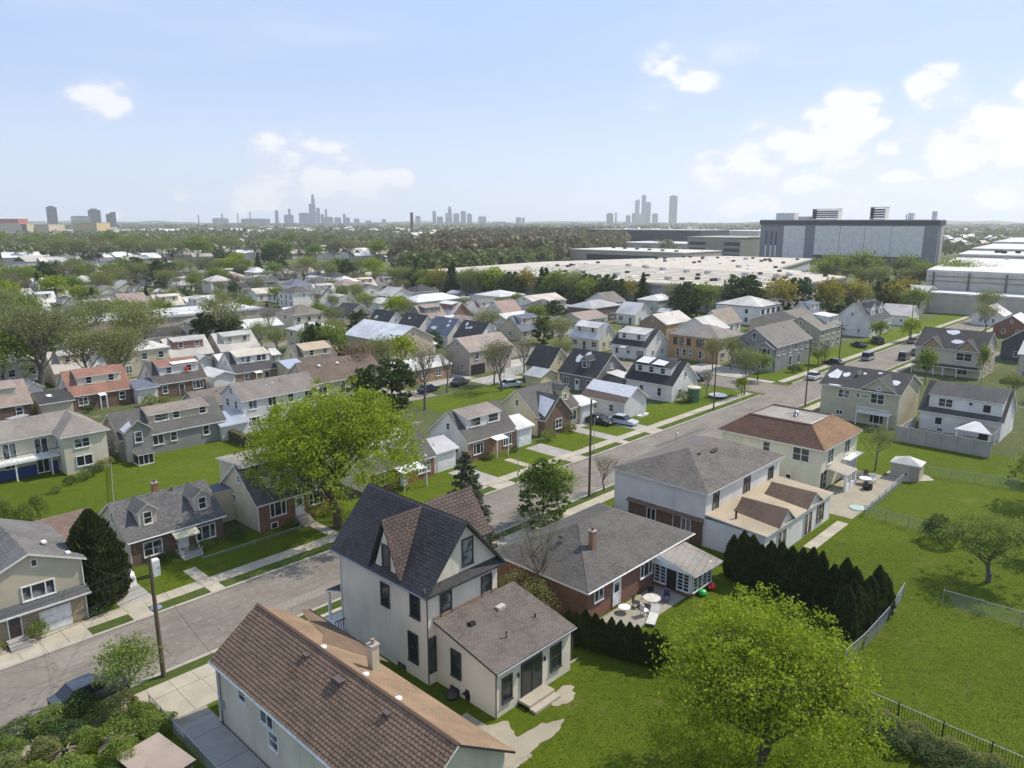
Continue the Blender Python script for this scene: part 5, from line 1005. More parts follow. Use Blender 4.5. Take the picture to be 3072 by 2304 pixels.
mid('long_white_house','long bright white house with orange patched roof near warehouse trees',176.0,157.5,15.0,9.6,4.6,1.9,'s','gable',WHS,palemem((.5,.44,.38)),GM,fl=1)
mid('rusty_roof_house','white gable house with pink-brown roof and white edge stripe',158.5,154.6,8.2,7.4,3.2,3.2,'s','gable',WHT,S((.34,.24,.2),(.26,.19,.16)),GM)
mid('eight_window_house','cream house with long row of narrow windows and domed white roof',152.0,186.5,19.5,9.6,4.6,1.7,'s','hip',stucco((.58,.55,.47)),palemem((.6,.6,.59)),GM)
mid('white_twin_house','double-winged off-white house with hip roofs beside bright shrubs',181.0,178.0,12.5,12.5,4.8,1.5,'s','hip',stucco((.55,.54,.5)),palemem((.55,.54,.52)),GM)
mid('arched_front_house','white fronted house with orange curtain in wide curved window',145.0,197.0,8.6,9.4,4.0,1.2,'s','hip',WHS,RPALE,GM)
mid('white_gable_back_house','cream cape with dormer and white roof behind the charcoal grey cape',139.5,104.8,6.6,8.6,3.0,3.2,'t','gable',CRMW,RWHT,GM,sh=(.8,7.4,1.0,5.4,[2,6]),drm=RWHT)
mid('white_black_shed_house','white cape with black skirt roof and broad white dormer right of cream cape',136.8,90.0,9.2,9.2,3.0,3.3,'t','gable',WHT,S((.04,.042,.046),(.028,.028,.03)),GM,sh=(.9,8.0,1.3,5.6,[2.5,6.4]),drm=RPALE,awn=(3.4,4.8,3.0,1.8))
mid('twin_front_gable_house','tan two-storey house with twin white-edged front gables and dark roof',165.1,32.3,10.6,11.9,5.3,3.2,'t','gable',stucco((.52,.465,.36)),RD,GM,fl=2,wf=[(1.0,3.3,2.2,1.3,'triple'),(7.4,3.3,2.6,1.4,'pair'),(1.6,.6,1.5,1.5,'pair'),(7.8,.6,1.7,1.2,'pair')],patch=2)
o=bpy.context.scene.objects.get('twin_front_gable_house')
for c in (44.2-41.2,44.2-35.1):
    MB().prism([(c-2.0,5.0),(c+2.0,5.0),(c,7.15)],'y',-.25,2.6).build('front_gable_wall',stucco((.4,.27,.15)),o); MB().slab([[(c-2.4,-.5,5.0),(c,-.5,7.5),(c,3.2,7.5),(c-2.4,.7,5.0)],[(c,-.5,7.5),(c+2.4,-.5,5.0),(c+2.4,.7,5.0),(c,3.2,7.5)]],.16).build('front_gable_roof',[RD,TRIM],o)
MB().slab([[(-.2,-1.4,1.9),(L_:=12.1,-1.4,1.9),(12.1,0,2.2),(-.2,0,2.2)]],.15).build('porch_roof',[RD,TRIM],o)
for x_ in (0,3.9,5.6,8,12): MB().box((x_-.08,-1.35,0),(x_+.08,-1.2,1.85)).build('porch_post',WHITEM,o)
mid('navy_clad_house','dark navy house with white entrance hood behind twin gabled tan house',193.0,25.0,11,9.6,4.0,3.6,'s','gable',NAVW,RD,GM)
mid('edge_tan_house','tan house with white-edged pale roof cut by the right picture edge',168.0,15.5,11,11.5,5.3,2.6,'t','gable',stucco((.52,.465,.36)),palemem((.5,.48,.45)),GM,fl=2)
mid('grey_raised_house','tall olive-grey house with light roof standing by the pale warehouse wall',268.0,72.0,22.0,14.0,6.0,2.6,'t','gable',siding((.3,.3,.27)),palemem((.42,.41,.37)),GM,fl=2)
for lab,X,Y,wl,rm in (('white cottage with grey roof between navy house and right warehouse',214,28,WHT,RG),('brick cottage with white barred roof in front of the right warehouse',232,36,BRKR,RWHT),('dark roofed cottage with white ridge by the right warehouse',236,18,LGRY,RD),('small white house with curved pale roof near right edge',214,8,WHS,RPALE),('low white house right of tall olive-grey house',254,46,WHS,RWHT),('pale bungalow behind parked cars at street end',236,66,WHS,RPAL2),('white bungalow at the end of the main street',252,84,CRMW,RPALE)):
    mid('cottage',lab,X,Y,10,8,3,2.6,rnd.choice('st'),'gable',wl,rm,GM)
# balcony apartment block on the far left
def apartments():
    W1=stucco((.60,.555,.43)); o=thing('balcony_apartments','cream two-storey block with blue ground floor, long balcony and hip roof wing, left edge','apartment block',(25.2,98.0,0))
    MB().box((-20,3.2,-.3),(0.2,9.6,4.75)).build('wall',W1,o); MB().box((0.1,.0,-.3),(4.9,9.6,4.75)).build('wing_wall',W1,o)
    R1=S((.24,.215,.185),(.18,.16,.14)); 
    MB().slab([[(-20.4,2.7,4.85),(0.1,2.7,4.85),(2.5,6.2,6.6),(-20.4,6.2,6.6)],[(-20.4,6.2,6.6),(2.5,6.2,6.6),(0.1,9.9,4.85),(-20.4,9.9,4.85)]],.16).build('roof',[R1,TRIM],o)
    MB().slab([[(-.3,-.4,4.87),(5.3,-.4,4.87),(2.5,3.6,6.55)],[(5.3,-.4,4.87),(5.3,10.0,4.87),(2.5,6.3,6.62),(2.5,3.6,6.55)],[(-.3,-.4,4.87),(2.5,3.6,6.55),(2.5,6.3,6.62),(-.3,3.2,4.87)]],.16).build('wing_roof',[R1,TRIM],o)
    MB().box((-20,1.6,2.15),(.05,3.19,2.42)).build('balcony_floor',WHITEM,o); MB().box((-20,3.14,-.2),(.05,3.196,1.3)).build('blue_panel',plain((.035,.055,.2),.5,'blue_paint'),o)
    for k in range(34): MB().box((-20+k*.6,1.62,2.42),(-19.96+k*.6,1.66,3.2)).build('baluster',WHITEM,o)
    MB().box((-20,1.6,3.2),(.05,1.68,3.26)).build('handrail',DARKM,o)
    for k in range(6): MB().box((-19.5+k*3.7,1.7,0),(-19.35+k*3.7,1.85,2.14)).build('porch_post',WHITEM,o)
    for k in range(6):
        window(o,'F',-18.6+k*3.3,2.55,1.3,1.8,'pairv',ly=3.2); window(o,'F',-18.6+k*3.3,.2 if k%2 else 1.4,1.2,1.9 if k%2 else .7,'pairv',ly=3.14)
    window(o,'F',1.3,3.2,1.6,1.05,'pair'); window(o,'F',1.3,.9,1.7,1.15,'pairv'); window(o,'L',2.9,2.8,1.0,1.3,'pairv',lx=.1)
apartments()

# ================================================================ ROWS OF HOUSES BEYOND
placed=[]
for o in list(COL.objects):
    if o.parent is None and o.get('category') in ('house','garage','apartment block','shed'):
        r=[c for c in o.children if c.name.startswith(('roof','wall'))]
        ext=[(o.location.x,o.location.y)]
        rz=o.rotation_euler.z; c_,s_=math.cos(rz),math.sin(rz)
        for ch in r:
            for v in list(ch.data.vertices)[:16]:
                ext.append((o.location.x+v.co.x*c_-v.co.y*s_,o.location.y+v.co.x*s_+v.co.y*c_))
        placed.append((min(e[0] for e in ext),min(e[1] for e in ext),max(e[0] for e in ext),max(e[1] for e in ext)))
def free(x0,y0,x1,y1,g=1.2): return all(x1+g<a or x0-g>c or y1+g<b or y0-g>d for a,b,c,d in placed)
def inframe(x,y,z=3,mg=60):
    p=project(x,y,z); return p is not None and -mg<p[0]<3072+mg and 500<p[1]<2304+mg
OLIVEW=siding((0.34,0.33,0.26)); ROSEB=brick((.3,.14,.1),(.32,.28,.24))
styles=[('white',WHT),('cream',CRMW),('tan',TANW),('pale grey',LGRY),('charcoal',GRYW),('white stucco',WHS),('brick',ROSEB),('olive',OLIVEW)]
roofs=[('pale grey roof',RPALE),('white roof',RWHT),('cream roof',RCRM),('dusty grey roof',RPAL2),('dark grey roof',RD),('grey shingle roof',RG),('pinkish roof',RPK),('blue-grey roof',RBLU),('taupe roof',RT)]
rw=[5,4,3,4,2,3,2,1,3]
protos={}
def far_proto(key):
    (wn_,wm),(rn_,rm),form,ax=key
    w_,d_,he,ri,rf={'cape':(8.5,7.6,2.8,3.2,'gable'),'two-storey':(9.5,8.5,5.2,2.0,'hip'),'bungalow':(11,8,3.0,1.6,'gable'),'gabled':(8,9.5,4.4,2.6,'gable')}[form]
    if ax=='t': w_,d_=d_,w_
    h=House('row_house','x',0,0,w_,d_,he,ri,ax,rf,wm,rm,TRIM); L=h.L
    if form=='cape': h.sdormer(L*.14,L*.86,1.2,he+ri-.35,wall=wm,rmat=rm,wins=[L*.3,L*.7])
    for i in range(3): window(h.o,'F',L*(i+.5)/3-.5,.9,1.0 if i!=1 else .8,1.3 if i!=1 else 1.9,'pair' if i!=1 else 'pic')
    if he>4:
        for i in range(3): window(h.o,'F',L*(i+.5)/3-.5,3.2,1.0,1.2,'dh')
    h.win('L' if ax=='s' else 'R',h.D/2-.35,he-1.4 if he>4 else 1.1,.7,1.0,'dh')
    return h.o
rows=[('fifth',153.5,-60,86),('sixth',181,-120,115),('seventh',198,-140,145),('eighth',209,-140,180),('ninth',236,-160,150),('tenth',252,-170,180),('eleventh',266,-180,200),('twelfth',291,-190,190),('thirteenth',310,-210,200),('fourteenth',328,-220,200),('fifteenth',348,-240,205),('sixteenth',368,-250,190),('seventeenth',392,-260,170),('eighteenth',416,-270,160),('nineteenth',440,-280,175),('twentieth',462,-290,190),('twenty-first',486,-300,190),('twenty-second',512,-310,190),('twenty-third',540,-320,180)]
rr=random.Random(21); far_list=[]; SMALL=set(r[0] for r in rows[-8:])
ORD=['first','second','third','fourth','fifth','sixth','seventh','eighth','ninth','tenth','eleventh','twelfth','thirteenth','fourteenth','fifteenth','sixteenth','seventeenth','eighteenth','nineteenth','twentieth','twenty-first','twenty-second','twenty-third','twenty-fourth','twenty-fifth','twenty-sixth','twenty-seventh','twenty-eighth','twenty-ninth','thirtieth','thirty-first','thirty-second']+['%s-%s'%(t,u) for t in ('thirty','forty','fifty') for u in ('third','fourth','fifth','sixth','seventh','eighth','ninth')]
extra_rows=[('cross',88,134,262),('park',128,134,175),('upper',143,134,200),('third back',165,134,175)]
for rname,Y,xa,xb in rows+extra_rows:
    x=xa+rr.uniform(0,5); cells=[]
    while x<xb:
        form=rr.choice(['cape','cape','two-storey','bungalow','gabled']); ax=rr.choice('sst'); w_=12 if form=='bungalow' else 9.5
        y=Y+rr.uniform(-1.2,1.2)
        inst=not(122<x+w_ and x<134.5)
        if inst and inframe(x,y) and free(x,y,x+w_,y+9,0.6): cells.append((x,y,form,ax)); placed.append((x,y,x+w_,y+9))
        x+=w_+rr.uniform(.4,2.6)*(1 if Y<300 else (1.8 if Y<430 else 3.4))
    cells.sort(key=lambda c:project(c[0],c[1],3)[0])
    for i,(x,y,form,ax) in enumerate(cells):
        wi=rr.choices(range(8),[6,4,3,4,1,4,1,1])[0]; ri=rr.choices(range(9),rw)[0]
        key=(wi,ri,form,ax)
        lab='%s %s with %s, %s from left in the %s row'%(styles[wi][0],form if form[-1]!='d' and form[-1]!='y' else form+' house',roofs[ri][0],ORD[min(i,31)],rname)
        if key not in protos: o=far_proto((styles[wi],roofs[ri],form,ax)); protos[key]=o; dy=o.location.y; o['label']=lab; o['group']='rows of houses receding behind'; o['dy']=dy; o.location=(x,y+dy,0)
        else: p=protos[key]; c=copytree(p,(x,y+p['dy'],0),p.rotation_euler.z,lab,'rows of houses receding behind'); 
        far_list.append((x,y))
# small sheds and garages in the gaps between the rows
sheds=[];rs=random.Random(31);t_=0
while len(sheds)<95 and t_<6000:
    t_+=1; x=rs.uniform(-180,250); y=rs.uniform(100,430); w_,d_=rs.choice([(3.2,4.6),(4.2,5.4),(3,3.4)])
    if any(a-1<y<b for a,b in ((58,68),(112,124),(163,175),(219,230),(275,286))) and x<262 or 121<x<136: continue
    if 55<x<125 and y<128 or (200<y<260 and x>200) or not inframe(x,y) or not free(x,y,x+w_,y+d_,.25): continue
    sheds.append((x,y,w_,d_)); placed.append((x,y,x+w_,y+d_))
sheds.sort(key=lambda c:(int(c[1]//60),project(c[0],c[1],2)[0])); sp_={}
for x,y,w_,d_ in sheds:
    b=int(y//60); sp_[b]=sp_.get(b,0)+1; wm=rs.choice([0,0,1,2,3]); rm=rs.choice([0,1,1,2,3,5]); ax=rs.choice('st')
    h=House('yard_shed','small %s shed with %s, %s from left in yard belt %s'%(styles[wm][0],roofs[rm][0],ORD[sp_[b]-1],ORD[b-1]),x,y,w_,d_,2.2,.9,ax,'gable',styles[wm][1],roofs[rm][1],cat='shed',group='small sheds in the rear yards')
    MB().box((h.L*.3,-.04,0),(h.L*.6,-.003,1.9)).build('door',WHITEM if wm else DARKM,h.o)
print('far houses',len(far_list),'protos',len(protos))

# ================================================================ LARGE BUILDINGS
def warehouse():
    P=[(233,103),(415,120),(425,205),(300,262),(226,262),(228,180)]; o=thing('long_warehouse','very long low grey warehouse with vast cream roof behind the rows of houses','warehouse')
    P=[(229,106),(300,108),(330,150),(430,175),(425,225),(300,262),(210,255)]
    MB().prism(P,'z',-.3,8.2).build('wall',stucco((.40,.40,.39)),o,)
    MB().prism([(x+(1.0 if x>300 else -1.0)*.8,y+(.8 if y>200 else -.8)) for x,y in P],'z',8.21,9.0).build('roof',[palemem((.50,.45,.37))],o)
    MB().prism([(210,255),(209.2,254.4),(228.2,105.4),(229,106)],'z',7.4,8.19).build('parapet_band',plain((.2,.17,.14),.7,'parapet_brown'),o)
    r=random.Random(4)
    for k in range(24): MB().box((.0,0,9.0),(.35,115,9.12)).build('roof_seam',plain((.36,.33,.28),.8,'seam'),o,(236+k*7.4,112+k*1.2,0)) if k<9 else None
    for i in range(95):
        x=r.uniform(236,410); y=r.uniform(112,240)
        if not in_poly(x,y,P): continue
        if i%5==0: MB().box((-1.1,-.9,0),(1.1,.9,1.1)).build('rooftop_unit',GALV,o,(x,y,9.0))
        elif i%5==1: MB().box((-2.5,-.8,0),(2.5,.8,.4)).build('skylight',palemem((.7,.7,.7)),o,(x,y,9.0))
        else: MB().box((-.7,-.7,0),(.7,.7,.9)).build('roof_vent',DARKM,o,(x,y,9.0))
    for k in range(12): MB().box((-.25,-.15,0),(.05,.15,8.1)).build('downspout',plain((.3,.29,.27),.7,'grey_pipe'),o,(228.6-k*1.55,110+k*12.1,0))
warehouse()
def datacentre():
    X=552; o=thing('windowless_block','huge windowless grey and white industrial block with dark roof band and rooftop plant','building',(X,142.5,0)); G1=stucco((.21,.22,.25)); G2=stucco((.68,.665,.63)); G3=stucco((.045,.05,.06))
    Ln=122; MB().box((0,0,-.3),(12,Ln,28.5)).build('wall',G1,o); MB().box((-.8,-.8,27.2),(12.5,Ln+.8,30.2)).build('roof_band',G3,o); MB().box((-.6,-.6,30.21),(12,Ln+.6,30.7)).build('roof',palemem((.5,.5,.5)),o)
    for y0,y1,z0 in ((8.4,28.3,6.0),(28.6,45.5,6.0),(45.8,62.5,6.0),(62.8,80.3,6.0),(87.6,103.6,3.0)): MB().box((-.5,y0,z0),(-.005,y1,26.4)).build('panel',G2,o)
    MB().box((-.52,8.4,-.2),(-.005,80.3,5.9)).build('base_band',G3,o)
    for y in (109,112.6,116.6): MB().box((-.3,y,12),(-.005,y+.9,22)).build('slot_window',G3,o); MB().box((-.3,y,3.5),(-.005,y+1.0,11.9)).build('white_panel',WHITEM,o)  # plain white panels, not glowing, below the slot windows
    MB().box((4,-.5,-.2),(11,-.005,27)).build('end_wall',stucco((.42,.40,.36)),o)
    for y0,y1,z in ((34.5,44.5,8.5),(66,84.5,7.6)):
        MB().box((2,y0,30.7),(10,y1,31.3)).build('plant_base',G2,o)
        for k in range(4): MB().box((2.5,y0+.3,31.9+k*(z-2)/4),(9.5,y1-.3,31.9+(k+.72)*(z-2)/4)).build('louvre_bank',G3,o)
        for y in (y0,y1-.35): MB().box((2.2,y,31.3),(9.8,y+.3,30.7+z)).build('plant_frame',G2,o)
        MB().box((2,y0,30.3+z),(10,y1,30.72+z)).build('plant_top',G2,o)
    MB().box((3,98,30.7),(10,112,35.6)).build('penthouse',G2,o); MB().box((3,86,30.7),(9,95,33)).build('penthouse',palemem((.5,.49,.45)),o); MB().box((4,17,30.7),(8,20.5,35)).build('plant_box',G2,o); MB().box((4,3,30.7),(6,6,36)).build('plant_box',G2,o)
    MB().tube((6,22,30.7),(6,22,34),.4).build('exhaust',GALV,o)
datacentre()
def simple_block(name,label,cat,x,y,w_,d_,h_,wall,roof,rz=0,group=None,extras=()):
    o=thing(name,label,cat,(x,y,0),rz,group); MB().box((0,0,-.3),(w_,d_,h_)).build('wall',wall,o); MB().box((-.4,-.4,h_+.001),(w_+.4,d_+.4,h_+.6)).build('roof',roof,o)
    for e in extras: MB().box(e[1],e[2]).build(e[0],e[3],o)
    return o
GL=plain((.035,.045,.06),.3,'dark_glazing'); WW=stucco((.52,.5,.45))
def poly_block(name,label,P,h_,wall,roof,front=None):
    o=thing(name,label,'warehouse'); MB().prism(P,'z',-.3,h_).build('wall',wall,o); MB().prism(P,'z',h_+.001,h_+.6).build('roof',roof,o); return o
o=poly_block('panelled_warehouse','long pale warehouse with framed wall panels at the right edge',[(290,77),(290,-70),(398,-70),(398,93),(387,92)],12.8,stucco((.50,.47,.40)),palemem((.60,.575,.53)))
for k in range(14): MB().box((289.65,-66+k*10.8,0),(289.99,-65.5+k*10.8,12.7)).build('pilaster',plain((.12,.11,.1),.6,'dark_steel'),o)
for z in (9.6,11.2): MB().box((289.7,-69,z),(289.98,76.5,z+.25)).build('rail_band',plain((.25,.23,.2),.7,'rail_band'),o)
MB().box((278,-70,-.3),(289.6,73,6.3)).build('front_block',stucco((.50,.46,.39)),o); MB().box((277.7,-70,6.301),(289.6,73.4,6.8)).build('front_roof',palemem((.66,.65,.62)),o)
rq=random.Random(2)
for k in range(16): MB().box((-.8,-.8,0),(.8,.8,rq.uniform(.4,1.3))).build('roof_vent',DARKM if k%2 else GALV,o,(rq.uniform(296,392),rq.uniform(-20,76),13.4))
o=poly_block('wide_roof_warehouse','second warehouse with very wide off-white roof, right edge behind panelled one',[(401,94),(401,-70),(450,-70),(450,101)],14.3,stucco((.34,.33,.32)),palemem((.60,.58,.53)))
for k in range(6): MB().box((-1,-1,0),(1,1,1.2)).build('roof_vent',DARKM,o,(rq.uniform(408,444),rq.uniform(0,90),14.9))
o=poly_block('far_roof_warehouse','pale roofed warehouse stacked farther behind near right edge',[(455,101),(455,-70),(560,-70),(560,112)],15.3,stucco((.34,.33,.32)),palemem((.58,.565,.52)))
for k in range(6): MB().box((-1,-1,0),(1,1,1.2)).build('roof_vent',DARKM,o,(rq.uniform(460,555),rq.uniform(0,95),15.9))
poly_block('end_roof_warehouse','most distant of the long pale roofs rising along the right edge',[(566,114),(566,-70),(720,-70),(720,130)],16.3,stucco((.34,.33,.32)),palemem((.56,.54,.5)))
o=simple_block('curved_roof_hall','low hall with cream roof and dark ribbon window behind the vast warehouse roof','building',438,262,50,96,9,stucco((.45,.38,.32)),palemem((.62,.58,.52)))
MB().box((-.3,20,2.5),(-.01,80,6.5)).build('ribbon_window',GL,o)
for k in range(6): MB().box((8+k*5,10+k*14,9.6),(10+k*5,12+k*14,10.6)).build('roof_vent',DARKM,o)
o=simple_block('parking_structure','olive-grey parking structure with open dark decks left of the windowless block','car park',540,274,50,46,17,stucco((.27,.27,.23)),palemem((.4,.38,.33)))
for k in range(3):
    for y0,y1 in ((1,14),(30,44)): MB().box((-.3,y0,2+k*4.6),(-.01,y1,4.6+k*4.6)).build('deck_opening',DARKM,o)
simple_block('dark_ribbon_building','long dark glazed building on the rise left of the car park','building',700,400,60,150,20,GL,palemem((.5,.49,.45)))
simple_block('white_roof_depot','low depot with bright white roof left of the car park','building',610,330,60,110,9,WW,RWHT)
simple_block('cream_box_store','large cream blank store between glazed building and windowless block','building',820,395,80,60,18,stucco((.55,.52,.45)),palemem((.6,.58,.53)))
simple_block('red_brick_store','red-brown long store beside the windowless block','building',1000,440,60,90,16,stucco((.28,.12,.1)),RPALE)
simple_block('flat_school','long flat white-roofed school behind the left capes','school',-30,172 and 176,70,14,5,stucco((.42,.36,.3)),RWHT)
simple_block('flat_school_wing','lower white-roofed school wing partly behind bare trees at left','school',44,198,60,16,5.5,stucco((.42,.36,.3)),RWHT)
# left skyline blocks
def by_px(px,py): return at(px,py)
x,y=at(0,712); simple_block('cream_slab','broad cream slab block with dark stair strip at left edge','building',x-30,y-40,75,60,24,stucco((.5,.44,.33)),palemem((.45,.42,.38)),R_(-46),extras=[('stair_strip',(66,-.6,0),(74,-.1,24),plain((.25,.13,.09),.8,'stair_brown'))])
x,y=at(62,700); simple_block('red_stack_building','stepped dark red building above the cream slab, left edge','building',x-20,y+90,46,40,34,stucco((.42,.11,.07)),palemem((.35,.12,.09)),R_(-46))
x,y=at(105,712); simple_block('cream_slab','second cream block right of the dark stair strip','building',x-32,y-5,62,50,23,stucco((.5,.44,.33)),palemem((.45,.42,.38)),R_(-46))
x,y=at(222,712); simple_block('yellow_block','boxy ochre yellow block rising from the trees at left','building',x,y,46,42,26,stucco((.52,.41,.22)),palemem((.4,.36,.3)),R_(-50))
x,y=at(330,735); o=simple_block('arched_cream_block','small cream block with arched openings right of the yellow block','building',x-25,y-15,40,30,12,stucco((.52,.44,.32)),RCRM,R_(-46))
for k in range(4): MB().box((4+k*9,-.4,6),(9+k*9,-.01,9.5)).build('opening',DARKM,o)
x,y=at(1237,716); o=thing('brick_smokestack','tall thin brown brick smokestack standing above the woods','smokestack',(x,y,0)); MB().lathe([(3.4,0),(2.6,41),(2.9,41.2),(2.9,43)],14).build('shaft',brick((.22,.15,.11),(.25,.2,.18)),o); MB().lathe([(3.0,43.01),(3.0,43.6)],14).build('cap',CONCG,o)
x,y=at(900,765); simple_block('low_brown_hall','long low brown roofed hall with white bays before the woods','building',x-70,y-10,20,120,8,WHS,plain((.12,.1,.09),.9,'brown_felt'),R_(-46))
x,y=at(1150,742); simple_block('flat_brown_works','flat tan works building near smokestack base','building',x-20,y+40,30,140,7,TANW,palemem((.3,.27,.22)),R_(-40))

# ================================================================ FAR TOWN, WOODS, SKYLINE
def batch_boxes(B):
    k=len(B); V=np.zeros((k,8,3)); B=np.array(B) # x,y,w,d,h,rot
    sx=np.array([0,1,1,0,0,1,1,0]);sy=np.array([0,0,1,1,0,0,1,1]);sz=np.array([0,0,0,0,1,1,1,1])
    X=sx[None]*B[:,2:3]-B[:,2:3]/2; Y=sy[None]*B[:,3:4]-B[:,3:4]/2; c=np.cos(B[:,5:6]); s=np.sin(B[:,5:6])
    V[:,:,0]=B[:,0:1]+X*c-Y*s; V[:,:,1]=B[:,1:2]+X*s+Y*c; V[:,:,2]=sz[None]*B[:,4:5]
    F=np.array([(4,5,6,7),(0,1,5,4),(1,2,6,5),(2,3,7,6),(3,0,4,7)]); Q=(np.arange(k)[:,None,None]*8+F[None]).reshape(-1,4); return V.reshape(-1,3),Q
def farmat(name,cols,island=True):
    t=NT(name); g=t.n('ShaderNodeNewGeometry'); r=t.n('ShaderNodeValToRGB'); r.color_ramp.interpolation='CONSTANT'
    t.L(g.outputs['Random Per Island'],r.inputs[0]); e=r.color_ramp.elements
    for i,c in enumerate(cols):
        q=e[i] if i<2 else e.new(i/len(cols)); q.position=i/len(cols); q.color=(*c,1)
    n=t.noise(.05,4); t.col(t.mix(t.ramp(n,.35,.7,0,.4),r.outputs[0],(.1,.1,.09))); t.rough(.8); return t.m
rf=np.random.RandomState(5)
def polar(n,d0,d1,a0=-36,a1=36,p=1.0):
    # angles measured from the middle of the view
    a=np.radians(46.4)*0+np.radians(rf.uniform(a0,a1,n)); d=d0+(d1-d0)*rf.uniform(0,1,n)**p
    vx=np.sin(a); vy=np.cos(a); return d*(vx*CY_+vy*SY_),d*(-vx*SY_+vy*CY_),a,d
x,y,a,d=polar(4300,560,5200,-40,40,1.4)
keep=[i for i in range(len(x)) if not (530<x[i]<660 and 120<y[i]<380) and not (x[i]<850 and y[i]<300 and x[i]>180) and not(-math.radians(9)<a[i]<math.radians(12) and d[i]<1300) and not (y[i]<548 and x[i]<330)]
B=[(x[i],y[i],rf.uniform(8,13+min(14,d[i]/120))*(1+d[i]/3500),rf.uniform(7,9+min(8,d[i]/250))*(1+d[i]/3500),rf.uniform(3,5.5)+d[i]/1100,rf.choice([0,.3,-.2])) for i in keep]
Bn=[b for b in B if math.hypot(b[0],b[1])<2100]
def gables(B):
    k=len(B); B=np.array(B); V=np.zeros((k,6,3)); c=np.cos(B[:,5:6]); s_=np.sin(B[:,5:6]); e=.6
    X=np.array([-1,1,1,-1,-1,1])[None]*(B[:,2:3]/2+e); Y=np.array([-1,-1,1,1,0,0])[None]*(B[:,3:4]/2+e)
    V[:,:,0]=B[:,0:1]+X*c-Y*s_; V[:,:,1]=B[:,1:2]+X*s_+Y*c; V[:,:,2]=B[:,4:5]+np.array([0,0,0,0,1,1])[None]*B[:,3:4]*.26+.05
    F=np.array([(0,1,5,4),(2,3,4,5),(1,2,5,5),(3,0,4,4)]); Q=(np.arange(k)[:,None,None]*6+F[None,:2]).reshape(-1,4); return V.reshape(-1,3),Q
V,Q=gables(Bn); tag(put('distant_gables',mesh_np('distant_gables',V,Q,[farmat('far_gable_roofs',[(.7,.7,.7),(.58,.55,.5),(.4,.37,.34),(.25,.22,.2),(.62,.6,.57),(.72,.72,.74),(.5,.42,.36)])])),'pitched roofs of the nearer distant houses between the trees','buildings',kind='stuff')
V,Q=batch_boxes(B); mt=farmat('far_roofs',[(.62,.6,.57),(.5,.48,.45),(.7,.7,.7),(.3,.26,.23),(.45,.4,.34),(.55,.54,.53),(.2,.19,.18),(.36,.2,.15)])
tag(put('distant_town',mesh_np('distant_town',V,Q,[mt])),'pale rooftops of the distant town spread below the horizon','buildings',kind='stuff')
def crowns(name,label,pts,mat,per,kind='stuff',ls=(.22,.3)):
    # pts: x,y,h,r
    Vs=[];n0=0
    P=np.array(pts); k=len(P); C=np.repeat(P,per,axis=0); u=rf.normal(size=(k*per,3)); u/=np.linalg.norm(u,axis=1)[:,None]; rr_=rf.uniform(.45,1.0,(k*per,1))**.5
    c=np.stack([C[:,0],C[:,1],C[:,2]*.58],1)+u*rr_*np.stack([C[:,3],C[:,3],C[:,2]*.42],1); c[:,2]=np.maximum(c[:,2],.3)
    n=len(c); A=rf.normal(size=(n,3)); A/=np.linalg.norm(A,axis=1)[:,None]; Bv=rf.normal(size=(n,3)); Bv-=A*(A*Bv).sum(1)[:,None]; Bv/=np.linalg.norm(Bv,axis=1)[:,None]; s=(C[:,3]*rf.uniform(*ls,n))[:,None]
    V=np.stack([c-A*s,c-Bv*s*.8,c+A*s,c+Bv*s*.8],1).reshape(-1,3); Q=np.arange(4*n).reshape(-1,4)
    o=tag(put(name,mesh_np(name,V,Q,[mat])),label,'trees',kind=kind); return o
WOODM=leafm((.16,.145,.08),(.26,.23,.13),.25); WOODG=leafm((.14,.18,.055),(.23,.26,.09),.3); FARG=leafm((.15,.18,.08),(.25,.25,.13),.25)
# the bare wood in the middle, greener at its near edge
def px_region(n,poly,hmin,hmax,rmin,rmax):
    out=[]; xs=[p[0] for p in poly]; ys=[p[1] for p in poly]
    # even spread on the ground: reject by area
    G_=[at(*p) for p in poly]; gx=[g[0] for g in G_]; gy=[g[1] for g in G_]; t=0
    while len(out)<n and t<n*40:
        t+=1; X=rf.uniform(min(gx),max(gx)); Y=rf.uniform(min(gy),max(gy))
        if in_poly(X,Y,G_): out.append((X,Y,rf.uniform(hmin,hmax),rf.uniform(rmin,rmax)))
    return out
W1=px_region(1500,[(1180,835),(1320,735),(1500,716),(1800,714),(1900,735),(1850,765),(1640,795),(1450,815),(1290,830)],13,21,5,8)
crowns('bare_wood','broad brown-grey wood in the middle distance below the far skyline','' or W1,WOODM,110)
crowns('bare_wood_edge','greening edge trees along the near side of the brown wood',px_region(150,[(1180,845),(1450,835),(1640,805),(1640,795),(1450,815),(1290,825)],9,15,3.5,6),WOODG,160)
x,y,a,d=polar(1500,480,1500,-38,-8); crowns('distant_trees','belt of hazy green trees among far roofs on the left',[(x[i],y[i],rf.uniform(9,16),rf.uniform(4,7.5)) for i in range(len(x)) if in_poly(x[i],y[i],[(-3000,9000),(0,450),(700,1200),(2000,9000)]) or d[i]>620],FARG,70)
x,y,a,d=polar(1300,1200,5500,-40,40,1.2); crowns('horizon_trees','thin hazy tree cover scattered between the far rooftops up to the horizon',[(x[i],y[i],rf.uniform(10,16),rf.uniform(8,18)*(1+d[i]/4000)) for i in range(len(x))],FARG,30,ls=(.2,.3))
x,y,a,d=polar(330,640,1500,10,40); crowns('right_distant_trees','scattered green trees between the roofs right of the windowless block',[(x[i],y[i],rf.uniform(8,14),rf.uniform(4,7)) for i in range(len(x)) if not(x[i]<860 and y[i]<100) and not (530<x[i]<650 and 120<y[i]<300)],FARG,70)
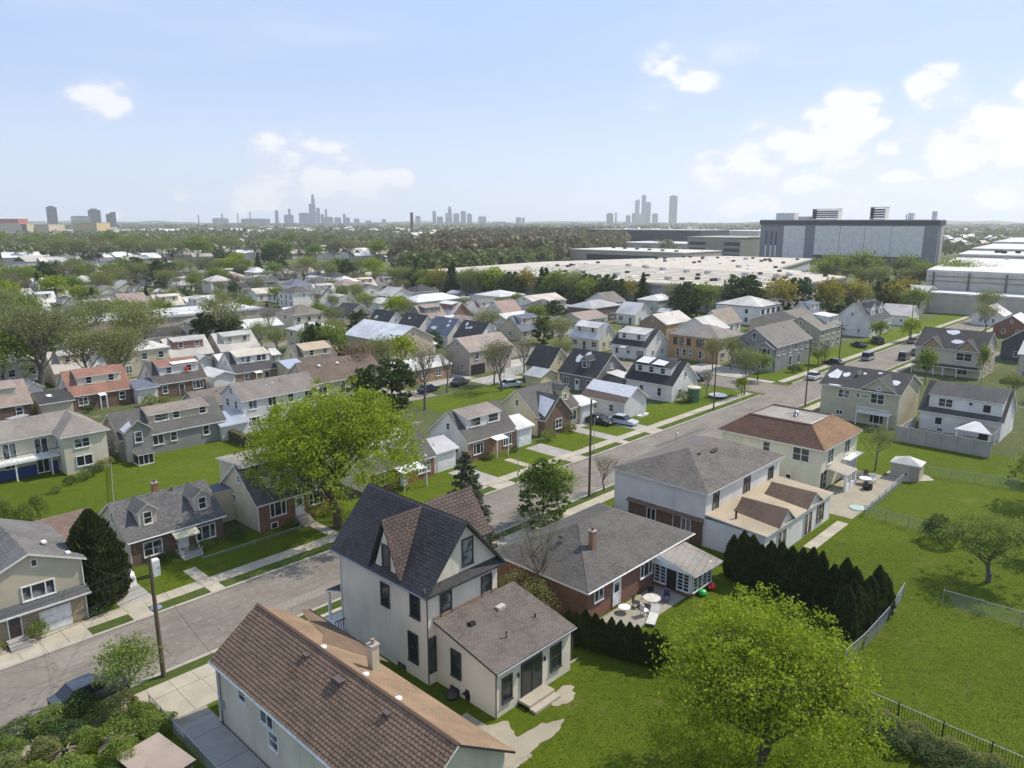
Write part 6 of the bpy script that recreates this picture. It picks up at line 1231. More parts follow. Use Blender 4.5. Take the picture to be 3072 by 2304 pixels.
# low hills closing the view
def hill(name,label,a0,a1,D,h,seed):
    m=MB(); n=40; r=random.Random(seed); prev=None; ph=[r.uniform(0,6) for _ in range(3)]
    for i in range(n+1):
        a=math.radians(a0+(a1-a0)*i/n); hh=h*math.sin(PI*i/n)**.6*(.75+.15*math.sin(i*.5+ph[0])+.1*math.sin(i*1.3+ph[1])); P=[]
        for dd,z in ((D-500,-1),(D,hh*.8),(D+400,hh),(D+1500,-1)): vx,vy=math.sin(a)*dd,math.cos(a)*dd; P.append((vx*CY_+vy*SY_,-vx*SY_+vy*CY_,z))
        if prev:
            for k in range(3): m.face([prev[k],P[k],P[k+1],prev[k+1]])
        prev=P
    o=structure(m.build(name,FARG,smooth=True)); o['label']=label
hill('hills','low hazy ridge on the left horizon',-38,-18,5400,34,1); hill('hills','low hazy ridge on the right horizon',14,38,5200,40,2); hill('hills','very low ridge across the middle horizon',-20,20,5900,32,3)
SKYM={}
def tower_mat(c):
    if c in SKYM: return SKYM[c]
    t=NT('tower_facade'); sp=t.n('ShaderNodeSeparateXYZ'); t.L(t.pos,sp.inputs[0]); f=t.math('FRACT',t.math('MULTIPLY',sp.outputs[2],.06)); g=t.math('FRACT',t.math('MULTIPLY',t.math('ADD',sp.outputs[0],sp.outputs[1]),.035))
    t.col(t.mix(t.math('MULTIPLY',t.ramp(f,.4,.6),.5),t.mix(t.ramp(g,.45,.55,0,.3),c,mul(c,.6)),mul(c,.45))); t.rough(.4); SKYM[c]=t.m; return t.m
def tower(x0,x1,yt,label,D=5000,col=(.15,.19,.26),crown=None,yb=668):
    xc=(x0+x1)/2; d=ray(xc,663); k=D/math.hypot(d[0],d[1]); X,Y=d[0]*k,d[1]*k; zc=X*SY_+Y*CY_; W_=(x1-x0)/2250*zc
    top=30+(662.5-yt)/2250*zc*.985; rz=-math.atan2(X,Y)
    o=thing('skyline_tower',label,'skyscraper',(X,Y,0),rz+.0,'towers on the horizon'); mt=tower_mat(col)
    if crown=='taper':
        for s0,s1,z0,z1 in ((1,1,0,.45),(.86,.86,.45,.7),(.68,.66,.7,.88),(.5,.45,.88,1)): MB().box((-W_/2*s0,-W_/2*s0,z0*top+.01),(W_/2*s0,W_/2*s0,z1*top)).build('shaft',mt,o)
        MB().tube((0,0,top),(0,0,top*1.015),W_*.1,n=6).build('spire',mt,o)
    elif crown=='slab':
        MB().box((-W_/2,-W_/3,0),(W_/2,W_/3,top)).build('shaft',mt,o); MB().box((-W_*.3,-W_*.2,top),(W_*.25,W_*.2,top+W_*.12)).build('plant_room',mt,o)
    elif crown=='slant': MB().prism([(-W_/2,0),(W_/2,0),(W_/2,top),(-W_/2,top*.95)],'y',-W_/2,W_/2).build('shaft',mt,o)
    else:
        MB().box((-W_/2,-W_/2,0),(W_/2,W_/2,top*.97)).build('shaft',mt,o); MB().box((-W_*.36,-W_*.36,top*.97),(W_*.36,W_*.36,top)).build('crown',mt,o)
    return o
k9=.452; DK=(.12,.115,.12)
T=[]
def a9(x0,x1,y,l,c=None,col=(.15,.19,.26),D=5000): tower(x0*k9,x1*k9,560+y*k9,l,D,col,c)
def a10(x0,x1,y,l,c=None,col=(.15,.19,.26),D=5000): tower(800+x0*k9,800+x1*k9,560+y*k9,l,D,col,c)
def a11(x0,x1,y,l,c=None,col=(.15,.19,.26),D=5000): tower(1700+x0*.3617,1700+x1*.3617,560+y*.3617,l,D,col,c)
a9(320,380,140,'isolated dark apartment tower, leftmost on the horizon','slab',DK,3200); a9(595,668,158,'wide dark slab tower, second from the left','slab',DK,3200); a9(708,732,182,'lower half of the paired dark towers at left',None,DK,3200); a9(734,770,168,'taller stepped half of the paired dark towers at left','slant',DK,3200); a9(483,592,196,'long pale low block left of the wide dark slab',None,(.4,.39,.33),3200)
a9(1316,1323,186,'thin chimney, first of four along the left horizon',None,(.2,.19,.2),4500); a9(1471,1481,182,'chimney standing on a pale works hall',None,(.3,.28,.27),4500); a9(1415,1512,210,'pale works hall under the second chimney',None,(.4,.4,.38),4500); a9(1577,1584,178,'thin chimney, third of four along the left horizon',None,(.2,.19,.2),4500); a9(1659,1666,168,'tallest thin chimney just left of the city towers',None,(.2,.19,.2),4500); a9(1610,1785,213,'long low hazy hall under the tallest chimney',None,(.22,.25,.25),4600)
a10(58,80,160,'slim blue-grey tower, first of the central skyline'); a10(118,178,188,'broad block with a shaft on top in the central skyline'); a10(146,162,150,'shaft rising from the broad block in the central skyline'); a10(218,286,176,'stepped blue mass left of the tallest tower'); a10(284,301,118,'side tower leaning against the tallest tower'); a10(298,330,60,'tallest tapering skyscraper of the central skyline','taper'); a10(333,356,145,'straight pale tower right of the tallest skyscraper'); a10(360,382,184,'short round-topped tower beyond the tallest skyscraper'); a10(390,403,152,'needle-thin tower right of the tallest skyscraper'); a10(384,440,202,'low cluster under the needle-thin tower'); a10(450,494,206,'low dark block right of the central cluster'); a10(508,525,182,'slim half of the paired blocks right of centre-left'); a10(524,552,206,'short half of the paired blocks right of centre-left'); a10(580,615,213,'small hazy block between the skyline clusters'); a10(655,692,225,'lowest hazy block between the skyline clusters'); a10(765,792,216,'lone small block left of the smokestack'); a10(988,1020,197,'dark squat tower just right of the smokestack'); a10(1102,1124,163,'slim tower at the left end of the middle cluster'); a10(1130,1170,200,'low jagged mass in the middle cluster'); a10(1187,1200,176,'small shoulder tower in the middle cluster'); a10(1200,1232,137,'tallest tower of the middle cluster','taper'); a10(1240,1278,180,'pale wide tower of the middle cluster'); a10(1288,1322,165,'second tallest tower of the middle cluster'); a10(1330,1362,181,'last tower of the middle cluster on its right'); a10(1406,1456,199,'separate square tower right of the middle cluster'); a10(1500,1588,232,'long low dark block right of the square tower'); a10(1655,1690,204,'wide half of two small towers at picture centre'); a10(1696,1712,206,'slim half of two small towers at picture centre')
a11(330,385,228,'dark square block opening the right-hand skyline','slab',DK,4600); a11(400,414,218,'thin dark tower beside the dark square block'); a11(490,528,240,'squat dark tower before the right cluster',None,DK,5200); a11(540,562,222,'low grey tower at the foot of the right cluster'); a11(563,600,112,'pale slanted-top glass tower of the right cluster','slant',(.3,.33,.37)); a11(562,655,232,'broad podium block under the right cluster',None,(.26,.26,.27)); a11(617,652,78,'tallest tower of the right cluster',None); a11(654,693,138,'flat-topped tower right of the right cluster peak','slab'); a11(708,755,226,'jagged low block between cluster and lone tower'); a11(846,910,88,'lone tall dark rectangular tower right of the cluster','slab',(.15,.15,.16))

# ================================================================ TREES NEAR AND MIDDLE
bigA=tree_meshes('b',5,13.9,7.7,1.3,40000,.23,LF_BRIGHT,BK,nl=18,twigs=9,tr=.45,spread=.6,fill=.55)
plant('bright_street_tree',bigA,38.8,60.9,'large bright yellow-green leafy street tree on the front lawn','tree',rz=3.0)
bigB=tree_meshes('b',8,10.9,5.6,-.8,50000,.17,LF_BRIGHT,BK,nl=20,twigs=9,tr=.3,spread=.45,fill=.5)
plant('bright_garden_tree',bigB,34.0,14.5,'large bright yellow-green tree filling the garden at bottom right of centre','tree',rz=1.9)
appl=tree_meshes('b',12,5.6,4.0,1.9,9000,.17,LF_MID,BKG,nl=11,twigs=7,tr=.2,spread=.42,fill=.25,lean=.12)
plant('garden_tree',appl,70.5,11.2,'leaning round green tree by the wire fence on the right lawn','tree',rz=3.4)
sp1=tree_meshes('s',21,5.7,2.5,1.3,1900,.15,LF_OLIVE,BKG,nl=9,twigs=7,tr=.1,spread=.3)
plant('young_tree',sp1,94.2,28.2,'sparse olive tree beside the small garden shed','tree')
edge=tree_meshes('b',31,6.4,3.4,.8,6500,.2,LF_MID,BKG,nl=10,twigs=6,tr=.16,spread=.5,fill=.4)
plant('edge_tree',edge,94.5,11.0,'leafy green tree at the right picture edge beyond the lawn','tree'); 
o=plant('edge_tree',edge,78.5,8.5,'second leafy tree by the right picture edge, nearer the round bush','tree',rz=2.0,s=.7)
r1=shrub_meshes(5,2.5,1.9,LF_DARK,2600,.15); shrub(r1,76.6,16.4,'round dark green bush left of the leaning garden tree')
egg=cedar_meshes(3,7.9,2.25,7500,.24); o=thing('cypress','tall dark egg-shaped evergreen beside the left driveway','tree',(17.0,61.9,0)); put('trunk',egg[0],o); put('crown',egg[1],o)
spr=spruce_meshes(5,10.2,3.3,LF_SPR,15000,.2); o=thing('spruce','grey-green spruce behind the stucco house at the street edge','tree',(44.3,50.2,0)); put('trunk',spr[0],o); put('crown',spr[1],o); o.location=(43.2,46.9,0)
evg=tree_meshes('b',9,6.9,2.4,-.3,15000,.19,leafm((.06,.12,.02),(.24,.32,.05),.28),BK,nl=14,twigs=6,tr=.1,spread=.4,fill=.75); o=thing('bushy_evergreen','bushy green young conifer between kerb and ranch roof','tree',(53.3,46.4,0)); put('trunk',evg[0],o); put('crown',evg[1],o); o.scale=(1.05,1.05,1)
lt=tree_meshes('s',44,5.6,2.3,1.0,2200,.16,LF_YEL if False else LF_BRIGHT,BKG,nl=8,twigs=6,tr=.09,spread=.35,fill=.1); plant('budding_tree',lt,57.0,47.5,'thin light-green budding tree just behind the bushy conifer','tree')
bare1=tree_meshes('s',51,4.6,1.9,1.1,700,.09,LF_OLIVE,BKG,nl=12,twigs=8,tr=.09,spread=.2); plant('bare_tree',bare1,65.5,48.0,'small bare vase-shaped tree on the near verge','tree')
tall=tree_meshes('s',57,8.8,2.6,1.6,900,.1,LF_OLIVE,BKG,nl=15,twigs=6,tr=.11,spread=.3); plant('bare_tree',tall,41.0,36.2,'tall spindly nearly bare tree between stucco house and ranch roof','tree')
br=shrub_meshes(8,2.6,1.5,LF_OLIVE,1500,.12); br2=shrub_meshes(9,2.2,1.4,LF_BUD,1400,.12)
for x,y,s,l in ((39.6,35.2,1.2,'olive brushy shrub under the spindly tree'),(38.3,33.4,1.0,'brown twiggy shrub touching the ranch house corner'),(40.3,37.6,1.1,'tall brushy shrub between the two houses')): shrub(br if s>1.05 else br2,x,y,l,s,cat='shrub',name='shrub')
ced=[cedar_meshes(i,4.5,.82,2800,.17) for i in (11,12,13,14,15)]
def cedar_row(pts,group,labf,s=1.0,sz=1.0,thin=1.0):
    for i,(x,y) in enumerate(pts):
        me=ced[(i*7)%5]; o=thing('arborvitae',labf(i,len(pts)),'hedge tree',(x+random.uniform(-.1,.1),y+random.uniform(-.1,.1),0),random.uniform(0,6),group); k=random.uniform(.88,1.08); o.scale=(s*thin*k,s*thin*k*random.uniform(.9,1.1),sz*random.uniform(.8,1.1)); put('trunk',me[0],o); put('crown',me[1],o)
cedar_row([(56.2+.9*abs(math.sin(i*.5))*0,27.4-i*.84) for i in range(13)],'dark cedars of the long hedge',lambda i,n:'dark columnar cedar, %s from the white wing in the long hedge'%ORD[i],1.05,1.0)
cedar_row([(58.4-i*.95,16.0+(.12*i)) for i in range(7)],'dark cedars of the hedge arm along the wire fence',lambda i,n:'dark cedar, %s from the corner in the short hedge arm'%ORD[i],1.05,.92)
cedar_row([(38.6+i*.17,31.0-i*.62) for i in range(12)],'thin cedars behind the stucco house',lambda i,n:'thin brownish cedar, %s from the ranch house in the garden row'%ORD[i],.85,.66,.85)
# mid-distance prototypes: shared between trees of the same kind
P_green=[tree_meshes('b',60+i,9,4.0,1.4,2600,.42,LF_MID,BK,nl=9,twigs=5,tr=.2,spread=.7,fill=.4) for i in range(3)]
P_olive=[tree_meshes('s',70+i,10,4.2,1.8,2600,.28,LF_OLIVE,BKG,nl=10,twigs=6,tr=.2,spread=.7) for i in range(3)]
P_bare=[tree_meshes('s',80+i,10,3.6,2.0,750,.2,LF_BUD,BKG,nl=13,twigs=7,tr=.2,spread=.5) for i in range(3)]
P_dark=[tree_meshes('b',90+i,7,3.0,.1,4200,.42,LF_DARK,BK,nl=12,twigs=5,tr=.2,spread=.6,fill=.8) for i in range(2)]
P_rust=[tree_meshes('s',95,8,3.2,2.0,900,.3,LF_RUST,BKG,nl=9,twigs=6,tr=.17,spread=.6)]
P_bright=[tree_meshes('b',97,7,3.2,1.0,1500,.45,LF_BRIGHT,BK,nl=8,twigs=5,tr=.17,spread=.6,fill=.4)]
P_con=[spruce_meshes(33,10,2.6,LF_DARK,1500,.5)]; P_yel=[tree_meshes('b',99,8,3.2,1.6,1100,.45,LF_YEL,BKG,nl=8,twigs=5,tr=.16,spread=.6,fill=.3)]
KH={'green':(P_green,9),'olive':(P_olive,10),'bare':(P_bare,10),'dark':(P_dark,7),'rust':(P_rust,8),'bright':(P_bright,7),'conifer':(P_con,10),'yellow':(P_yel,8)}
def pt(kind,x,y,h,label,wid=1.0,group=None,i=None):
    P,h0=KH[kind]; me=P[(i if i is not None else random.randrange(99))%len(P)]; s=h/h0; return plant(kind+'_tree' if kind!='conifer' else 'conifer',me,x,y,label,'tree',group,s=s*wid,sz=s)
bigL=tree_meshes('s',111,16.5,8.4,3.0,7500,.3,LF_OLIVE,BKG,nl=22,twigs=8,tr=.5,spread=.8); plant('spreading_tree',bigL,36.3,149.5,'huge spreading tree with forked limbs and olive buds, left side','tree',rz=.5)
for k,x,y,h,l,wd in (('olive',58,187.6,14,'forked olive tree right of the huge spreading tree',1.0),('olive',55.5,155.3,14.5,'dense-limbed olive tree above the lantern cape',1.1),('olive',83.6,177.7,12.5,'dark-stemmed fan-shaped tree left of centre',1.15),
  ('dark',73.5,97.4,7.6,'big round dark evergreen right behind the bright street tree',1.25),('dark',70.5,101.0,6.0,'lower dark evergreen shoulder beside the big round one',1.0),('bare',75.7,91.6,12,'tall bare tree with upswept branches right of the round evergreen',.8),('bare',86.5,98.4,8.5,'slim bare brown tree beside the parked dark car',.75),
  ('bare',94.1,92.2,10.5,'bare branching tree on the lawn behind the yellow gabled cape',1.05),('bare',103,95,9.5,'slender bare tree beside the pale yellow wing',.8),('olive',97,97,8.5,'bushy olive tree before the mauve-grey house',.8),('rust',77.5,112.5,9,'rust-brown budding tree above the long brown roof',1.0),('olive',83.5,113.5,9.5,'grey-green tree right of the rust-brown tree',.8),('bright',92,118.5,7.5,'bright green tree before the big tan house',1.0),
  ('dark',86,140.5,8.5,'dark cone shrub tree left of two-storey cream house',.7),('green',88,137.5,8.5,'green bushy tree right of the dark cone tree',1.0),('olive',129.0,107.9,9.5,'forked olive tree along the side street, upper',1.0),('olive',128.5,131,9,'leafy olive tree left end of the side street',1.1),('olive',118,98,6.5,'round olive tree behind the charcoal grey cape',1.1),
  ('olive',120.9,58.9,9.2,'slim leafy street tree at the junction corner',.75),('bare',114.2,62.4,5.8,'small dark-twigged tree on the corner lawn',.75),('bright',120.5,59.2,3.2,'small yellow-green sapling at the foot of the junction tree',.8),('olive',137,74,7,'budding tree before the orange brick house, left',.9),('olive',141,72,7,'budding tree before the orange brick house, right',.9),('green',134.5,63,5.5,'green bushes left of the grey corner house',1.0),
  ('bare',160,60.3,6,'small grey bare tree on the verge past the corner house',.9),('green',158,60.8,3.4,'low green shrub tree by the parked cars',1.2),('green',287-32,70,9.5,'leafy pale green tree before the right warehouse',1.0),('olive',262,52,10,'thin olive tree against the pale warehouse wall',1.0),('olive',236,46.5,8.5,'dark limbed tree behind the twin gabled house',1.0),('bright',205,56.4,6,'yellow-green street tree at far end of main street',.9),('green',199,62,5.5,'green tree right of the navy gabled house',1.0),
  ('green',152,38.5,6.8,'green tree at the left corner of twin gabled house',.6),('green',160.5,31.2,7.4,'narrow climbing tree on the front of twin gabled house',.3),('olive',148,24,5.2,'pale flowering shrub tree right of twin gabled house',1.1),('green',152,18.5,6.5,'bushy green tree at the far right edge houses',1.1),('green',103.5,12.5,5.2,'light green tree near the garden gazebo',1.0),
  ('dark',139.5,122,6.5,'dark bushy tree before dark brick hip house',.9),('green',150,134,8,'bushy olive-green tree in the steep-roofed row gap',.9),('dark',163,139,7.5,'dark leafy tree between the white pointed houses',1.1),('dark',113.5,134,4.5,'low dark thicket below the steep-roofed row',1.2),('dark',108.8,135.5,4.2,'second low dark thicket beside the big tan house',1.2),('dark',107.5,52.3+7.4,2.6,'dark shrub at corner',.6)):
    if l=='dark shrub at corner': continue
    pt(k,x,y,h,l,wd)
# screen of trees in front of the long warehouse
kinds=['green','dark','olive','conifer','bright','green','bare','olive','yellow','dark','conifer','green']; names={'green':'leafy','dark':'dark','olive':'olive','conifer':'conifer','bright':'yellow-green','bare':'bare','yellow':'orange-yellow','rust':'rust-brown'}
n=46; scr=[]
for i in range(n):
    f=i/(n-1); y=262-(262-104)*f+random.uniform(-2,2); x=205+18*f+random.uniform(-9,3); k=kinds[(i*7)%12]; scr.append((x,y,k))
for i in range(30):
    f=i/29; scr.append((226+70*f+random.uniform(-6,6),98-6*math.sin(f*3)+random.uniform(-7,7)-14*f,kinds[(i*5)%12] if i%4 else 'yellow'))
scr=[s for s in scr if free(s[0]-.8,s[1]-.8,s[0]+.8,s[1]+.8,0)]; scr.sort(key=lambda s:project(s[0],s[1],3)[0]); cnt={}
NUM=lambda i:ORD[i] if i<len(ORD) else 'last'
for x,y,k in scr:
    cnt[k]=cnt.get(k,0)+1; pt(k,x,y,random.uniform(8.5,13) if k!='conifer' else random.uniform(11,14.5),'%s tree in the screen before the long warehouse, %s of its kind from left'%(names[k],ORD[cnt[k]-1]),random.uniform(.9,1.2),'tree screen before the long warehouse')
# clump of tall trees between windowless block and the street end
for i in range(22):
    x=random.uniform(318,345); y=96+(i*2.8)+random.uniform(-2,2); pt(['olive','green','bare'][i%3],x-12*(i/22),y-28,random.uniform(13,18),'tall %s tree in the clump before the windowless block, %s from right'%(names[['olive','green','bare'][i%3]],ORD[i]),1.0,'tall trees before the windowless block')
# trees scattered between the rows of houses
tl=[];rt=random.Random(77); tries=0
while len(tl)<205 and tries<9000:
    tries+=1; y=rt.uniform(140,425); x=rt.uniform(-200,222)
    if not inframe(x,y,5,80) or not free(x-1.0,y-1.0,x+1.0,y+1.0,0) or (124<x<134): continue
    if 60<x and y<230 and rt.random()<.45: continue
    if any((x-a)**2+(y-b)**2<20 for a,b,_ in tl): continue
    tl.append((x,y,rt.choices(['green','olive','bare','dark','rust','bright','conifer'],[6,7,4,3,1,2,1])[0]))
def near_desc(x,y):
    j=int(y//26); return ORD[max(0,min(20,j-5))]
groups={}
for x,y,k in tl: groups.setdefault((k,int(y//30)),[]).append((x,y,k))
for (k,j),L in groups.items():
    L.sort(key=lambda t:project(t[0],t[1],5)[0])
    for i,(x,y,_) in enumerate(L): pt(k,x,y,rt.uniform(6,9.5)*(1.0 if k!='bare' else 1.15)*(1.35 if (y>300 or x<70) else .85),'%s tree among the rear houses, %s of its kind from left, %s belt back'%(names[k],ORD[i],ORD[max(0,j-4)]),rt.uniform(.9,1.15),'trees between the rear houses')
# tall tree belt on the left, beyond the houses
belt=[];tries=0
while len(belt)<84 and tries<5000:
    tries+=1; px=rt.uniform(-20,1150); py=rt.uniform(748,800)
    x,y=at(px,py)
    if any((x-a)**2+(y-b)**2<90 for a,b,_,_ in belt) or not free(x-1,y-1,x+1,y+1,0): continue
    belt.append((x,y,rt.choices(['green','olive','bare','rust','dark'],[6,7,4,.8,2])[0],px))
belt.sort(key=lambda b:b[3]); cnt={}
for x,y,k,px in belt:
    cnt[k]=cnt.get(k,0)+1; pt(k,x,y,rt.uniform(13,21)*(.8 if k=='dark' else 1),'tall %s in the far tree belt, %s of its kind from left'%(names[k],NUM(cnt[k]-1)),rt.uniform(.95,1.2),'far tree belt')
# undergrowth, bottom left corner
us=[shrub_meshes(40+i,2.0,1.3,m_,2600,.13) for i,m_ in enumerate((LF_MID,LF_OLIVE,LF_MID,LF_DARK))]; ru=random.Random(9)
spots=[(7.2,46.2),(8.6,44.8),(10.0,46.2),(9.2,42.6),(10.6,44.2),(11.4,41.2),(10.2,39.6),(9.0,40.8),(12.0,46.6),(13.0,45.4),(8.0,48.0),(11.6,38.0),(10.4,36.8),(9.3,38.6),(6.6,44.0),(13.6,44.2),(7.6,42.4),(8.4,39.2),(9.6,47.4),(14.0,42.8),(5.8,47.2),(11.2,47.3),(12.6,44.0)]
spots.sort(key=lambda p:project(p[0],p[1],1)[0])
for i,(x,y) in enumerate(spots): shrub(us[i%4],x,y,'%s shrub in the bottom left thicket, %s from the left edge'%(['fresh green','olive','mid green','dark green'][i%4],ORD[i]),ru.uniform(.7,1.05),ru.uniform(.5,1.0),'thicket at the bottom left',cat='shrub',name='shrub')
yt=tree_meshes('b',120,4.4,2.0,1.2,3600,.15,LF_MID,BKG,nl=9,twigs=6,tr=.09,spread=.35,fill=.2); plant('young_tree',yt,14.0,46.6,'young green tree beside the leaning utility pole at bottom left','tree')
g=thing('flat_shed','broken flat shed roof littered with leaves in the bottom left thicket','shed',(11.6,37.0,0),.12); MB().box((0,0,0),(2.2,3.6,1.0)).build('wall',plain((.12,.1,.08),.9,'old_boards'),g); MB().slab([[(-.15,-.15,1.12),(2.35,-.15,1.2),(2.35,3.8,1.12),(-.15,3.8,1.05)]],.1).build('roof',[palemem((.34,.27,.22)),DARKM],g)
for x,y,s,l in ((9.3,43.6,1.0,'dead brown brush heap on left in the thicket'),(11.7,42.7,.9,'dead brown brush heap on right in the thicket')):
    g=thing('brush_heap',l,'brush heap',(x,y,0)); 
    for k in range(26): a=ru.uniform(0,6.3); MB().tube((math.cos(a)*.2,math.sin(a)*.2,ru.uniform(.5,1)),(math.cos(a)*ru.uniform(.7,1.3)*s,math.sin(a)*ru.uniform(.7,1.3)*s,ru.uniform(.1,.8)),.045,.02,4).build('branch',plain((.3,.235,.17),.9,'dead_wood'),g)
# hedge plants and border shrubs
bd=[shrub_meshes(60+i,1.1,.8,m_,700,.11) for i,m_ in enumerate((LF_DARK,LF_MID,LF_OLIVE))]
for i,(x,y,s,l) in enumerate([(16.4,59.9,1.0,'small round shrub beside the white garage door'),(12.1,59.3,.9,'little conical shrub by the left stoop'),(9.3,59.4,1.1,'green shrub at far left corner of the stoop'),(30.4,65.3,1.1,'dark shrub right of the brown brick cape'),(27.6,65.6,.9,'low border shrub under the right brick window'),(26.4,65.8,.7,'border shrub beside brick cape steps'),(23.9,65.6,.9,'shrub under the left brick window'),(35.8,64.7,.8,'shrub by the brick cape steps at the tree'),(64.5,65.5,1.0,'dark round shrub left of the white canopy entrance'),(69.2,65.4,.8,'small shrub right of white canopy entrance'),(76.2,65.6,1.5,'large dark rounded bush below the brick gable'),(81.7,66.2,1.3,'dark shrub right of brick gable'),(27.2,95.6,1.2,'dark shrub at the apartment block corner, nearest wall'),(26.2,94.8,1.1,'dark low shrub before the apartment wing window'),(28.8,97.0,1.2,'twiggy shrub right of the apartment wing'),(24.5,94.2,1.0,'dark shrub left of the apartment wing'),(22.6,92.4,.9,'small shrub on the apartment path'),(29.8,98.4,1.3,'yellow-tinged shrub in front of grey dormered house'),(37.4,133.4-4.2,1.2,'shrub at the dark garage by red-roofed cape'),(46,126.4,1.9,'large rounded green bush between red-roofed and lantern capes'),(48.1,125.8,1.4,'second rounded green bush beside the large one'),(53.5,129.2,.8,'shrub below the lantern cape'),(67,128.9,.9,'climbing shrub on the ochre brick front'),(109.5,63.6,1.9,'glossy green bush against the white corner cape'),(18.6,84,1.6,'light green bush at the left lawn edge'),(17.2,82.4,1.5,'second light bush at the left lawn edge'),(16.0,84.6,1.6,'third light bush at the left lawn edge'),(146.5,61.2,1.6,'green bush before the grey corner house bays'),(149.5,61.0,1.2,'low bush right of the grey corner house bay')]):
    shrub(bd[i%3] if 'light' not in l else us[0],x,y,l,s if 'light' not in l else .8,s*(1.0 if 'conical' not in l else 1.6),cat='shrub',name='shrub')
# scrub along the wire fence at bottom right
sc_=[(44.6-(i%3)*.9,13.2-i*.62) for i in range(15)]
for i,(x,y) in enumerate(sc_): shrub(us[3 if i%3 else 1],x,y,'dark scrub clump along the lower fence, %s from the bright garden tree'%ORD[i],.72,.5,'scrub along the lower fence',cat='shrub',name='shrub')
hz=[(37.2,131.5)]; g=thing('brown_hedge','long brown clipped hedge behind the lawn, right of grey dormered house','hedge',(46.2,93.0,0)); rfh=np.random.RandomState(3); C=np.stack([rfh.uniform(-.5,.5,5000),rfh.uniform(0,13,5000),rfh.uniform(0,1.5,5000)],1); V,Q=rot_quads(C,.2,rfh,up=.5); put('foliage',mesh_np('foliage',V,Q,[LF_BUD]),g); MB().box((-.35,.1,0),(.35,12.9,1.35)).build('stems',BK,g)

# ================================================================ STREET FURNITURE
WIRE=plain((.03,.03,.032),.6,'cable')
def pole(x,y,h,label,arm=True,lean=0,r=.13,rz=0,trans=False,double=False):
    o=thing('utility_pole',label,'utility pole',(x,y,0),rz,'utility poles along the street'); MB().tube((0,0,-.3),(lean*h,0,h),r,r*.65,9).build('shaft',WOODP,o)
    if arm:
        for q in ((.6,1.5) if double else (.5,)):
            MB().box((lean*h-.06,-1.1,h-q-.06),(lean*h+.06,1.1,h-q+.06)).build('crossarm',WOODP,o)
            for t in (-1,-.55,.55,1): MB().lathe([(.05,0),(.07,.06),(.04,.13),(.06,.17),(.02,.2)],7).build('insulator',plain((.5,.5,.48),.3,'porcelain'),o,(lean*h,t,h-q+.06))
    if trans: MB().lathe([(.22,0),(.24,.1),(.24,.75),(.12,.9)],10).build('transformer',GALV,o,(lean*h+.35,0,h-2.4))
    return o
pole(16.5,48.0,8.8,'bare weathered wooden pole in the left foreground, no crossarm',False,-.01,.17)
MB_pole2=pole(62.8,48.0,11.2,'tall pole rising behind the ranch roof with a small streetlamp',False,0,.15)
pole(107.8,57.6,9.4,'plain dark pole standing on the verge before the corner lawn',False); pole(120.5,47.9,11.2,'pole left of the tan balcony house with crowded crossarms',True,double=True); pole(160.8,57.6,9.2,'pole with double crossarm by the grey drive, mid street',True,trans=True,double=True); pole(208.7,57.6,11.2,'most distant pole near the raised olive-grey house',True)
def lamp(x,y,h,label,arm=.5,globe=True):
    o=thing('street_lamp',label,'street lamp',(x,y,0)); MB().tube((0,0,0),(0,0,h),.055,.04,8).build('post',GALV,o); MB().tube((0,0,h-.1),(0,-arm,h+.12),.03,n=6).build('arm',GALV,o)
    MB().lathe([(.04,0),(.13,.05),(.16,.15),(.1,.26),(.02,.3)],10).build('lamp_head',WHITEM,o,(0,-arm,h)); return o
lamp(76.0,57.5,4.9,'thin lamp post with white head before the brick gable cape'); lamp(52.2,63.6,3.8,'white porch lamp post by the portico cape lawn',.3)
lamp(80.5,48.0,3.6,'small lamp on the near verge above the white hip roof',.25); lamp(61.5,57.6,5.0,'slender lamp post beside the two driveways')
def wire(a,b,sag,label,r=.014,n=12,group='overhead wires'):
    m=MB(); a=Vector(a);b=Vector(b); pr=a
    for i in range(1,n+1):
        t=i/n; p=a.lerp(b,t)-Vector((0,0,sag*4*t*(1-t))); m.tube(pr,p,r,n=4,cap=False); pr=p
    return tag(m.build('overhead_wire',WIRE),label,'cable',group)
wire((16.4,48,8.4),(-16,49,8.6),.9,'uppermost wire running left from the bare wooden pole'); wire((16.4,48,7.9),(-16,49,8.0),.9,'second wire running left from the bare wooden pole'); wire((16.4,48,7.0),(-16,49,7.0),1.0,'third wire running left from the bare wooden pole'); wire((16.4,48,6.4),(-16,49,6.2),1.1,'lowest wire running left from the bare wooden pole')
wire((16.4,48,7.4),(15.7,60.1,4.6),.5,'service wire dropping to the tan garage house corner'); wire((16.4,48,8.2),(21.4,66.4,2.6),.8,'service wire dropping to the brown brick cape'); wire((16.5,48,7.6),(17.2,41.0,4.1),.3,'service wire to the brown roofed house corner')
wire((120.5,47.9,10.7),(160.8,57.6,8.7),1.0,'street wire between balcony house pole and mid street pole'); wire((160.8,57.6,8.7),(208.7,57.6,10.7),1.2,'street wire running to the most distant pole')
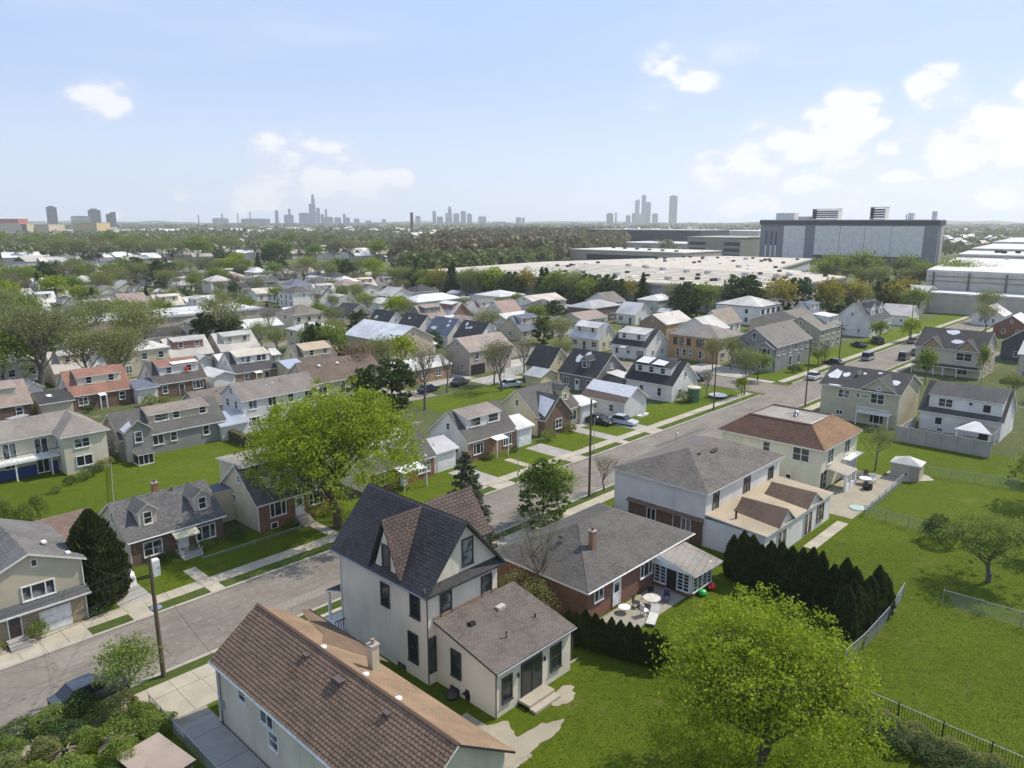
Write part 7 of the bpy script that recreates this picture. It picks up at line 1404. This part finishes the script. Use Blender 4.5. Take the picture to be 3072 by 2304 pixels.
def car(x,y,rz,paint,label,kind='car',s=1.0,grp='parked cars'):
    o=thing('parked_car' if kind!='van' else 'parked_van',label,'van' if kind=='van' else 'car',(x,y,.02),rz,grp); P=carpaint(paint)
    hb=.82; 
    low=[(-2.15,.3),(2.2,.3),(2.25,.55),(2.1,.72),(1.1,.86),(-1.75,.92),(-2.2,.85)]
    m=MB(); m.prism(low,'y',-.86,.86); b=m.build('body',P,o)
    if kind=='van': cab=[(-2.1,.92),(1.35,.86),(.95,1.75),(-2.0,1.85)]
    else: cab=[(-1.75,.92),(1.05,.86),(.35,1.38),(-1.15,1.42)]
    m=MB(); n=len(cab); i=0
    A=[(p[0],-.8+(0 if p[1]<1 else .14),p[1]) for p in cab]; Bq=[(p[0],.8-(0 if p[1]<1 else .14),p[1]) for p in cab]
    m.face(A); m.face(Bq[::-1])
    for k in range(n): k2=(k+1)%n; m.face([A[k],Bq[k],Bq[k2],A[k2]])
    m.build('cabin',glassm(0),o); t=cab[2][1]; m=MB(); m.box((cab[3][0]+.02,-.67,min(cab[2][1],cab[3][1])+.01),(cab[2][0]-.02,.67,max(cab[2][1],cab[3][1])+.05)); m.build('car_roof',P,o)
    for wx in (-1.35,1.4):
        for wy in (-.78,.62):
            w_=MB().lathe([(.2,0),(.32,0),(.33,.05),(.33,.16),(.2,.165)],14).mesh('wheel',[DARKM]); q=put('wheel',w_,o,(wx,wy,.33)); q.rotation_euler=(-PI/2,0,0)
            rm=MB().lathe([(.02,0),(.19,.0),(.19,.17)],10).mesh('rim',[GALV]); put('rim',rm,q)
    for y_ in (-.6,.45): MB().box((2.18,y_,.5),(2.27,y_+.22,.66)).build('headlight',WHITEM,o); MB().box((-2.22,y_,.6),(-2.17,y_+.18,.8)).build('tail_light',plain((.35,.02,.02),.3,'red_lens'),o)
    return o
car(90.6,63.2,-1.45,(.50,.54,.6),'silver car on the drive beside the white snow-roofed garage'); car(88.4,65.9,-1.5,(.02,.02,.022),'black car behind the silver one on the drive')
car(143.6,55.7,.0,(.6,.6,.62),'white car parked at the far kerb by the junction'); car(84.6,101.3,.2,(.02,.03,.06),'dark blue car on the pad near the slim bare tree'); car(92.5,101.5,.3,(.03,.035,.05),'dark car right of the dark blue one'); car(97.8,93.4,-.25,(.45,.5,.55),'pale car partly behind the yellow gabled cape')
car(160.5,66.5-7.9,1.4,(.03,.03,.035),'black car on the drive right of grey corner house'); car(172,55.4,0,(.30,.36,.42),'grey-blue pickup-like car before the mid street pole','van'); car(186,49.6,0,(.1,.11,.13),'dark car at the near kerb left of twin gabled house'); car(192,49.7,0,(.55,.55,.57),'white car at the near kerb further along'); car(178,49.7,0,(.14,.15,.17),'dark grey car at the near kerb, nearest the balcony house','van')
car(188,63,.9,(.02,.02,.022),'black car before the white dormered house'); car(196,61.5,.8,(.015,.015,.02),'long black car below the navy gable house','van'); car(204,55.5,0,(.2,.2,.22),'dark grey car at the street end'); car(214,55.4,0,(.5,.5,.52),'pale car at the street end beyond the dark grey one')
car(99,69.5,-1.57,(.62,.63,.64),'white car between the garage and the corner cape'); car(126.8,72,1.57,(.04,.045,.05),'dark car parked along the side street'); car(27.5,126.3,.5,(.35,.38,.42),'silver-blue van beside the dark roofed garage','van')
car(52.3,90.8,.3,(.05,.05,.055),'dark car under the pale canopy behind the lawn hedge'); car(12.3,49.0,.08,(.045,.055,.075),'dark slate car at the near kerb behind the thicket')
for i,(x,y,l) in enumerate(((58.5,124.6,'white car on the back street left of the double-window cape'),(100,119.8,'dark car on the back street by the big tan house'),(30,117,'grey car on the back street below the red-roofed cape'),(70,169,'white van on the far street'),(20,171,'dark car on the far street'),(44,168,'silver car on the far street'),(128,150,'white car up the side street'),(131,170,'black car up the side street'),(-10,168,'pale car at far left on the far street'))): car(x,y,1.57 if 'side' in l else 0,[(.6,.6,.6),(.04,.04,.05),(.3,.32,.34),(.65,.65,.65),(.03,.03,.035)][i%5],l,'van' if 'van' in l else 'car')
# wire fences
MESHW=metal((.40,.42,.43),.5,'fence_wire')
def wire_fence(name,label,pts,h=1.2,step=2.5,postr=.04,mat=None):
    mat=mat or MESHW; x0,y0=pts[0]; o=thing(name,label,'fence',(x0,y0,0)); g=MB()
    for (a,b),(c,d) in zip(pts[:-1],pts[1:]):
        L=math.hypot(c-a,d-b); n=max(1,round(L/step)); ux,uy=(c-a)/L,(d-b)/L
        for k in range(n+1):
            if k==n and (c,d)!=pts[-1]: continue
            q=L*k/n; MB().tube((0,0,-.2),(0,0,h+.06),postr,n=7).build('post',mat,o,(a-x0+ux*q,b-y0+uy*q,0))
        MB().tube((a-x0,b-y0,h),(c-x0,d-y0,h),.028,n=6).build('top_rail',mat,o)
        q=0.0
        while q<L:
            for sgn in (1,-1):
                q2=q+sgn*h*.8
                if 0<=q2<=L: z0,z1=.05,h-.02; p=(a-x0+ux*q,b-y0+uy*q,z0); r=(a-x0+ux*q2,b-y0+uy*q2,z1); g.tube(p,r,.005,n=3,cap=False)
            q+=.14
    t=g.build('wire_mesh',mat,o); t['kind']='stuff'; return o
wire_fence('chain_link_fence','chain-link fence along the hedge arm, ending on the lawn',[(62.7,15.6),(58.1,15.2),(52.6,15.2),(47.0,15.6)]); wire_fence('chain_link_fence','short chain-link fence with thick end post at right lawn edge',[(63.4,12.9),(63.8,5.0)],1.3); wire_fence('chain_link_fence','chain-link fence between patio path and round bush',[(78.2,24.0),(78.0,17.6)]); wire_fence('chain_link_fence','chain-link fence right of the small garden shed',[(96.6,23.0),(98.5,13.5)]); wire_fence('chain_link_fence','low fence along the patio edge of the cream house',[(78.2,24.0),(92.4,24.4)],1.0)
def picket_fence():
    o=thing('wire_picket_fence','dark picket fence with pale top rail above scrub at bottom right','fence',(45.9,13.4,0)); me=MB().box((-.015,-.012,0),(.015,.012,1.15)).mesh('picket',[DARKM]); n=66
    for k in range(n): put('picket',me,o,(-.4*k/n,-.16*k,0))
    MB().tube((0,0.1,1.1),(-.42,-.16*n,1.1),.03,n=6).build('top_rail',plain((.5,.48,.4),.6,'pale_rail'),o); MB().tube((0,.1,.2),(-.42,-.16*n,.2),.02,n=5).build('bottom_rail',DARKM,o)
    for k in range(5): MB().tube((-.1*k,-2.5*k,-.2),(-.1*k,-2.5*k,1.3),.04,n=7).build('post',DARKM,o)
    structure(MB().face([(43.9,14,.02),(45.2,14,.02),(44.6,0,.02),(43.5,0,.02)]).build('gravel_strip',SLATEY))
picket_fence()
for k,(x,y0,y1) in enumerate(((14.4,31,46),)):
    o=wire_fence('yard_fence','low pipe railing along the alley by the brown roofed house',[(14.6,33.0),(14.6,45.4)],.9,1.8)
# garden shed
g=thing('garden_shed','small beige shed with pale pyramid roof on the far lawn','shed',(93.4,23.1,0),.06); SW=stucco((.42,.375,.31)); MB().box((0,0,0),(2.3,3.1,1.9)).build('wall',SW,g)
q=[(-.15,-.15,1.9),(2.45,-.15,1.9),(2.45,3.25,1.9),(-.15,3.25,1.9)]; t=(1.15,1.55,2.65); MB().slab([[q[i],q[(i+1)%4],t] for i in range(4)],.08).build('roof',[palemem((.52,.5,.47)),TRIM],g); MB().box((-.03,1.3,.55),(-.002,1.65,.8)).build('hatch',DARKM,g); MB().box((-.04,.1,.05),(-.003,1.0,1.75)).build('door',plain((.36,.31,.25),.6,'shed_door'),g)
# patio things
def chair(x,y,rz,label,mat): 
    o=thing('garden_chair',label,'chair',(x,y,.03),rz,'garden chairs on the patios'); MB().box((-.26,-.26,.4),(.26,.26,.46)).build('seat',mat,o); MB().box((-.26,.22,.46),(.26,.28,1.0)).build('backrest',mat,o)
    for a in (-.22,.2):
        for b in (-.22,.2): MB().box((a,b,0),(a+.04,b+.04,.4)).build('leg',mat,o)
    return o
def table(x,y,label,mat,r=.6,round_=True):
    o=thing('garden_table',label,'table',(x,y,.03)); 
    (MB().lathe([(r,.68),(r,.73)],18) if round_ else MB().box((-r*1.3,-r*.6,.68),(r*1.3,r*.6,.73))).build('tabletop',mat,o)
    for a in (0,1.57,3.14,4.71): MB().tube((r*.5*math.cos(a),r*.5*math.sin(a),0),(r*.35*math.cos(a),r*.35*math.sin(a),.68),.03,n=6).build('leg',mat,o)
CL=plain((.55,.53,.48),.6,'cream_plastic'); BL=plain((.05,.06,.12),.6,'navy_fabric')
table(47.2,29.6,'pale oval table on the ranch house patio',CL,.7); chair(46.2,30.4,.3,'dark chair left of the pale oval table',DARKM); chair(48.3,30.3,-.5,'dark chair between table and sun porch',DARKM); chair(48.6,29.2,-1.4,'navy cushioned chair near the sun porch',BL); chair(45.6,29.2,1.2,'white chair by the ranch back door',WHITEM)
o=thing('folded_lounger','cream folding lounger lying on the ranch house patio','lounger',(45.3,28.3,0),.4); MB().box((-.9,-.35,.18),(.9,.35,.26)).build('seat',CL,o); MB().prism([(.9,.2),(1.5,.6),(1.5,.66),(.9,.27)],'y',-.35,.35).build('backrest',CL,o)
for a in (-.7,.7): MB().box((a,-.33,0),(a+.05,.33,.18)).build('leg',GALV,o)
o=thing('plastic_toy','green plastic play disc leaning on the sun porch','toy',(51.6,27.6,0)); MB().lathe([(.1,.0),(.32,.08),(.4,.25),(.3,.42),(.1,.5)],12).build('shell',plain((.03,.4,.08),.4,'green_plastic'),o); MB().box((.3,-.08,.2),(.5,.08,.28)).build('handle',plain((.03,.4,.08),.4,'green_plastic'),o)
o=thing('plastic_toy','red plastic ride-on toy leaning on the sun porch','toy',(53.0,27.5,0)); MB().lathe([(.1,.0),(.28,.1),(.3,.4),(.15,.62),(.05,.66)],10).build('shell',plain((.55,.04,.03),.4,'red_plastic'),o); MB().box((-.5,-.08,.3),(-.3,.08,.38)).build('handle',plain((.55,.04,.03),.4,'red_plastic'),o)
o=thing('satellite_dish_stand','white satellite dish lying beside the ranch back door','dish',(44.9,30.6,0)); MB().lathe([(.05,.3),(.35,.36),(.5,.5)],12).build('dish',WHITEM,o); MB().tube((0,0,0),(0,0,.35),.03).build('stand',GALV,o)
for i,(x,y,l) in enumerate(((86.8,26.6,'black covered grill on the cream house patio'),(29.3,31.4,'black tarp-covered grill beside the stucco extension wall'))):
    o=thing('covered_grill',l,'grill',(x,y,0)); MB().lathe([(.5,0),(.55,.4),(.48,.8),(.2,1.0)],9).build('cover',plain((.015,.015,.017),.45,'black_cover'),o); MB().box((-.75,-.2,.55),(.75,.2,.6)).build('side_shelf',DARKM,o)
table(88.4,27.4,'white oval table on the cream house patio',WHITEM,.7); chair(89.6,26.9,-1.2,'white chair right of the white oval table',WHITEM); chair(87.6,28.4,.4,'dark chair behind the white oval table',DARKM); chair(90.6,28.0,-.8,'brown chair at the patio far side',plain((.14,.09,.06),.6,'brown_wicker'))
o=thing('paddling_pool','flat pale green paddling pool cover on the patio corner','pool cover',(80.0,25.3,0)); MB().lathe([(.8,.02),(.85,.1),(.75,.13)],16).build('rim',plain((.35,.47,.42),.5,'pool_green'),o); MB().lathe([(.73,.06),(.66,.1)],16).build('cover',plain((.45,.55,.5),.5,'pool_cover'),o)
for i,(x,y,c,l) in enumerate(((31.0,31.3,(.02,.02,.02),'black bin bags heap by the basement window'),)): 
    o=thing('bin_bag',l,'bin bag',(28.4,32.4,0)); MB().lathe([(.4,0),(.5,.2),(.3,.5),(.08,.6)],8).build('bag',plain(c,.4,'black_plastic'),o); MB().lathe([(.06,.59),(.1,.68)],6).build('knot',plain(c,.4,'black_plastic'),o)
# gas meter, cooler cabinet and bins by the left driveway
o=thing('white_cabinet','tall white outdoor cabinet at the edge of the front lawn','cabinet',(21.7,63.2,0)); MB().box((0,0,0),(.7,.6,1.55)).build('body',WHITEM,o); MB().box((.04,-.03,.1),(.66,-.002,1.45)).build('door',plain((.66,.7,.74),.4,'cabinet_door'),o); MB().box((.56,-.06,.7),(.6,-.03,1.0)).build('handle',GALV,o)
o=thing('carport_arch','white curved awning arch standing by the driveway edge','awning',(19.9,63.6,0)); pr=None
for k in range(7):
    a=PI*k/6; p=(0,-1.1*math.cos(a),.2+1.2*math.sin(a)); 
    if pr: MB().slab([[(-.3,pr[1],pr[2]),(.3,pr[1],pr[2]),(.3,p[1],p[2]),(-.3,p[1],p[2])]],.05,0,0).build('arch_panel',[WHITEM],o)
    pr=p
o=thing('manhole_dish','blue round utility cover on the sidewalk near the pole','cover',(19.8,57.7,.12)); MB().lathe([(.45,0),(.42,.06),(.2,.12)],14).build('lid',plain((.18,.25,.36),.4,'blue_lid'),o); MB().box((-.1,-.02,.12),(.1,.02,.15)).build('handle',GALV,o)
o=thing('white_board','white board lying in the narrow yard by the dark cypress','board',(15.9,60.4,.1),.5); MB().box((-.5,-.25,0),(.5,.25,.08)).build('panel',WHITEM,o)
o=thing('porch_green_tank','green round water tank with cream lid at the corner cape wall','tank',(110.6,62.9,0)); MB().lathe([(1.0,0),(1.0,2.4)],14).build('body',plain((.05,.16,.08),.5,'tank_green'),o); MB().lathe([(1.15,2.41),(1.15,2.6),(.3,2.75)],14).build('lid',plain((.62,.55,.42),.6,'tank_lid'),o)
for i,(x,y,l) in enumerate(((116.4,61.5,'round white trampoline cover on the corner lawn'),(96.5,63.6,'white kayak on grass by the silver car'))):
    o=thing('trampoline' if i==0 else 'kayak',l,'trampoline' if i==0 else 'kayak',(x,y,.1))
    if i==0: MB().lathe([(1.6,.35),(1.55,.42)],18).build('cover',WHITEM,o); [MB().tube((1.3*math.cos(a),1.3*math.sin(a),0),(1.3*math.cos(a),1.3*math.sin(a),.35),.03).build('leg',GALV,o) for a in (0,1.6,3.1,4.7)]
    else: MB().prism([(-1.6,0),(-1,-.3),(1,-.3),(1.6,0),(1,.3),(-1,.3)],'z',0,.3).build('hull',WHITEM,o); MB().box((-.3,-.15,.3),(.3,.15,.33)).build('seat',DARKM,o)
wire_fence('garden_line_fence','low rail fence crossing the back lawn behind dormered capes',[(29.9,96.8),(27.0,88.0),(24.5,80.0)],.7,3.0)
wire_fence('front_line_fence','low wire fence line across the front lawn before brick capes',[(26.2,63.4),(36.2,63.4)],.35,2.5)
o=thing('rotary_dryer','leaning clothes prop stick by the stucco extension corner','clothes prop',(36.8,29.3,0)); MB().tube((0,0,0),(.3,.2,1.7),.03).build('prop',WOODP,o); MB().box((-.5,-.1,0),(.6,0,.1)).build('foot',CONC,o)
# ================================================================ HAZE
if HAZE:
    hm=bpy.data.materials.new('air'); hm.use_nodes=True; t=hm.node_tree; t.nodes.clear(); v=t.nodes.new('ShaderNodeVolumePrincipled'); v.inputs['Color'].default_value=(.93,.96,1.0,1); v.inputs['Density'].default_value=.000125; v.inputs['Anisotropy'].default_value=.35
    ou=t.nodes.new('ShaderNodeOutputMaterial'); t.links.new(v.outputs[0],ou.inputs['Volume'])
    o=MB().box((-3100,-3100,-1.2),(7300,7300,330)).build('haze',hm); o['kind']='stuff'
n=sum(1 for o in COL.objects); print('objects',n)
